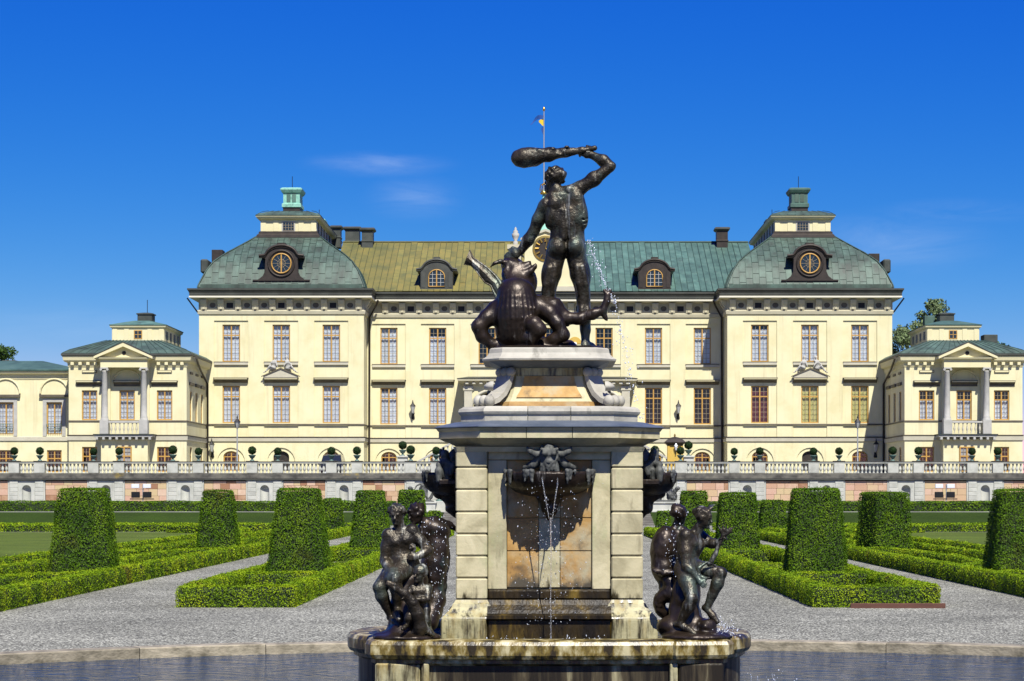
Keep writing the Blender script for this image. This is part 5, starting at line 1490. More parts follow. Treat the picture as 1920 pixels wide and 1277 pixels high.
# ---- low wing beyond the left pavilion
LW = thing('low_wing', 'low cream wing with arched panels at the left edge of the picture', 'building', (-46.5, 175, 3.5))
Y = 175.5; xa, xb = -58.0, -40.06
mb = MB(); T = lambda u, d, z: (u, Y + d, z)
cs = [-42.1, -46.25, -50.4, -54.5]
wall(mb, T, xa, xb, 3.3, 12.6, [(c-0.66, c+0.66, 7.35, 10.1, 0.16) for c in cs] + [(c-0.63, c+0.63, 4.1, 6.0, 0.16) for c in cs])
mb.quad((xa, Y, 3.3), (xa, Y+12, 3.3), (xa, Y+12, 12.6), (xa, Y, 12.6)); mb.quad((xa, Y+12, 3.3), (xb, Y+12, 3.3), (xb, Y+12, 12.6), (xa, Y+12, 12.6)); mb.quad((xb, Y, 3.3), (xb, Y+12, 3.3), (xb, Y+12, 12.6), (xb, Y, 12.6))
mb.build('wall', M_wall, LW)
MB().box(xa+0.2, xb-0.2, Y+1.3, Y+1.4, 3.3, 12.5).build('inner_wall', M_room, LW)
for c in cs:
    window(LW, c, Y+0.1, 7.35, (1.32, 2.75, 0.97, 1, 6), M_curtain); window(LW, c, Y+0.1, 4.1, (1.26, 1.9, 0.62, 2, 3), None)
    mb = MB(); mb.box(c-0.98, c-0.67, Y-0.06, Y-0.002, 7.2, 10.4); mb.box(c+0.67, c+0.98, Y-0.06, Y-0.002, 7.2, 10.4); mb.box(c-0.67, c+0.67, Y-0.06, Y-0.002, 10.11, 10.4); mb.build('window_surround', M_greystone, LW)
    mb = MB(); mb.box(c-1.25, c+1.25, Y-0.24, Y-0.002, 10.55, 10.75); mb.build('window_hood', M_shelf, LW)
    mb = MB(); mb.tube([(a, Y-0.03, b) for a, b in arch_pts(c, 1.2, 10.85, 1.25)], 0.09, 6); mb.build('arch_moulding', M_trim, LW)
    gr = MB()
    for i in range(9): gr.box(c-0.62+i*0.155-0.012, c-0.62+i*0.155+0.012, Y-0.12, Y-0.09, 7.35, 8.2)
    for i in range(5): gr.tube([(c-0.5+i*0.25 + 0.1*math.cos(R(a)), Y-0.11, 7.8 + 0.1*math.sin(R(a))) for a in range(0, 361, 45)], 0.014, 4)
    gr.box(c-0.66, c+0.66, Y-0.13, Y-0.08, 8.2, 8.25); gr.build('window_railing', M_pot, LW)
ft = rect(xa, xb-0.004, Y, Y+12)
MB().sweep(ft, [(0.002, 6.75), (0.09, 6.8), (0.09, 7.12), (0.002, 7.16)]).build('string_course', M_band, LW)
MB().sweep(ft, [(0.002, 12.0), (0.06, 12.1), (0.08, 12.45), (0.35, 12.55), (0.42, 12.72)]).build('cornice', M_trim, LW)
lr = MB(); lr.sweep(ft, [(0.42, 12.72), (0.5, 12.78), (0.5, 12.88), (-2.0, 13.45), (-4.0, 13.9)], cap1=True); lr.build('roof', M_roofblue, LW)
MB().bbox(-47.8, -46.6, Y+4.5, Y+5.5, 13.2, 14.0, 0.04).build('chimney', M_chimdark, LW)

# ------------------------------------------------------------------ terrace wall with balustrade
TY = 160.0
terr = MB(); terr.quad((-110, TY+0.3, 3.5), (110, TY+0.3, 3.5), (110, 240, 3.5), (-110, 240, 3.5))
tag(terr.build('terrace_floor', M_gravel), kind='structure')
UNIT = 6.2
NICH = [9.55 + UNIT*k for k in range(8)]
bal = MB(); bal.lathe((0, 0, 0), [(0.085, 0), (0.085, 0.07), (0.05, 0.11), (0.065, 0.15), (0.125, 0.30), (0.11, 0.38), (0.05, 0.58), (0.07, 0.62), (0.085, 0.66), (0.085, 0.72)], 8)
BALM = bal.mesh('baluster')
blk = MB(); blk.bbox(-0.33, 0.33, -0.06, 0.0, 0.006, 0.30, 0.02); BLKM = blk.mesh('rusticated_block')
rs = random.Random(8)
PIERS = []
for sg in (-1, 1):
    side = 'left' if sg < 0 else 'right'
    W_ = thing('terrace_wall', f'pale terrace wall with niches and sandstone panels on the {side} half of the garden front', 'wall', (sg*35, TY, 0.9), 'terrace wall halves')
    B_ = thing('balustrade', f'stone balustrade along the top of the {side} half of the terrace', 'balustrade', (sg*35, TY, 3.4), 'terrace balustrades')
    xs, xe = sg*7.6, sg*60
    x0, x1 = min(xs, xe), max(xs, xe)
    mb = MB(); mb.bbox(x0, x1, TY-0.16, TY+0.6, 3.33, 3.42, 0.02); mb.build('drip_ledge', M_gutter, W_)
    mb = MB(); mb.bbox(x0, x1, TY-0.10, TY+0.55, 3.425, 3.88, 0.03); mb.build('coping', M_coping, W_)
    mb = MB(); mb.bbox(x0, x1, TY-0.06, TY+0.34, 4.62, 4.74, 0.025); mb.build('rail', M_terr, B_)
    mb = MB(); mb.bbox(x0, x1, TY-0.10, TY+0.38, 4.742, 4.79, 0.015); mb.build('rail_cover', M_gutter, B_)
    edges = []
    for k, nx in enumerate(NICH):
        if nx > 56: break
        cx = sg*nx
        # niche surround with the half-round recess
        mb = MB(); T = lambda u, d, z: (u, TY + d, z)
        wall(mb, T, cx-0.601, cx+0.601, 0.5, 3.31, [(cx-0.36, cx+0.36, 0.9, 2.95, 0.0)], reveal=False)
        spandrel(mb, T, cx, 0.36, 2.59, 0.36, 2.95, 0.0, 0.1)
        n = 10
        for i in range(n):      # curved back and quarter-sphere head
            a0, a1 = math.pi*i/n, math.pi*(i+1)/n
            p0, p1 = (cx - 0.36*math.cos(a0), TY + 0.36*math.sin(a0)), (cx - 0.36*math.cos(a1), TY + 0.36*math.sin(a1))
            mb.quad((*p0, 0.9), (*p1, 0.9), (*p1, 2.59), (*p0, 2.59))
            for j in range(5):
                b0, b1 = math.pi/2*j/5, math.pi/2*(j+1)/5
                f = lambda a, b: (cx - 0.36*math.cos(b)*math.cos(a), TY + 0.36*math.cos(b)*math.sin(a), 2.59 + 0.36*math.sin(b))
                mb.quad(f(a0, b0), f(a1, b0), f(a1, b1), f(a0, b1))
        mb.build('niche', M_terr, W_)
        for q in (-1, 1):
            px = cx + q*1.0
            MB().box(px-(0.40 if q > 0 else 0.46), px+(0.46 if q > 0 else 0.40), TY+0.003, TY+0.14, 0.5, 3.31).build('pilaster', M_terr, W_)
            for j in range(8): put('rusticated_block', BLKM, M_terr, W_, (px, TY, 0.9 + j*0.302))
            # pier of the balustrade
            pr = MB(); pr.bbox(px-0.42, px+0.42, TY-0.08, TY+0.42, 3.885, 4.618, 0.02); pr.build('pier', M_terr, B_)
            cpz = MB(); cpz.bbox(px-0.46, px+0.46, TY-0.12, TY+0.46, 4.795, 4.84, 0.015); cpz.build('pier_cap', M_coping, B_)
            PIERS.append(px); edges.append(px)
        for i in range(4): put('baluster', BALM, M_terr, B_, (cx - 0.435 + i*0.29, TY+0.14, 3.885))
        # sandstone panel outwards of this unit, separate stones in uneven courses
        pa, pb = cx + sg*1.46, cx + sg*(UNIT - 1.46)
        l, r_ = min(pa, pb), max(pa, pb)
        if abs(l) > 58: continue
        MB().box(l, r_, TY+0.121, TY+0.6, 0.5, 3.30).build('backing', M_mortar, W_)
        MB().box(l-0.06, l, TY-0.02, TY+0.12, 0.5, 3.31).build('panel_frame', M_terr, W_); MB().box(r_, r_+0.06, TY-0.02, TY+0.12, 0.5, 3.31).build('panel_frame', M_terr, W_)
        z = 1.25
        while z < 3.25:
            hh = min(rs.uniform(0.34, 0.55), 3.27 - z)
            if 3.27 - z - hh < 0.15: hh = 3.27 - z
            x = l + 0.01
            while x < r_ - 0.02:
                ww = min(rs.uniform(0.45, 1.05), r_ - x - 0.01)
                if r_ - x - ww < 0.25: ww = r_ - x - 0.01
                d = rs.uniform(0.0, 0.02)
                MB().bbox(x+0.008, x+ww-0.008, TY+0.03-d, TY+0.11, z+0.008, z+hh-0.008, 0.012).build('sandstone_block', M_sand, W_)
                x += ww
            z += hh
        m_ = cx + sg*UNIT/2
        for i in range(11): put('baluster', BALM, M_terr, B_, (m_ + (i-5)*0.30, TY+0.14, 3.885))
    # inner end block
    MB().bbox(sg*7.6 if sg > 0 else -8.13, 8.13 if sg > 0 else -7.6, TY-0.05, TY+0.5, 0.5, 3.32, 0.02).build('end_pilaster', M_terr, W_)

# central stair in the gap, hidden behind the fountain
cs_ = thing('terrace_stairs', 'grey stone stairs up to the terrace directly behind the fountain', 'stairs', (0, 158, 0.9))
for i in range(16):
    MB().bbox(-7.55, 7.55, 155.6 + i*0.30, 161.0, 0.7 + i*0.165, 0.9 + (i+1)*0.163, 0.01).build('step', M_step, cs_)

# ------------------------------------------------------------------ clipped ball bushes in urns on the piers
def ball_mesh():
    r = np.random.default_rng(2); n = 900
    N = r.normal(0, 1, (n, 3)); N /= np.linalg.norm(N, axis=1)[:, None]
    P = N*0.30
    V, F = leaf_cloud(P, N, np.full(n, 0.075), r, 0.03)
    return np_mesh('ball_leaves', V, F)
BM_ = ball_mesh()
cb = bmesh.new(); bmesh.ops.create_icosphere(cb, subdivisions=2, radius=0.285); CORE = bpy.data.meshes.new('ball_core'); cb.to_mesh(CORE); cb.free()
ur = MB(); ur.lathe((0, 0, 0), [(0.17, 0), (0.17, 0.06), (0.08, 0.1), (0.07, 0.16), (0.16, 0.22), (0.24, 0.36), (0.29, 0.42), (0.29, 0.46), (0.2, 0.46)], 12); URN = ur.mesh('urn')
stm = MB(); stm.lathe((0, 0, 0.4), [(0.035, 0), (0.03, 0.3)], 6); STEM = stm.mesh('stem')
ORD = ['first', 'second', 'third', 'fourth', 'fifth', 'sixth', 'seventh', 'eighth', 'ninth', 'tenth', 'eleventh', 'twelfth', 'thirteenth', 'fourteenth']
def ball_bush(x, y, z, label, s=1.0):
    r = thing('ball_bush', label, 'potted bush', (x, y, z), 'ball bushes in urns on the terrace')
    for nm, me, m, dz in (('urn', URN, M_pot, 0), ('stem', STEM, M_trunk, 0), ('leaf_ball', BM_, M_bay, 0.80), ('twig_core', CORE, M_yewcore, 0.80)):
        put(nm, me, m, r, (x, y, z + dz), rz=random.uniform(0, 6))
    r.scale = (s, s, s)
vis = sorted(p for p in PIERS if -42.5 < p < 38.5 and abs(p) > 8.4)
Lp = [p for p in vis if p < 0]; Rp = [p for p in vis if p > 0]
for i, p in enumerate(Lp): ball_bush(p, TY+0.17, 4.84, f'clipped ball bush in a green urn, {ORD[i]} from the left end of the left balustrade', random.uniform(0.9, 1.08))
for i, p in enumerate(Rp): ball_bush(p, TY+0.17, 4.84, f'clipped ball bush in a green urn, {ORD[i]} from the fountain on the right balustrade', random.uniform(0.9, 1.08))
for sg, side in ((-1, 'left'), (1, 'right')):
    pdl = thing('stair_pedestal', f'grey stone pedestal at the foot of the {side} entrance stair ramp', 'pedestal', (sg*12.0, 172, 3.5), 'stair pedestals')
    MB().bbox(sg*12.0-0.42, sg*12.0+0.42, 171.6, 172.4, 3.5, 5.3, 0.03).build('shaft', M_terr, pdl); MB().bbox(sg*12.0-0.5, sg*12.0+0.5, 171.5, 172.5, 5.3, 5.45, 0.03).build('cap', M_terr, pdl)
    ball_bush(sg*12.0, 172, 5.45, f'raised ball bush on the pedestal beside the {side} entrance stair', 1.1)
    # stair ramp with raking balustrade
    rp = thing('entrance_stair', f'raking stone balustrade and stair ramp on the {side} side of the entrance porch', 'stair', (sg*9, 175, 3.5), 'entrance stair ramps')
    xa, xb = sg*11.4, sg*6.0; za, zb = 3.6, 6.6
    def ramp(m, nm, d0, d1, ya, yb):
        mb = MB(); pl = [(xa, za+d0), (xb, zb+d0), (xb, zb+d1), (xa, za+d1)]
        if sg > 0: pl = pl[::-1]
        mb.prism(pl, ya, yb); return mb.build(nm, m, rp)
    ramp(M_greystone, 'string_band', -0.15, 0.30, 174.9, 175.2); ramp(M_greystone, 'rail', 1.05, 1.22, 174.9, 175.2)
    mb = MB(); pl = [(xa, 3.5), (xb, 3.5), (xb, zb-0.16), (xa, za-0.16 if za-0.16 > 3.5 else 3.51)]
    mb.prism(pl if sg < 0 else pl[::-1], 175.0, 178); mb.build('ramp_side', M_brick, rp)
    for i in range(13):
        t = (i+0.6)/13.5; o = put('baluster', BALM, M_terr, rp, (xa + (xb-xa)*t, 175.05, za + (zb-za)*t + 0.30)); o.scale = (1, 1, 1.03)

# ------------------------------------------------------------------ lamps, floodlights, kiosk, van
def lamp_post(x, y, label):
    r = thing('lamp_post', label, 'lamp post', (x, y, 3.5), 'tall lamp posts on the terrace')
    MB().lathe((x, y, 3.5), [(0.13, 0), (0.13, 0.5), (0.07, 0.6), (0.06, 2.5), (0.05, 4.2)], 10).build('pole', M_iron, r)
    lh = MB(); lh.lathe((x, y, 7.7), [(0.1, 0), (0.25, 0.5), (0.25, 0.52)], 6, False); lh = lh.build('lantern', M_lampglass, r)
    MB().lathe((x, y, 8.22), [(0.29, 0), (0.1, 0.22), (0.05, 0.3), (0.07, 0.36), (0.02, 0.55)], 6, False).build('lantern_cap', M_black, lh)
    bars = MB()
    for i in range(6):
        a = i*math.pi/3; bars.tube([(x+0.105*math.cos(a), y+0.105*math.sin(a), 7.7), (x+0.255*math.cos(a), y+0.255*math.sin(a), 8.22)], 0.015, 4)
    bars.build('lantern_bars', M_black, lh)
lamp_post(-25.6, 170, 'tall white lamp post standing before the left corner block of the palace')
lamp_post(25.9, 170, 'tall white lamp post standing before the right corner block of the palace')
def wall_lantern(x, y, z, label):
    r = thing('wall_lantern', label, 'lantern', (x, y, z), 'wall lanterns of the palace')
    MB().tube([(x, y, z), (x, y-0.35, z-0.05), (x, y-0.45, z+0.15), (x, y-0.45, z+0.3)], 0.03, 6).build('bracket_arm', M_black, r)
    MB().lathe((x, y-0.45, z+0.3), [(0.1, 0), (0.24, 0.6), (0.24, 0.62)], 6, False).build('lantern', M_lampglass, r)
    MB().lathe((x, y-0.45, z+0.93), [(0.28, 0), (0.08, 0.25), (0.02, 0.55)], 6, False).build('lantern_cap', M_black, r)
    MB().lathe((x, y-0.02, z-0.25), [(0.12, 0), (0.16, 0.1), (0.1, 0.5)], 8, sy=0.3).build('wall_plate', M_black, r)
wall_lantern(-12.0, Yc-0.02, 9.25, 'black wall lantern between lower windows on the left of the palace centre')
wall_lantern(12.0, Yc-0.02, 9.25, 'black wall lantern between lower windows on the right of the palace centre')
wall_lantern(-29.6, Yp-0.02, 5.7, 'black wall lantern beside the left side pavilion corner')
wall_lantern(29.3, Yp-0.02, 5.7, 'black wall lantern beside the right side pavilion corner')
def flood(x, label):
    y = TY - 1.3
    r = thing('floodlight', label, 'floodlight', (x, y, 0.9), 'floodlight stands at the terrace wall')
    MB().tube([(x+0.15, y, 0.9), (x+0.15, y, 3.0)], 0.045, 6).build('pole', M_iron, r)
    MB().box(x-0.85, x+1.0, y-0.05, y+0.05, 1.82, 1.9).build('cross_bar', M_black, r)
    for q in (-0.42, 0.48):
        MB().bbox(x+q-0.30, x+q+0.30, y-0.16, y+0.05, 2.7, 3.02, 0.02).build('lamp_head', M_flood, r)
        MB().bbox(x+q-0.32, x+q+0.32, y-0.13, y+0.14, 1.95, 2.42, 0.03).build('lamp_box', M_black, r)
flood(-31.35, 'floodlight stand with two white heads before the left terrace wall')
flood(30.9, 'floodlight stand with two white heads before the right terrace wall')

kx, ky = 10.85, 172.0
kk = thing('guard_kiosk', 'small ochre guard kiosk with dark roof beside the right stair', 'kiosk', (kx, ky, 3.5))
MB().bbox(kx-0.62, kx+0.62, ky-0.6, ky+0.6, 3.5, 6.5, 0.03).build('body', M_kiosk, kk)
MB().sweep(rect(kx-0.62, kx+0.62, ky-0.6, ky+0.6), [(0, 6.3), (0.12, 6.45), (0.24, 6.5), (0.26, 6.58), (0.0, 6.82), (-0.3, 6.98), (-0.56, 7.05)], cap1=True).build('roof', M_dormer, kk)
MB().lathe((kx, ky, 7.05), [(0.05, 0), (0.09, 0.1), (0.02, 0.28)], 8).build('finial', M_goldm, kk)
for q in (-1, 1): MB().bbox(kx+q*0.56-0.1, kx+q*0.56+0.1, ky-0.66, ky-0.602, 3.5, 6.3, 0.01).build('corner_strip', M_kiosk, kk)
kl = MB(); kl.lathe((kx+0.05, ky-0.8, 5.9), [(0.06, 0), (0.15, 0.3), (0.13, 0.34)], 6, False); kl.lathe((kx+0.05, ky-0.8, 6.24), [(0.17, 0), (0.03, 0.25)], 6, False); kl.build('lantern', M_flood, kk)
MB().tube([(kx+0.05, ky-0.61, 5.6), (kx+0.05, ky-0.8, 5.65), (kx+0.05, ky-0.8, 5.9)], 0.03, 6).build('lantern_arm', M_black, kk)

# parked van, front towards the garden
vx, vy = -18.0, 171.0
vn = thing('parked_van', 'dark van parked on the terrace before the left corner block', 'van', (vx, vy, 3.5))
pr = [(0.0, 0.35), (0.0, 0.95), (0.15, 1.08), (0.95, 1.22), (1.55, 1.98), (1.9, 2.08), (4.3, 2.08), (4.5, 1.6), (4.55, 0.4)]
mb = MB(); V = []
for s_, ww in ((-1, 0), (1, 0)): pass
def vx_half(z): return 0.93 if z < 1.15 else 0.93 - (z-1.15)*0.22
n = len(pr); V = [(vx - vx_half(z), vy + a, 3.5 + z) for a, z in pr] + [(vx + vx_half(z), vy + a, 3.5 + z) for a, z in pr]
mb.add(V, [tuple(range(n)), tuple(range(2*n-1, n-1, -1))] + [(i, n+i, n+(i+1) % n, (i+1) % n) for i in range(n)])
mb.build('body', M_van, vn)
g = MB(); g.add([(vx-0.80, vy+0.98, 4.76), (vx+0.80, vy+0.98, 4.76), (vx+0.66, vy+1.49, 5.42), (vx-0.66, vy+1.49, 5.42)], [(0,1,2,3)]); g.build('windscreen', M_vglass, vn)
for q in (-1, 1):
    MB().bbox(vx+q*0.68-0.18, vx+q*0.68+0.18, vy-0.02, vy+0.1, 4.2, 4.42, 0.03).build('headlight', M_lampglass, vn)
    MB().bbox(vx+q*1.05-0.1, vx+q*1.05+0.1, vy+1.05, vy+1.2, 4.7, 4.95, 0.03).build('mirror', M_van, vn)
    for yy in (0.85, 3.7):
        wl = MB(); wl.lathe((0, 0, -0.11), [(0.2, 0), (0.34, 0.0), (0.36, 0.04), (0.36, 0.18), (0.34, 0.22), (0.2, 0.22)], 18); o = put('wheel', wl.mesh('wheel'), M_tyre, vn, (vx+q*0.82, vy+yy, 3.86)); o.rotation_euler = (0, R(90), 0)
MB().bbox(vx-0.45, vx+0.45, vy-0.03, vy+0.02, 3.95, 4.1, 0.01).build('number_plate', M_flood, vn)

# ------------------------------------------------------------------ bronze groups and great vases at the terrace stairs
def far_group(x, y, label, flip):
    r = thing('bronze_group', label, 'statue', (x, y, 0.9), 'bronze groups at the foot of the terrace')
    MB().sweep(rect(x-0.95, x+0.95, y-0.6, y+0.6), [(0.12, 0.85), (0.12, 1.0), (0.0, 1.05), (0.0, 1.5), (0.1, 1.56), (0.1, 1.66)], cap1=True).build('plinth', M_terr, r)
    f = lambda a, b, d=0.0: (x + a*flip, y + d, 1.66 + b)
    sc = Sculpt()
    J = dict(head=f(0.05, 1.66), waist=f(0.0, 0.98), shL=f(-0.22, 1.36), shR=f(0.22, 1.36), hipL=f(-0.13, 0.82), hipR=f(0.13, 0.82), elL=f(-0.5, 1.22, -0.1), wrL=f(-0.62, 0.98, -0.2), elR=f(0.4, 1.62, -0.1), wrR=f(0.3, 1.9, -0.1), knL=f(-0.36, 0.5, -0.25), anL=f(-0.3, 0.1, -0.05), toL=f(-0.42, 0.05, -0.2), knR=f(0.2, 0.45, -0.1), anR=f(0.34, 0.08, 0.1), toR=f(0.44, 0.04, -0.08))
    if flip < 0:
        for a in ('sh', 'hip', 'el', 'wr', 'kn', 'an', 'to'): J[a+'L'], J[a+'R'] = J[a+'R'], J[a+'L']
    human(sc, J, 1.8, 1.1, fwd=(0, -1, 0)); head(sc, f(0.05, 1.68), (0, 0, 1), (0.3*flip, -1, 0), 0.27, beard=True)
    sc.ell(f(-0.55, 0.42, 0.1), (0.42, 0.3, 0.4), (0, 0.3, 0), 0.08, nz=(0.05, 12)); sc.cone(f(-0.7, 0.7, -0.05), f(-0.95, 1.0, -0.2), 0.17, 0.14, 0.06, nz=(0.03, 15)); sc.ell(f(-0.98, 1.02, -0.24), (0.2, 0.16, 0.15), (0, 0, 0), 0.05)
    sc.chain([f(0.35, 0.1, 0.2), f(0.6, 0.35, 0.2), f(0.75, 0.8, 0.1), f(0.62, 1.0, 0.1)], [0.14, 0.12, 0.08, 0.05], 0.05)
    sc.ell(f(0, 0.03), (0.85, 0.5, 0.1), (0, 0, 0), 0.06)
    put('figures', sc.build(0.05), M_bronzedrip, r)
far_group(-9.35, 156.5, 'small distant bronze group on a plinth left of the terrace stairs', 1)
far_group(9.1, 156.5, 'small distant bronze group on a plinth right of the terrace stairs', -1)
def vase(x, y, label):
    r = thing('garden_vase', label, 'vase', (x, y, 0.9))
    MB().bbox(x-0.5, x+0.5, y-0.5, y+0.5, 0.85, 1.7, 0.03).build('plinth', M_terr, r)
    MB().lathe((x, y, 1.7), [(0.28, 0), (0.28, 0.08), (0.12, 0.16), (0.12, 0.26), (0.34, 0.45), (0.48, 0.75), (0.44, 0.98), (0.54, 1.05), (0.54, 1.12), (0.4, 1.1)], 18).build('bowl', M_pot, r)
    lv = MB(); rr = random.Random(5)
    for i in range(26):
        a = rr.uniform(0, 6.28); e = rr.uniform(0.35, 1.4); L_ = rr.uniform(0.9, 1.5)
        p = [Vector((x, y, 2.75)) + Vector((math.cos(a)*math.cos(e), math.sin(a)*math.cos(e), math.sin(e)))*L_*t + Vector((0, 0, -0.35*t*t*L_)) for t in (0, 0.4, 0.75, 1)]
        lv.tube(p, [0.035, 0.03, 0.02, 0.004], 4)
    lv.build('spiky_leaves', M_tree2, r)
vase(-8.15, 157.2, 'green vase with spiky palm leaves left of the terrace stairs')

# ------------------------------------------------------------------ trees beyond the wings
def tree(x, y, z0, h, crown, label, m, seed, dens, leaf=0.30):
    """tapered trunk with limbs, crown of leaf clumps with gaps between them"""
    r = thing('tree', label, 'tree', (x, y, z0), 'trees beyond the palace')
    rr = random.Random(seed); rg = np.random.default_rng(seed)
    tk = MB(); top = Vector((x + rr.uniform(-0.5, 0.5), y, z0 + h*0.8))
    tk.tube([(x, y, z0), (x + 0.2, y, z0 + h*0.35), top], [h*0.022, h*0.016, h*0.005], 8)
    cl = []
    for i in range(crown[3]):
        a = rr.uniform(0, 6.28); u = rr.random()**0.5; zz = rr.uniform(-1, 1)
        w = math.sqrt(max(0.05, 1 - zz*zz*0.8))
        c = Vector((x + crown[0]*u*w*math.cos(a), y + crown[0]*u*w*math.sin(a), z0 + crown[1] + crown[2]*zz))
        s = rr.uniform(0.5, 1.0)*crown[4]
        cl.append((c, s))
        b = Vector((x, y, 0)).lerp(Vector((top.x, top.y, 0)), 0.6); b.z = z0 + max(h*0.25, (c.z - z0)*rr.uniform(0.55, 0.8))
        md = b.lerp(c, 0.5) + Vector((0, 0, 0.3)); tk.tube([b, md, c], [h*0.008, h*0.005, h*0.0015], 5)
    tk.build('trunk', M_trunk, r)
    P, N = [], []
    for c, s in cl:
        n = int(dens*s*s)
        d = rg.normal(0, 1, (n, 3)); d /= np.linalg.norm(d, axis=1)[:, None]
        rad = s*(0.35 + 0.65*rg.random((n, 1))**0.5)*(1 + 0.25*np.sin(d[:, :1]*7 + d[:, 2:3]*5))
        q = np.array(c)[None] + d*rad*np.array([[1, 1, 0.7]]); P.append(q); N.append(d)
    P = np.concatenate(P); N = np.concatenate(N)
    V, F = leaf_cloud(P, N, np.full(len(P), leaf), rg, 0.1, 1.5)
    put('crown', np_mesh('crown', V, F), m, r)
tree(39.6, 216, 3.5, 19.0, (3.5, 14.6, 4.0, 30, 1.25), 'loose grey green tree rising behind the right side pavilion', M_tree2, 3, 340)
tree(49.0, 225, 3.5, 14.5, (2.6, 11.6, 3.2, 22, 1.3), 'small tree at the right edge behind the side pavilion roof', M_tree1, 5, 340)
tree(-64.0, 232, 3.5, 17.2, (3.8, 11.2, 4.4, 40, 1.5), 'dark green tree at the left edge beyond the low wing', M_tree1, 9, 420)

# ------------------------------------------------------------------ fountain: basin, pedestal
FX, FY = 0.045, 25.75                 # axis of the fountain
FT = thing('fountain', 'tall stone fountain pedestal with panelled shaft standing in its own scalloped basin', 'fountain', (FX, FY, -0.9))
# basin plan: bowed front, square corner piers, half-round lobes at the sides
def basin_plan(o=0.0):
    pts = []
    half = []
    # front from the middle to the right
    for i in range(9):
        x = 1.46*i/8; half.append((x, -2.02 - 0.10*(1 - (x/1.46)**2)))
    half += [(1.49, -2.06), (2.02, -1.98), (2.08, -1.84)]
    cx, cy, rr = 1.55, -0.35, 0.85
    for a in range(-52, 53, 8): half.append((cx + rr*math.cos(R(a)) + 0.02, cy + 1.22*rr*math.sin(R(a))*1.15))
    half += [(2.02, 1.2), (1.95, 1.9), (1.4, 2.0)]
    pts = half + [(-x, y) for x, y in half[::-1] if x > 1e-6]
    return [(FX + x, FY + y) for x, y in pts]
BP = basin_plan()
MB().sweep(BP, [(-0.06, -0.9), (-0.06, 0.30)]).build('basin_wall', M_basin, FT)
for q in (-1, 1):   # pale corner piers of the basin
    for (xa, xb, yy) in ((1.50, 2.02, -2.03),):
        x0, x1 = sorted((FX + q*xa, FX + q*xb)); MB().bbox(x0 + (0.0 if q < 0 else 0.0), x1, FY + yy - 0.006, FY + yy + 0.3, -0.9, 0.33, 0.02).build('basin_pier', M_basinpale if q < 0 else M_basin, FT)
for xk in (-1.44, 1.44): MB().bbox(FX+xk-0.045, FX+xk+0.045, FY-2.04, FY-1.9, -0.9, 0.33, 0.012).build('basin_strip', M_basinpale, FT)
MB().sweep(BP, [(-0.06, 0.30), (0.0, 0.33), (0.0, 0.37), (0.05, 0.385), (0.075, 0.43), (0.075, 0.545), (0.05, 0.585), (0.0, 0.60), (-0.28, 0.60), (-0.30, 0.58), (-0.30, 0.40)]).build('basin_rim', M_rim, FT)
mb = MB(); mb.sweep(BP, [(-0.29, 0.50), (-0.9, 0.501)], cap1=True); mb.build('basin_water', M_water, FT)

# plan helpers, a = half width, b = half depth, c = chamfer
sh = 1.125
f0 = FY - 1.12                        # front face of the corner piers
# base of the shaft
def corner_block(q, r_, a0, a1, z0, z1, m, nm, out):
    x0, x1 = sorted((FX + q*(a0), FX + q*(a1))); yf = f0 if r_ < 0 else FY + 1.12
    y0, y1 = (yf - out, yf + 0.42) if r_ < 0 else (yf - 0.42, yf + out)
    return MB().bbox(x0, x1, y0, y1, z0, z1, 0.014).build(nm, m, FT)
MB().box(FX-0.98, FX+0.98, f0+0.18, FY+0.94, 0.3, 2.86).build('core', M_lime, FT)
zc = [1.02, 1.28, 1.545, 1.81, 2.075, 2.345, 2.61, 2.86]
for q in (-1, 1):
    for r_ in (-1, 1):
        for i in range(7): corner_block(q, r_, sh-0.378, sh, zc[i]+0.006, zc[i+1]-0.006, M_lime, 'pier_block', 0.0)
        corner_block(q, r_, sh-0.360, sh-0.02, 0.9, 2.86, M_lime, 'pier_core', -0.02)
        # moulded base of the pier
        x0, x1 = sorted((FX + q*(sh-0.378), FX + q*sh)); ya, yb = (f0, f0+0.42) if r_ < 0 else (FY+0.70, FY+1.12)
        MB().sweep(rect(x0, x1, ya, yb), [(0.0, 1.02), (0.02, 0.985), (0.035, 0.97), (0.05, 0.93), (0.10, 0.87), (0.155, 0.82), (0.165, 0.80)][::-1]).build('pier_base', M_lime if r_ > 0 else M_basinpale, FT)
        xa, xb = sorted((FX + q*(sh-0.378-0.0), FX + q*(sh+0.17)))
        MB().bbox(xa, xb, ya-0.17 if r_ < 0 else ya, yb if r_ < 0 else yb+0.17, 0.35, 0.80, 0.015).build('plinth_block', M_basinpale, FT)
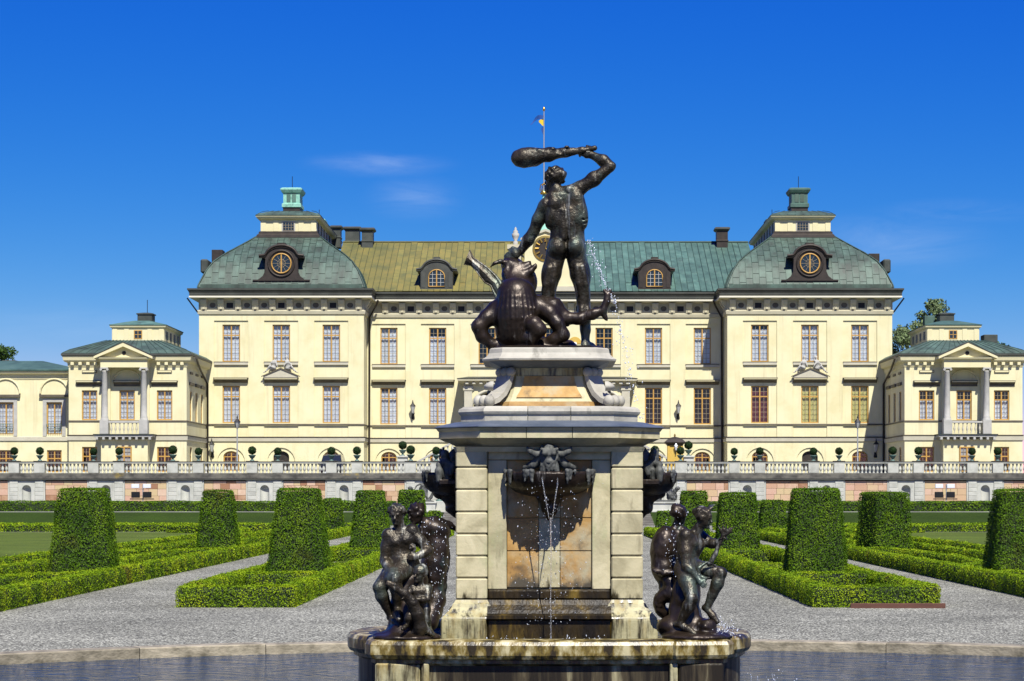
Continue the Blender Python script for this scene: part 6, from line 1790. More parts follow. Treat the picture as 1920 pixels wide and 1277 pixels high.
# recessed frame and ochre panel on the front and back
for r_ in (-1, 1):
    def yy(d): return (f0 + d) if r_ < 0 else (FY + 1.12 - d)
    def bx(nm, xa, xb, da, db, za, zb, m, b=0.01): return MB().bbox(FX+xa, FX+xb, *sorted((yy(da), yy(db))), za, zb, b).build(nm, m, FT)
    bx('frame_jamb', -0.742, -0.515, 0.07, 0.2, 1.14, 2.70, M_lime); bx('frame_jamb', 0.515, 0.742, 0.07, 0.2, 1.14, 2.70, M_lime)
    bx('frame_lintel', -0.742, 0.742, 0.069, 0.2, 2.705, 2.858, M_lime)
    cols = [(-0.512, -0.13), (-0.128, 0.128), (0.13, 0.512)]; rows = [(1.16, 1.60), (1.605, 2.0), (2.005, 2.42), (2.425, 2.70)]
    for (xa, xb) in cols:
        for (za, zb) in rows: bx('panel_slab', xa+0.002, xb-0.002, 0.12 + random.uniform(0, 0.006), 0.2, za+0.003, zb-0.003, M_orange if xa != -0.128 else M_lime, 0.004)
    # wet sill and sloping ledges under the panel
    bx('panel_sill', -0.742, 0.742, 0.02, 0.2, 1.02, 1.14, M_wet, 0.02)
    mb = MB(); s_ = 1 if r_ < 0 else -1
    pf = [(yy(0.2), 1.018), (yy(0.0), 1.018), (yy(-0.03), 0.96), (yy(-0.09), 0.90), (yy(-0.12), 0.86), (yy(-0.20), 0.84), (yy(-0.20), 0.80), (yy(0.2), 0.80)]
    mb.prism(pf, FX-0.744, FX+0.744, 'x'); mb.build('wet_ledge', M_wet, FT)
    bx('wet_dado', -0.744, 0.744, -0.15, 0.2, 0.35, 0.798, M_wet, 0.02)
for q in (-1, 1):     # side panels
    x0, x1 = sorted((FX + q*0.985, FX + q*1.06)); MB().bbox(x0, x1, FY-0.68, FY+0.68, 0.9, 2.85, 0.01).build('side_panel', M_lime, FT)
    x0, x1 = sorted((FX + q*0.985, FX + q*1.2)); MB().bbox(x0, x1, FY-0.70, FY+0.70, 0.35, 0.9, 0.03).build('side_plinth', M_wet, FT)
# cornice of the shaft: chamfered plan
P8 = octo(FX, FY, 1.14, 1.14, 0.34)
MB().sweep(octo(FX, FY, sh+0.004, sh+0.0, 0.02), [(0.0, 2.80), (0.03, 2.86)], cap0=True).build('neck_band', M_lime, FT)
MB().sweep(P8, [(-0.02, 2.862), (0.0, 2.87), (0.02, 2.885), (0.06, 2.90), (0.14, 2.945), (0.17, 2.955), (0.20, 2.96)], cap0=True).build('cornice_cove', M_lime, FT)
# fascia in separate stones along the front
P9 = octo(FX, FY, 1.345, 1.345, 0.52)
def fascia(poly, prof, cuts, nm, m):
    n = len(poly)
    for i in range(n):
        a, b = Vector(poly[i]), Vector(poly[(i+1) % n]); k = cuts if i in (0, 4) else 1
        d0 = (a - Vector(poly[i-1])).normalized(); d1 = (b - a).normalized(); d2 = (Vector(poly[(i+2) % n]) - b).normalized()
        nn = Vector((d1.y, -d1.x))
        def mit(u, v):
            n0 = Vector((u.y, -u.x)); n1 = Vector((v.y, -v.x)); mm = n0 + n1; return mm/mm.dot(n0)
        mA, mB = mit(d0, d1), mit(d1, d2)
        for j in range(k):
            t0, t1 = j/k, (j+1)/k
            pa, pb = a.lerp(b, t0), a.lerp(b, t1); ga = mA if j == 0 else nn; gb = mB if j == k-1 else nn
            e = d1*0.004
            V = []
            for o_, z_ in prof:
                p = pa + ga*o_ + (e if j else e*0); q = pb + gb*o_ - (e if j < k-1 else e*0)
                V += [(p.x, p.y, z_), (q.x, q.y, z_)]
            m_ = len(prof)
            mb = MB(); mb.add(V, [(2*i2, 2*i2+1, 2*i2+3, 2*i2+2) for i2 in range(m_-1)] + [tuple(2*i2 for i2 in range(m_))[::-1], tuple(2*i2+1 for i2 in range(m_))])
            mb.build(nm, m, FT)
fascia(P9, [(-0.25, 2.961), (0.0, 2.962), (0.0, 3.045), (0.012, 3.055), (0.035, 3.085), (-0.25, 3.09)], 3, 'cornice_stone', M_lime)
MB().sweep(P9, [(-0.25, 3.088), (0.05, 3.092), (0.05, 3.102), (-0.02, 3.125), (-0.20, 3.165), (-0.4, 3.19)], cap1=True).build('lead_cover', M_lead, FT)
# pale plinth with torus
P10 = octo(FX, FY, 1.08, 1.02, 0.30)
fascia(P10, [(-0.2, 3.17), (0.0, 3.17), (0.0, 3.25), (0.022, 3.262), (0.035, 3.29), (0.022, 3.325), (-0.01, 3.34), (-0.03, 3.355), (-0.25, 3.36)], 3, 'torus_stone', M_marble)
# concave pedestal body with ochre panel
cv = [(0.215, 3.33), (0.19, 3.40), (0.12, 3.48), (0.06, 3.58), (0.02, 3.68), (0.0, 3.75)]
P11 = octo(FX, FY, 0.545, 0.545, 0.14)
MB().sweep(P11, cv + [(0.0, 3.86)], cap1=True).build('concave_body', M_lime, FT)
MB().sweep(octo(FX, FY, 0.548, 0.548, 0.14), [(0.0, 3.745), (0.005, 3.75), (0.005, 3.84)]).build('neck_course', M_basinpale, FT)
MB().sweep(octo(FX, FY, 0.55, 0.55, 0.14), [(0.21, 3.345), (0.185, 3.42), (0.15, 3.425)]).build('foot_course', M_orange, FT)
for r_ in (-1, 1):
    V = []
    prof = [(0.135, 3.475), (0.06, 3.58), (0.02, 3.68), (0.004, 3.742)]
    for i, (o_, z_) in enumerate(prof):
        hw = [0.405, 0.345, 0.315, 0.305][i]
        V += [(FX-hw, FY + r_*(0.545 + o_ + 0.012), z_), (FX+hw, FY + r_*(0.545 + o_ + 0.012), z_)]
    mb = MB(); mb.add(V, [(2*i, 2*i+1, 2*i+3, 2*i+2) if r_ < 0 else (2*i, 2*i+2, 2*i+3, 2*i+1) for i in range(3)], True)
    o = mb.build('ochre_panel', M_orange, FT)
# top slab
P12 = octo(FX, FY, 0.72, 0.72, 0.15)
MB().sweep(P12, [(-0.19, 3.84), (-0.12, 3.855), (-0.03, 3.90), (0.02, 3.92)], cap0=True).build('slab_cove', M_lead, FT)
MB().sweep(P12, [(0.02, 3.921), (0.10, 3.925), (0.105, 3.945), (0.055, 3.975), (0.02, 4.02), (0.012, 4.07), (-0.01, 4.085)], cap1=True).build('top_slab', M_marble, FT)
# scroll consoles on the corners
def console(q, r_):
    mb = MB(); a = math.atan2(r_, q)
    D = Vector((q*0.72, r_*0.72, 0)).normalized(); Sd = Vector((-D.y, D.x, 0)); C = Vector((FX, FY, 0)); w = 0.12
    ctr = [(0.86, 3.82), (0.90, 3.72), (0.94, 3.62), (1.01, 3.52), (1.12, 3.44), (1.24, 3.40)]
    V = []; th = 0.034
    for i, (r1, z1) in enumerate(ctr):
        p = C + D*(r1 - 0.13); 
        t = Vector((ctr[min(i+1, 5)][0] - ctr[max(i-1, 0)][0], ctr[min(i+1, 5)][1] - ctr[max(i-1, 0)][1])).normalized(); nx, nz = -t.y, t.x
        for s_, k in ((-1, 1), (1, 1), (1, -1), (-1, -1)):
            V.append(tuple(p + Sd*w*s_ + D*nx*th*k*0.9 + Vector((0, 0, z1 + nz*th*k*0.9))))
    F = []
    for i in range(5):
        for k in range(4):
            j = (k+1) % 4; F.append((i*4+k, i*4+j, (i+1)*4+j, (i+1)*4+k))
    mb.add(V, F, False)
    for (rr, zz, rad) in ((0.76, 3.79, 0.062), (1.12, 3.425, 0.074)):     # rolled ends, three beads each
        p = C + D*rr + Vector((0, 0, zz))
        for e in (-1, 0, 1):
            prof = [(rad*math.sin(math.pi*i/8), -0.052 + 0.104*i/8 if False else -math.cos(math.pi*i/8)*0.06) for i in range(9)]
            n = 14; vs = []; fs = []
            up = Vector((0, 0, 1))
            for r1, h1 in prof:
                for i in range(n):
                    b = 2*math.pi*i/n; vs.append(p + Sd*(e*0.095 + h1) + D*math.cos(b)*max(r1, 0.002) + up*math.sin(b)*max(r1, 0.002))
            for k in range(8):
                for i in range(n):
                    j = (i+1) % n; fs.append((k*n+i, k*n+j, (k+1)*n+j, (k+1)*n+i))
            mb.add(vs, fs, True)
    # leaf on the scroll's back
    p = C + D*0.99 + Vector((0, 0, 3.60))
    vs = []; fs = []
    for i in range(6):
        for k in range(5):
            t = i/5; u = (k-2)/2
            q_ = p + D*(0.06*math.sin(t*2.9) + 0.0) + Vector((0, 0, 0.07 - 0.12*t)) + Sd*u*0.085*math.sin(0.35 + t*2.3) + D*(0.025*(1-u*u))
            vs.append(q_)
    for i in range(5):
        for k in range(4): fs.append((i*5+k, i*5+k+1, (i+1)*5+k+1, (i+1)*5+k))
    mb.add(vs, fs, True)
    mb.build('scroll_console', M_marble, FT)
for q in (-1, 1):
    for r_ in (-1, 1): console(q, r_)

# ------------------------------------------------------------------ bronze mask with shell bowls on the shaft
def mask(cx, cy, dx, dy, label, big=True):
    """horned water-spouting mask over a shell bowl, facing direction (dx, dy)"""
    r = thing('bronze_mask_bowl', label, 'fountain mask', (cx, cy, 2.55), 'bronze masks with shell bowls on the fountain shaft')
    D = Vector((dx, dy, 0)); Sd = Vector((-dy, dx, 0)); C = Vector((cx, cy, 0))
    P = lambda s_, d, z: C + Sd*s_ + D*d + Vector((0, 0, z))
    P0 = P; ms = 0.78
    P = (lambda s_, d, z: P0(s_*ms, d*0.9, 2.72 + (z - 2.72)*0.9)) if big else P0
    sc = Sculpt()
    if not big: sc.ell(P(0, 0.05, 2.72), (0.12, 0.12, 0.12), (0, 0, 0), 0.04, nz=(0.03, 30)); sc.chain([P(0, 0.05, 2.8), P(0, 0.12, 2.70), P(0.03, 0.10, 2.6)], [0.07, 0.06, 0.05], 0.03, nz=(0.02, 30))
    else: sc.ell(P(0, 0.12, 2.78), (0.13, 0.14, 0.12), (0, 0, 0), 0.04, nz=(0.02, 30))
    if big: sc.ell(P(0, 0.20, 2.66), (0.08, 0.08, 0.08), (0, 0, 0), 0.04, nz=(0.015, 40))
    for q in (-1, 1) if big else ():
        sc.chain([P(q*0.10, 0.13, 2.80), P(q*0.20, 0.16, 2.775), P(q*0.29, 0.18, 2.81), P(q*0.34, 0.19, 2.865)], [0.05, 0.042, 0.034, 0.015], 0.025)
        sc.ell(P(q*0.07, 0.28, 2.78), (0.035, 0.035, 0.03), (0, 0, 0), 0.015)
        sc.cone(P(q*0.03, 0.26, 2.82), P(q*0.12, 0.26, 2.84), 0.025, 0.02, 0.02)
        sc.chain([P(q*0.15, 0.10, 2.72), P(q*0.24, 0.08, 2.64), P(q*0.38, 0.05, 2.60)], [0.06, 0.05, 0.03], 0.03)
    rr = random.Random(4)
    for i in range(46 if big else 8):     # hair and beard strands
        s_ = rr.uniform(-0.12, 0.12); z = rr.uniform(2.70, 2.90) if i % 2 else rr.uniform(2.60, 2.70)
        sc.cone(P(s_, 0.25 - abs(s_)*0.5, z), P(s_*1.25, 0.27 - abs(s_)*0.4, z - rr.uniform(0.08, 0.15)), 0.018, 0.008, 0.012)
    put('mask', sc.build(0.013), M_bronzedrip, r); P = P0
    # shell bowl
    V, F = [], []; n, m_ = 28, 7
    for i in range(n+1):
        a = math.pi*i/n; rb = (0.53 if big else 0.46)*(1 + 0.035*math.cos(i*math.pi))
        for k in range(m_):
            t = k/(m_-1); rad = rb*math.sin(0.15 + t*1.42); zz = 2.56 - 0.27*(1 - t**2.0)
            V.append(P(math.cos(a)*rad, 0.03 + math.sin(a)*rad*0.95, zz))
    b = len(V)
    for v in list(V): V.append(Vector(v) + Vector((0, 0, -0.035)))
    for i in range(n):
        for k in range(m_-1):
            q = (i*m_+k, (i+1)*m_+k, (i+1)*m_+k+1, i*m_+k+1); F.append(q); F.append(tuple(b + x for x in q[::-1]))
        F.append((i*m_+m_-1, (i+1)*m_+m_-1, b+(i+1)*m_+m_-1, b+i*m_+m_-1))
    mb = MB(); mb.add(V, F, True); mb.build('shell_bowl', M_bronze2, r)
    wt = MB(); wt.add([P(math.cos(math.pi*i/20)*(0.50 if big else 0.43), 0.03 + math.sin(math.pi*i/20)*(0.47 if big else 0.40), 2.535) for i in range(21)], [tuple(range(21))]); wt.build('bowl_water', M_water, r)
    # hanging lime crusts on the bowl's rim
    for a, wd in ((8, 0.13), (28, 0.05), (62, 0.10), (118, 0.10), (152, 0.05), (172, 0.13)):
        cr = Sculpt()
        for j in range(10):
            aa = R(a + rr.uniform(-1, 1)*wd*65); L_ = rr.uniform(0.05, 0.17)
            kb = 1.0 if big else 0.87; p = P(math.cos(aa)*0.535*kb, 0.03 + math.sin(aa)*0.51*kb, 2.565); cr.cone(p, p + Vector((0, 0, -L_)), 0.024, 0.007, 0.010, nz=(0.008, 60))
        put('lime_crust', cr.build(0.013), M_bronzedrip, r)
    sc2 = Sculpt()      # bracket beast under the bowl
    sc2.cone(P(0, 0.02, 2.30), P(0, 0.22, 2.34), 0.17, 0.12, 0.05, nz=(0.02, 22)); sc2.chain([P(0, 0.05, 2.28), P(0, 0.08, 2.12), P(0, 0.03, 2.0)], [0.13, 0.09, 0.03], 0.05, nz=(0.015, 25))
    put('bowl_bracket', sc2.build(0.02), M_bronze2, r)
mask(FX, f0 + 0.06, 0, -1, 'horned bronze mask over a dripping shell bowl on the front of the fountain')
mask(FX - sh, FY, -1, 0, 'dark bronze mask and shell bowl jutting from the left side of the fountain', False)
mask(FX + sh, FY, 1, 0, 'dark bronze mask and shell bowl jutting from the right side of the fountain', False)
for sg, side in ((-1, 'left'), (1, 'right')):     # perched small figure over each side bowl
    pass

# ------------------------------------------------------------------ hero with club over the dragon
SS = 149.4
def S(px, py, y=0.0): return (FX + (px - 1030)/SS, FY + y, 4.10 + (650 - py)/SS)
ST = thing('bronze_hero_statue', 'dark bronze hero raising a club over a fallen dragon on top of the fountain', 'statue', (FX, FY, 4.085))
sc = Sculpt(); U = 1/SS
def ch_(pts, k=0.025, cut=False): sc.chain([S(p[0], p[1], p[3] if len(p) > 3 else 0.0) for p in pts], [p[2]*U for p in pts], k, cut)
def el_(px, py, y, rx, ry, rz_, k=0.02, rot=0.0, cut=False): sc.ell(S(px, py, y), (rx*U, ry*U, rz_*U), (0, rot, 0), k, cut)
# trunk
ch_([(1045,379,19.5,-0.02), (1050,408,19.5,-0.02), (1052,428,18,0.0), (1047,458,20,0.0)], 0.04)
ch_([(1077,372,20.5,-0.03), (1078,402,20.5,-0.03), (1076,428,18.5,0.0), (1079,456,20.5,0.0)], 0.04)
ch_([(1034,369,14), (1056,362,15,-0.02), (1079,352,15,-0.02)], 0.04)
ch_([(1041,338,9.5,0.02), (1048,360,12.5,-0.02)], 0.03)
ch_([(1045,350,7,0.0), (1062,351,8,-0.04), (1078,349,10,-0.05)], 0.03); ch_([(1041,352,7,0.0), (1032,366,10,-0.02)], 0.03)
# back muscles
el_(1032,399,-0.05,10,15,26,0.03,0.12); el_(1093,396,-0.06,10,15,28,0.03,-0.10)
el_(1081,367,-0.135,13,7,15,0.014,-0.25); el_(1040,377,-0.125,12,7,14,0.014,0.25)
el_(1072,352,-0.115,13,6,8,0.014,0.2); el_(1038,362,-0.10,10,6,8,0.014,-0.3)
el_(1086,386,-0.13,9,7,17,0.016,0.2); el_(1036,396,-0.115,8,7,15,0.016,-0.2)
ch_([(1056,392,7.5,-0.115), (1057,420,8.5,-0.105), (1056,441,7,-0.11)], 0.016); ch_([(1069,388,7.5,-0.125), (1071,418,8.5,-0.115), (1072,440,7,-0.115)], 0.016)
ch_([(1054,350,3,-0.17), (1061,376,4,-0.19), (1063,410,4.2,-0.185), (1064,442,3,-0.185)], 0.022, True)
for i in range(4): ch_([(1100,404+i*8,2,-0.10), (1090,409+i*8,2,-0.165)], 0.010, True)
ch_([(1027,424,3.5,-0.06), (1040,431,3,-0.155)], 0.02, True); ch_([(1100,426,3.5,-0.06), (1086,432,3,-0.155)], 0.02, True)
# buttocks
el_(1045,459,-0.085,17,17.5,19,0.018,-0.15); el_(1079,457,-0.085,17.5,17.5,19.5,0.018,0.15)
ch_([(1062,444,1.5,-0.19), (1062,463,3.0,-0.20), (1061,483,2.5,-0.16)], 0.022, True)
ch_([(1030,478,2,-0.17), (1044,481,2.5,-0.19), (1056,480,2,-0.17)], 0.018, True); ch_([(1068,479,2,-0.17), (1080,479,2.5,-0.19), (1096,475,2,-0.16)], 0.018, True)
# image-left leg, stepping on the dragon
ch_([(1043,468,19), (1035,506,17.5), (1029,540,13), (1028,553,13), (1034,570,13,-0.02), (1045,588,9,0.0), (1049,595,8,0.0)], 0.03)
el_(1025,506,0.02,10,15,27,0.02,0.1); ch_([(1040,496,7,-0.10), (1035,525,7,-0.085), (1036,545,4,-0.07)], 0.018); ch_([(1030,498,7,-0.10), (1024,528,6.5,-0.075), (1020,547,4,-0.06)], 0.018)
ch_([(1035,500,1.5,-0.155), (1029,535,2,-0.125)], 0.014, True)
el_(1028,570,-0.05,6.5,8,13,0.014); el_(1038,574,-0.05,6.5,8,13,0.014)
ch_([(1047,594,8,0.0), (1056,599,7.5,-0.08), (1064,603,5,-0.16)], 0.02)
# image-right leg, straight
ch_([(1080,468,19), (1087,508,17.5), (1093,540,13.5), (1094,553,12.5), (1096,584,13), (1098,612,9.5), (1098,636,7.5)], 0.03)
el_(1098,506,0.02,10,15,28,0.02,-0.1); ch_([(1082,496,7,-0.10), (1086,526,7,-0.085), (1087,546,4,-0.07)], 0.018); ch_([(1092,496,7,-0.10), (1098,528,6.5,-0.075), (1101,547,4,-0.06)], 0.018)
ch_([(1087,500,1.5,-0.155), (1093,536,2,-0.125)], 0.014, True)
el_(1091,580,-0.05,7,8.5,17,0.014); el_(1102,583,-0.045,7,8.5,18,0.014); ch_([(1096,566,1.2,-0.13), (1097,592,1.5,-0.13)], 0.012, True)
ch_([(1098,606,3.5,-0.05), (1097,636,3.5,-0.045)], 0.012)
ch_([(1098,636,7.5), (1097,643,8,-0.04)], 0.02); ch_([(1099,638,7.5,0.0), (1109,643,7.5,0.06), (1119,647,5.5,0.13)], 0.02)
for i in range(5): sc.cone(S(1114 + i*1.6, 646, 0.14 - i*0.035), S(1123 + i*1.2, 648.5, 0.20 - i*0.05), 0.022, 0.015, 0.008)
# raised arm with the club
el_(1087,347,-0.045,14,14.5,14,0.02); ch_([(1089,346,12.5,-0.05), (1114,331,12.5,-0.08), (1142,310,9.5,-0.10)], 0.025)
el_(1116,336,-0.075,15,9.5,8.5,0.014,-0.6); el_(1110,325,-0.09,14,9,8,0.014,-0.6)
ch_([(1145,307,9.5,-0.10), (1131,296,11.5,-0.08), (1113,286,7,-0.04)], 0.022); el_(1134,294,-0.10,11,8,6.5,0.012,0.7); sc.ell(S(1149,306,-0.11), (6*U, 6*U, 6*U), (0, 0, 0), 0.015)
hand(sc, S(1112,285,-0.03), (-0.95, 0.05, 0.45), (0, 0.3, 1), 0.26, True)
# arm pressing the dragon's head down
el_(1024,379,-0.025,14,14.5,16,0.02,0.4); ch_([(1021,382,13,-0.01), (1010,404,12.5,0.04), (1001,426,10.5,0.09)], 0.025)
el_(1009,400,0.0,9,9,15,0.014,0.45); el_(1018,402,0.04,8,9,14,0.014,0.45)
ch_([(1000,427,10.5,0.09), (990,441,11.5,0.14), (976,461,7,0.20)], 0.022); el_(994,438,0.09,7,8,12,0.012,0.6)
hand(sc, S(976,460,0.20), (-0.85, 0.05, -0.4), (0, 0.3, 1), 0.26, False)
head(sc, S(1039,328,0.03), (0.04, 0.02, 1), (-0.80, 0.62, -0.12), 0.285, hair=0.8, beard=True)
for i in range(40):     # short curls
    a_ = i*2.399; z_ = 1 - 1.25*i/40; r_ = math.sqrt(max(0, 1 - z_*z_)); sc.ell((S(1040,325)[0] + 0.108*r_*math.cos(a_), S(0,0)[1]*0 + FY + 0.02 + 0.115*r_*math.sin(a_), S(0,324)[2] + 0.115*z_), (0.026, 0.026, 0.026), (0, 0, 0), 0.010)
put('hero', sc.build(0.0125, 'hero'), M_bronze, ST)
# club
cl = Sculpt()
cl.chain([S(1116,272,-0.06), S(1090,276,-0.05), S(1060,279.5,-0.03), S(1030,283,-0.02), S(1000,287,0.0), S(982,289,0.0), S(972,289.5,0.0)], [0.034, 0.036, 0.055, 0.078, 0.108, 0.118, 0.096], 0.05, nz=(0.008, 22))
for i in range(7): cl.ell(S(985+i*13, 287-i*1.6 + (6 if i % 2 else -7), -0.08), (0.035, 0.03, 0.02), (0, 0, 0), 0.02)
put('club', cl.build(0.016, 'club'), M_bronze, ST)
# dragon
dr = Sculpt()
dr.ell(S(968,588,-0.22), (0.275, 0.29, 0.40), (0, 0.10, 0), 0.06)
dr.ell(S(972,622,-0.20), (0.27, 0.26, 0.20), (0, 0, 0), 0.06)
dr.ell(S(968,546,-0.20), (0.235, 0.25, 0.20), (0, 0, 0), 0.08)
for i in range(9):     # soft ridges running down the back
    u = -0.9 + 1.8*i/8
    dr.chain([(S(968 + 5*t, 0)[0] + (0.16 + 0.135*math.sin(0.3 + 2.4*t))*math.sin(u), FY - 0.215 - (0.16 + 0.135*math.sin(0.3 + 2.4*t))*math.cos(u)*1.0, S(0, 536 + 100*t)[2]) for t in (0, 0.2, 0.4, 0.6, 0.8, 1.0)], [0.003, 0.005, 0.005, 0.005, 0.005, 0.003], 0.03)
dr.ell(S(990,520,0.16), (0.12, 0.12, 0.17), (0, 0, 0), 0.06, nz=(0.014, 18))
dr.chain([S(968,556,-0.12), S(970,532,0.06), S(967,510,0.17), S(962,492,0.22)], [0.16, 0.165, 0.17, 0.14], 0.06, nz=(0.012, 18))
dr.ell(S(957,487,0.20), (0.125, 0.13, 0.085), (0, 0.25, 0), 0.04, nz=(0.010, 22))      # bowed skull under the hand
for i in range(9): dr.cone(S(950 + i*2.2, 496 + i*5.0, 0.06 - 0.012*i), S(943 + i*2.4, 503 + i*5.2, 0.03 - 0.012*i), 0.03, 0.010, 0.02)      # mane
dr.chain([S(972,508,0.10), S(984,507,0.06), S(995,501,0.05), S(1003,492,0.05), S(1005,487,0.05)], [0.08, 0.055, 0.038, 0.024, 0.008], 0.04)       # lower jaw curling up
dr.chain([S(968,494,0.13), S(982,492,0.10), S(990,488,0.09), S(994,482,0.09)], [0.085, 0.05, 0.03, 0.010], 0.05)      # upper jaw
dr.ell(S(951,489,0.085), (0.04, 0.035, 0.03), (0, 0, 0), 0.015); dr.cone(S(944,483,0.09), S(956,482,0.08), 0.022, 0.02, 0.012)
dr.chain([S(950,486,0.12), S(938,482,0.08), S(927,486,0.06), S(917,495,0.06)], [0.034, 0.029, 0.022, 0.006], 0.015)     # horn
# fore limb on the left with elbow out
dr.chain([S(932,578,-0.20), S(914,594,-0.25), S(899,609,-0.28), S(906,627,-0.26), S(925,643,-0.24), S(946,647,-0.25)], [0.13, 0.10, 0.085, 0.08, 0.062, 0.04], 0.05)
for j in range(4): dr.cone(S(935,644,-0.24), S(955 - j*4, 649, -0.34 + j*0.05), 0.03, 0.012, 0.02)
# curled limbs beneath
dr.chain([S(990,604,-0.42), S(1002,607,-0.47), S(1011,617,-0.48), S(998,632,-0.42), S(980,636,-0.36)], [0.07, 0.095, 0.09, 0.08, 0.07], 0.04)
dr.chain([S(1010,570,-0.20), S(1030,584,-0.25), S(1045,604,-0.30), S(1056,625,-0.30), S(1040,633,-0.28), S(1018,640,-0.25), S(1000,645,-0.24)], [0.12, 0.11, 0.085, 0.075, 0.075, 0.06, 0.05], 0.05)
# hind leg thrown out to the right with a clawed foot
dr.chain([S(1012,566,-0.12), S(1038,572,-0.16), S(1058,592,-0.16), S(1085,593,-0.18), S(1112,585,-0.20), S(1130,578,-0.20), S(1137,562,-0.20), S(1139,550,-0.20)], [0.12, 0.12, 0.085, 0.07, 0.06, 0.048, 0.04, 0.04], 0.04, nz=(0.006, 30))
dr.chain([S(1130,580,-0.20), S(1134,590,-0.20), S(1137,595,-0.2)], [0.04, 0.03, 0.022], 0.02)
for j, (ex, ey) in enumerate(((1131,538), (1138,534), (1147,538), (1151,546))):
    dr.chain([S(1139,551,-0.20), S((1139+ex)/2 + (j-1.5)*1.5, (550+ey)/2 - 2, -0.20 + (j % 2)*0.04), S(ex, ey, -0.22)], [0.03, 0.022, 0.006], 0.012)
# tail looping on the slab
dr.chain([S(990,640,0.1), S(1030,643,0.25), S(1068,641,0.2), S(1080,645,0.0)], [0.16, 0.12, 0.07, 0.03], 0.06, nz=(0.01, 20))
dr.ell(S(1000,650,-0.05), (0.42, 0.42, 0.05), (0, 0, 0), 0.05)
put('dragon', dr.build(0.0155, 'dragon'), M_bronze2, ST)
# wing: ribbed blade with a scalloped edge
def wing_mesh():
    top = [(881,463), (887,477), (900,487), (916,499), (928,511), (937,523), (944,537), (950,556)]
    bot = [(870,490), (883,492), (894,503), (903,516), (910,525), (921,531), (927,544), (936,562)]
    V, F = [], []
    n = len(top); m_ = 5
    for i in range(n):
        for k in range(m_):
            t = k/(m_-1)
            p = Vector(S(top[i][0] + (bot[i][0]-top[i][0])*t, top[i][1] + (bot[i][1]-top[i][1])*t, -0.05 - 0.10*math.sin(math.pi*t)*0.4 - 0.02*i))
            V.append(p)
    b = len(V)
    for i in range(n):
        for k in range(m_):
            rib = 0.03 if k in (0, m_-1) else 0.018
            V.append(V[i*m_+k] + Vector((0, rib + (0.012 if i % 2 else 0), 0)))
    for i in range(n-1):
        for k in range(m_-1):
            q = (i*m_+k, i*m_+k+1, (i+1)*m_+k+1, (i+1)*m_+k); F.append(q); F.append(tuple(b+x for x in q[::-1]))
    bd = [i*m_ for i in range(n)] + [(n-1)*m_+k for k in range(1, m_)] + [i*m_+m_-1 for i in range(n-2, -1, -1)] + [k for k in range(m_-2, 0, -1)]
    for i in range(len(bd)):
        j = (i+1) % len(bd); F.append((bd[i], bd[j], b+bd[j], b+bd[i]))
    mb = MB(); mb.add(V, F, False)
    mb.tube([S(*top[i], -0.05 - 0.02*i) for i in range(n)], [0.008, 0.012, 0.015, 0.018, 0.022, 0.028, 0.035, 0.05], 7)
    mb.tube([S(*bot[i], -0.05 - 0.02*i) for i in range(n)], [0.004, 0.006, 0.008, 0.009, 0.010, 0.012, 0.018, 0.03], 7)
    return mb
wing_mesh().build('wing', M_bronze, ST)
MB().sweep(octo(FX, FY, 0.66, 0.62, 0.15), [(0.0, 4.086), (0.02, 4.10), (-0.02, 4.118), (-0.2, 4.125)], cap1=True).build('bronze_base', M_bronze2, ST)

# ------------------------------------------------------------------ mermaid groups on the basin's corners
GY = FY - 1.55; GS = 158.7
def G(px, py, y=0.0): return (FX + (px - 1030)/GS, GY + y, 0.60 + (1187 - py)/GS)
LG = thing('mermaid_group', 'bronze seated mermaid with a child and a fish on the left basin corner', 'statue', G(765, 1187), 'bronze figure groups on the basin corners')
sc = Sculpt(); H = 1.42
human(sc, dict(head=G(746,962,-0.02), shL=G(772,988,0.0), shR=G(729,996,0.0), waist=G(752,1032,0.03), hipL=G(769,1055,0.05), hipR=G(744,1056,0.05),
      elL=G(804,1024,-0.05), wrL=G(783,1036,-0.16), elR=G(721,1042,-0.03), wrR=G(737,1066,-0.24), knL=G(745,1076,-0.30), anL=G(748,1130,-0.22), toL=G(752,1150,-0.36), knR=G(713,1092,-0.22), anR=G(735,1148,-0.12), toR=G(752,1162,-0.30)), H, 1.36, fem=True, fwd=(0, -1, 0),
      handspec={'L': ((-0.8, -0.5, 0.0), (0, 0, 1), True), 'R': ((0.4, -0.7, -0.3), (0.5, 0, 0.6), False)})
sc.ell(G(757,1048,0.0), (0.165, 0.13, 0.14), (0, 0, 0), 0.05); sc.cone(G(757,1055,-0.05), G(738,1076,-0.25), 0.12, 0.09, 0.04); sc.cone(G(748,1060,-0.02), G(722,1085,-0.18), 0.12, 0.085, 0.04)
head(sc, G(744,958,-0.03), (0.05, -0.1, 1), (-0.15, -1, -0.35), 0.235, hair=0.9)
for i in range(44):
    a = i*2.399; z_ = 1 - 1.1*i/44; q_ = math.sqrt(1 - z_*z_); c_ = G(744, 953, 0.0)
    sc.ell((c_[0] + 0.10*q_*math.cos(a), c_[1] + 0.105*q_*math.sin(a), c_[2] + 0.085*z_), (0.023, 0.023, 0.02), (0, 0, 0), 0.008)
sc.ell(G(775,1018,-0.18), (0.045, 0.03, 0.05), (0, 0, 0), 0.02, nz=(0.015, 70))     # bunch of berries in the hand
put('mermaid', sc.build(0.011), M_bronze, LG)
sc = Sculpt()      # second figure behind, bent to the pedestal, with a heavy cloak
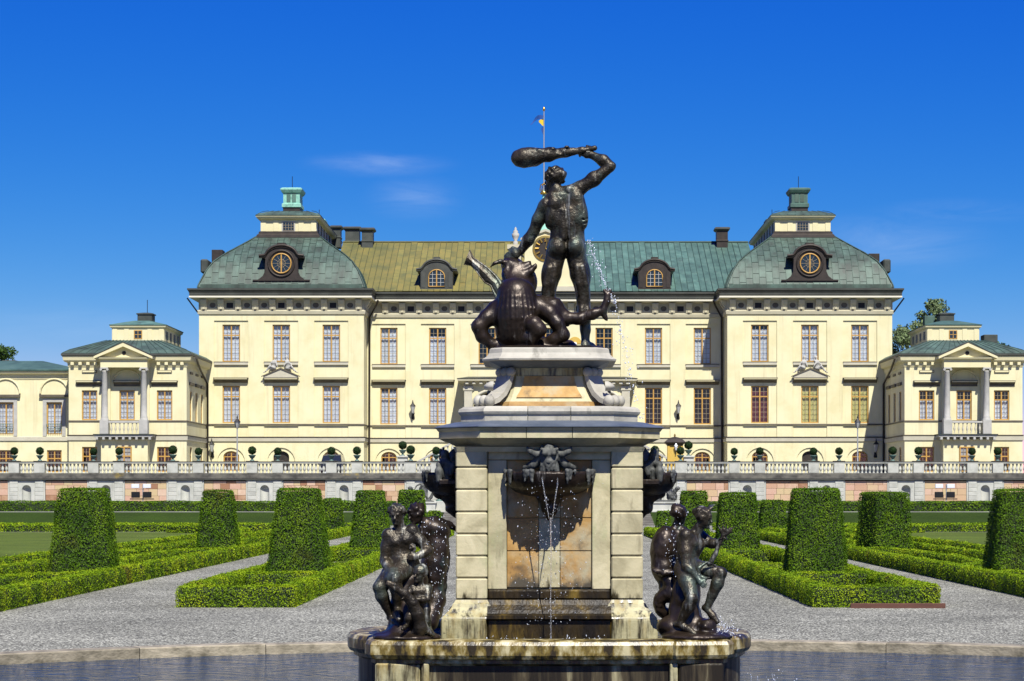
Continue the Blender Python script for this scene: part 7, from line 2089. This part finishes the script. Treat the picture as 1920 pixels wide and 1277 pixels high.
human(sc, dict(head=G(778,960,0.25), shL=G(790,985,0.32), shR=G(812,972,0.40), waist=G(812,1008,0.42), hipL=G(806,1040,0.40), hipR=G(826,1038,0.45), elL=G(790,1015,0.3), wrL=G(800,1035,0.35), elR=G(835,976,0.48), wrR=G(848,984,0.55), knL=G(806,1080,0.30), anL=G(806,1130,0.38), toL=G(800,1150,0.25), knR=G(826,1080,0.4), anR=G(824,1130,0.45), toR=G(820,1150,0.3)), 1.35, 1.1, fem=True, fwd=(-0.4, -0.9, 0))
head(sc, G(777,957,0.22), (-0.3, 0, 1), (-0.8, -0.6, 0), 0.235, hair=0.9)
sc.ell(G(812,985,0.38), (0.20, 0.16, 0.13), (0, 0.35, 0), 0.05); sc.ell(G(815,1025,0.36), (0.16, 0.15, 0.26), (0, 0, 0), 0.05); sc.cone(G(812,1050,0.36), G(808,1075,0.34), 0.17, 0.155, 0.03)
sc.chain([G(808,1080,0.36), G(815,1120,0.3), G(800,1160,0.2)], [0.12, 0.11, 0.13], 0.05)
put('cloaked_figure', sc.build(0.0125), M_bronze2, LG)
sc = Sculpt()      # child
human(sc, dict(head=G(790,1072,-0.36), shL=G(806,1092,-0.34), shR=G(777,1093,-0.36), waist=G(791,1112,-0.34), hipL=G(799,1126,-0.33), hipR=G(784,1127,-0.34), elL=G(806,1113,-0.42), wrL=G(780,1112,-0.50), elR=G(768,1104,-0.46), wrR=G(765,1108,-0.52), knL=G(803,1146,-0.36), anL=G(806,1166,-0.30), toL=G(812,1177,-0.40), knR=G(772,1142,-0.46), anR=G(768,1160,-0.44), toR=G(760,1166,-0.54)), 0.86, 1.34, fwd=(-0.2, -1, 0), chub=0.8)
head(sc, G(790,1066,-0.36), (0.05, -0.05, 1), (-0.5, -0.8, -0.25), 0.21, hair=0.5)
sc.ell(G(788,1116,-0.36), (0.075, 0.075, 0.07), (0, 0, 0), 0.03)
put('child', sc.build(0.0095), M_bronze, LG)
sc = Sculpt()      # fish under the child's arm, spouting upwards
sc.chain([G(733,1083,-0.55), G(748,1091,-0.54), G(764,1102,-0.52), G(778,1118,-0.48), G(787,1140,-0.45), G(792,1165,-0.42), G(790,1180,-0.40)], [0.022, 0.042, 0.052, 0.068, 0.078, 0.075, 0.06], 0.03, nz=(0.004, 60))
sc.chain([G(733,1078,-0.55), G(744,1084,-0.55)], [0.012, 0.03], 0.02); sc.ell(G(748,1085,-0.575), (0.02, 0.015, 0.018), (0, 0, 0), 0.008)
for q in (-1, 1): sc.cone(G(795,1160,-0.42), G(795 + q*22, 1180, -0.40), 0.05, 0.02, 0.03)
put('fish', sc.build(0.011), M_bronze, LG)
sc = Sculpt(); sc.ell(G(765,1184,-0.18), (0.40, 0.34, 0.07), (0, 0, 0), 0.05, nz=(0.015, 14)); sc.cone(G(768,1175,-0.1), G(768,1080,0.05), 0.26, 0.20, 0.08, nz=(0.03, 12))
put('rock_seat', sc.build(0.017), M_bronze2, LG)

RG = thing('mermaid_group', 'bronze seated mermaid holding a coral branch on the right basin corner', 'statue', G(1300, 1187), 'bronze figure groups on the basin corners')
sc = Sculpt()
human(sc, dict(head=G(1316,972,-0.05), shL=G(1314,1000,0.10), shR=G(1284,996,-0.12), waist=G(1288,1036,0.0), hipL=G(1294,1060,0.08), hipR=G(1284,1062,-0.08), elL=G(1333,1012,0.02), wrL=G(1347,1009,-0.06), elR=G(1285,1052,-0.20), wrR=G(1307,1078,-0.24),
      knL=G(1350,1066,-0.12), anL=G(1324,1132,-0.12), toL=G(1342,1156,-0.18), knR=G(1294,1112,-0.30), anR=G(1272,1160,-0.22), toR=G(1300,1178,-0.30)), H, 1.34, fem=True, fwd=(0.85, -0.5, 0),
      handspec={'L': ((0.5, -0.2, 0.6), (-0.3, -0.9, 0.2), True), 'R': ((0.6, -0.3, -0.6), (0.6, 0, 0.5), False)})
sc.ell(G(1290,1058,-0.02), (0.15, 0.14, 0.13), (0, 0, 0), 0.05)
head(sc, G(1319,963,-0.06), (0.2, -0.05, 1), (0.9, -0.45, -0.25), 0.235, hair=0.6, bun=True)
for j in range(6): sc.chain([G(1322,954,-0.1 + j*0.02), G(1331, 946 - j, -0.1 + j*0.02), G(1338 + j*0.8, 940 - j*0.7, -0.1 + j*0.02)], [0.022, 0.014, 0.004], 0.01)
put('mermaid', sc.build(0.011), M_bronze, RG)
sc = Sculpt()      # coral branch
sc.chain([G(1329,1050,-0.10), G(1340,1030,-0.10), G(1348,1010,-0.10), G(1353,998,-0.10)], [0.03, 0.028, 0.024, 0.024], 0.015)
for (ex, ey) in ((1345,978), (1353,974), (1361,976), (1368,980), (1376,979), (1372,988)): sc.chain([G(1354,998,-0.10), G((1354+ex)/2+1, (996+ey)/2, -0.11), G(ex, ey, -0.12)], [0.02, 0.015, 0.006], 0.01, nz=(0.003, 90))
sc.chain([G(1340,1052,-0.14), G(1322,1046,-0.18), G(1308,1056,-0.2), G(1306,1070,-0.2), G(1318,1076,-0.2), G(1328,1074,-0.2)], [0.012, 0.016, 0.024, 0.03, 0.03, 0.008], 0.015)
put('coral_branch', sc.build(0.010), M_bronze, RG)
sc = Sculpt()      # companion seen from behind, with a coiling tail
human(sc, dict(head=G(1276,966,0.30), shL=G(1250,992,0.30), shR=G(1282,990,0.30), waist=G(1256,1040,0.28), hipL=G(1244,1066,0.28), hipR=G(1266,1066,0.28), elL=G(1232,1030,0.25), wrL=G(1240,1066,0.2), elR=G(1290,1030,0.3), wrR=G(1284,1060,0.25), knL=G(1246,1090,0.2), anL=G(1250,1110,0.25), toL=G(1252,1120,0.2), knR=G(1262,1090,0.2), anR=G(1262,1110,0.2), toR=G(1262,1118,0.2)), 1.38, 1.1, fwd=(0.3, 1, 0))
head(sc, G(1277,958,0.28), (0, 0, 1), (0.6, 0.8, 0), 0.235, hair=1.0)
sc.ell(G(1246,1020,0.24), (0.155, 0.17, 0.26), (0, 0.15, 0), 0.05, nz=(0.006, 30)); sc.ell(G(1246,1058,0.22), (0.15, 0.16, 0.15), (0, 0, 0), 0.05); sc.chain([G(1226,1062,0.1), G(1245,1068,0.08), G(1262,1066,0.08)], [0.03, 0.035, 0.03], 0.02, nz=(0.008, 40))
pts = [G(1258,1085,0.15), G(1264,1104,0.1)] + [G(1256 + 19*math.cos(R(a)), 1126 + 20*math.sin(R(a)), 0.05 - 0.0006*a) for a in range(-60, -331, -30)]
sc.chain(pts, [0.09, 0.085] + [0.085 - 0.004*i for i in range(len(pts)-2)], 0.03, nz=(0.007, 45))
put('companion', sc.build(0.0125), M_bronze2, RG)
sc = Sculpt(); sc.ell(G(1305,1184,-0.15), (0.42, 0.34, 0.07), (0, 0, 0), 0.05, nz=(0.015, 14)); sc.ell(G(1321,1166,-0.16), (0.13, 0.13, 0.10), (0, 0, 0), 0.04, nz=(0.02, 22)); sc.cone(G(1284,1170,-0.02), G(1284,1085,0.04), 0.2, 0.16, 0.08, nz=(0.03, 12)); sc.bx = None
sc.ell(G(1258,1168,0.0), (0.17, 0.2, 0.13), (0, 0, 0), 0.04, nz=(0.015, 14))
put('rock_seat', sc.build(0.017), M_bronze2, RG)

# small perched bronze figures above the side bowls
for sg, side in ((-1, 'left'), (1, 'right')):
    f = lambda a, b, d=0.0: (FX + sg*(sh + 0.13) + sg*a*0.78, FY - 0.62 + d*0.78, 2.49 + b*0.8)
    r = thing('perched_figure', f'small dark bronze figure crouching over the {side} side bowl of the fountain', 'statue', f(0, 0), 'small bronze figures over the side bowls')
    sc = Sculpt()
    sc.chain([f(0.02, 0.0), f(0.0, 0.14), f(0.02, 0.28)], [0.075, 0.075, 0.06], 0.03, nz=(0.02, 30)); sc.ell(f(0.03, 0.36, -0.03), (0.05, 0.05, 0.06), (0, 0, 0), 0.02, nz=(0.012, 40))
    sc.chain([f(0.02, 0.24, -0.06), f(0.12, 0.2, -0.1), f(0.10, 0.08, -0.12)], [0.04, 0.035, 0.03], 0.02); sc.chain([f(-0.02, 0.22, -0.06), f(-0.10, 0.18, -0.1), f(-0.06, 0.06, -0.12)], [0.04, 0.035, 0.03], 0.02)
    sc.chain([f(0.05, 0.03, -0.02), f(0.12, 0.1, -0.12), f(0.12, -0.04, -0.14)], [0.06, 0.05, 0.035], 0.02)
    put('figure', sc.build(0.014), M_bronzedrip, r)
    mb = MB(); x0, x1 = sorted((FX + sg*sh, FX + sg*(sh + 0.22))); mb.bbox(x0, x1, FY-0.78, FY-0.46, 2.40, 2.47, 0.015); mb.build('ledge', M_bronze2, r)

# ------------------------------------------------------------------ water: threads, drops, splashes
def drops(name, label, gen, n, seed, smin=0.004, smax=0.012):
    rr = random.Random(seed); V, F = [], []
    oc = [(1,0,0),(-1,0,0),(0,1,0),(0,-1,0),(0,0,1),(0,0,-1)]; fc = [(0,2,4),(2,1,4),(1,3,4),(3,0,4),(2,0,5),(1,2,5),(3,1,5),(0,3,5)]
    for i in range(n):
        p = gen(rr); s = smin + (smax - smin)*rr.random()**2.2; b = len(V); e = rr.uniform(1.0, 2.0); q = rr.uniform(0.7, 1.2)
        V += [(p[0] + x*s*q, p[1] + y*s, p[2] + z*s*e) for x, y, z in oc]; F += [tuple(b+k for k in f) for f in fc]
    me = np_mesh(name, V, F, True); o = put(name, me, M_drop); tag(o, label, 'water spray', kind='stuff'); return o
def path_gen(pts, spread):
    def g(rr):
        t = rr.random()*(len(pts)-1); i = int(t); f = t - i
        a, b = pts[i], pts[i+1]
        c = rr.random() < 0.6
        s = spread*(0.5 if c else 1.5)
        return [a[k] + (b[k]-a[k])*f + rr.gauss(0, s) for k in range(3)]
    return g
drops('water_spray', 'sparkling water drops falling beside the bronze hero', path_gen([S(1104,450,-0.2), S(1112,475,-0.2), S(1122,500,-0.2), S(1132,522,-0.2), S(1145,552,-0.2), S(1154,566,-0.2)], 0.025), 260, 1, 0.004, 0.010)
drops('water_spray', 'scattered water drops falling past the right scroll of the fountain', path_gen([S(1150,580,-0.2), S(1165,620,-0.2), S(1174,650,-0.2), S(1180,700,-0.2), S(1190,740,-0.2), S(1205,790,-0.2)], 0.04), 150, 2, 0.004, 0.011)
drops('water_spray', 'water drops falling from the front shell bowl before the ochre panel', lambda rr: (FX + rr.gauss(0.0, 0.20), f0 - 0.42 + rr.gauss(0, 0.08), rr.uniform(0.75, 2.45)), 300, 3, 0.003, 0.007)
drops('water_spray', 'splashing drops over the right mermaid group', lambda rr: (lambda p: (p[0] + rr.gauss(0, 0.05), p[1] + rr.gauss(0, 0.1), p[2] + rr.gauss(0, 0.02)))(G(1270 + rr.uniform(-12, 12), 1075 - abs(rr.gauss(0, 1))*60, 0.05)), 170, 4, 0.003, 0.009)
drops('water_spray', 'splashing drops over the left cloaked bronze figure', lambda rr: (lambda p: (p[0] + rr.gauss(0, 0.04), p[1] + rr.gauss(0, 0.1), p[2]))(G(815 + rr.uniform(-18, 25), rr.uniform(960, 1150), 0.05)), 160, 5, 0.004, 0.008)
drops('water_spray', 'row of small splashes where water hits the basin', lambda rr: (FX + rr.uniform(-0.75, 0.75), f0 - 0.42 + rr.gauss(0, 0.12), 0.505 + abs(rr.gauss(0, 0.035))), 520, 6, 0.004, 0.010)
drops('water_spray', 'splashes by the right rim of the fountain basin', lambda rr: (lambda p: (p[0] + rr.gauss(0, 0.08), p[1] + rr.gauss(0, 0.1), 0.6 + abs(rr.gauss(0, 0.09))))(G(1352, 1180, -0.1)), 260, 7, 0.004, 0.010)
drops('water_spray', 'small splashes on the pool right of the fountain', lambda rr: (2.7 + rr.gauss(0, 0.25), FY + 1.0 + rr.gauss(0, 0.5), -0.19 + abs(rr.gauss(0, 0.08))), 60, 8, 0.004, 0.012)
WT = thing('water_jet', 'two thin water threads falling from the front shell bowl', 'water jet', (FX, f0-0.4, 0.5))
for q in (-1, 1):
    pts = [(FX + q*0.10, f0 - 0.44, 2.55), (FX + q*0.085 + 0.01, f0 - 0.47, 2.40), (FX + q*0.05 + 0.012, f0 - 0.48, 2.2), (FX + q*0.02 + 0.015, f0 - 0.48, 2.0)]
    MB().tube(pts, [0.010, 0.008, 0.006, 0.004], 6).build('thread', M_stream, WT)
MB().tube([(FX + 0.015, f0-0.48, 2.02), (FX + 0.02, f0-0.48, 1.6), (FX+0.015, f0-0.48, 1.0), (FX+0.02, f0-0.48, 0.5)], [0.010, 0.006, 0.006, 0.008], 6).build('thread', M_stream, WT)
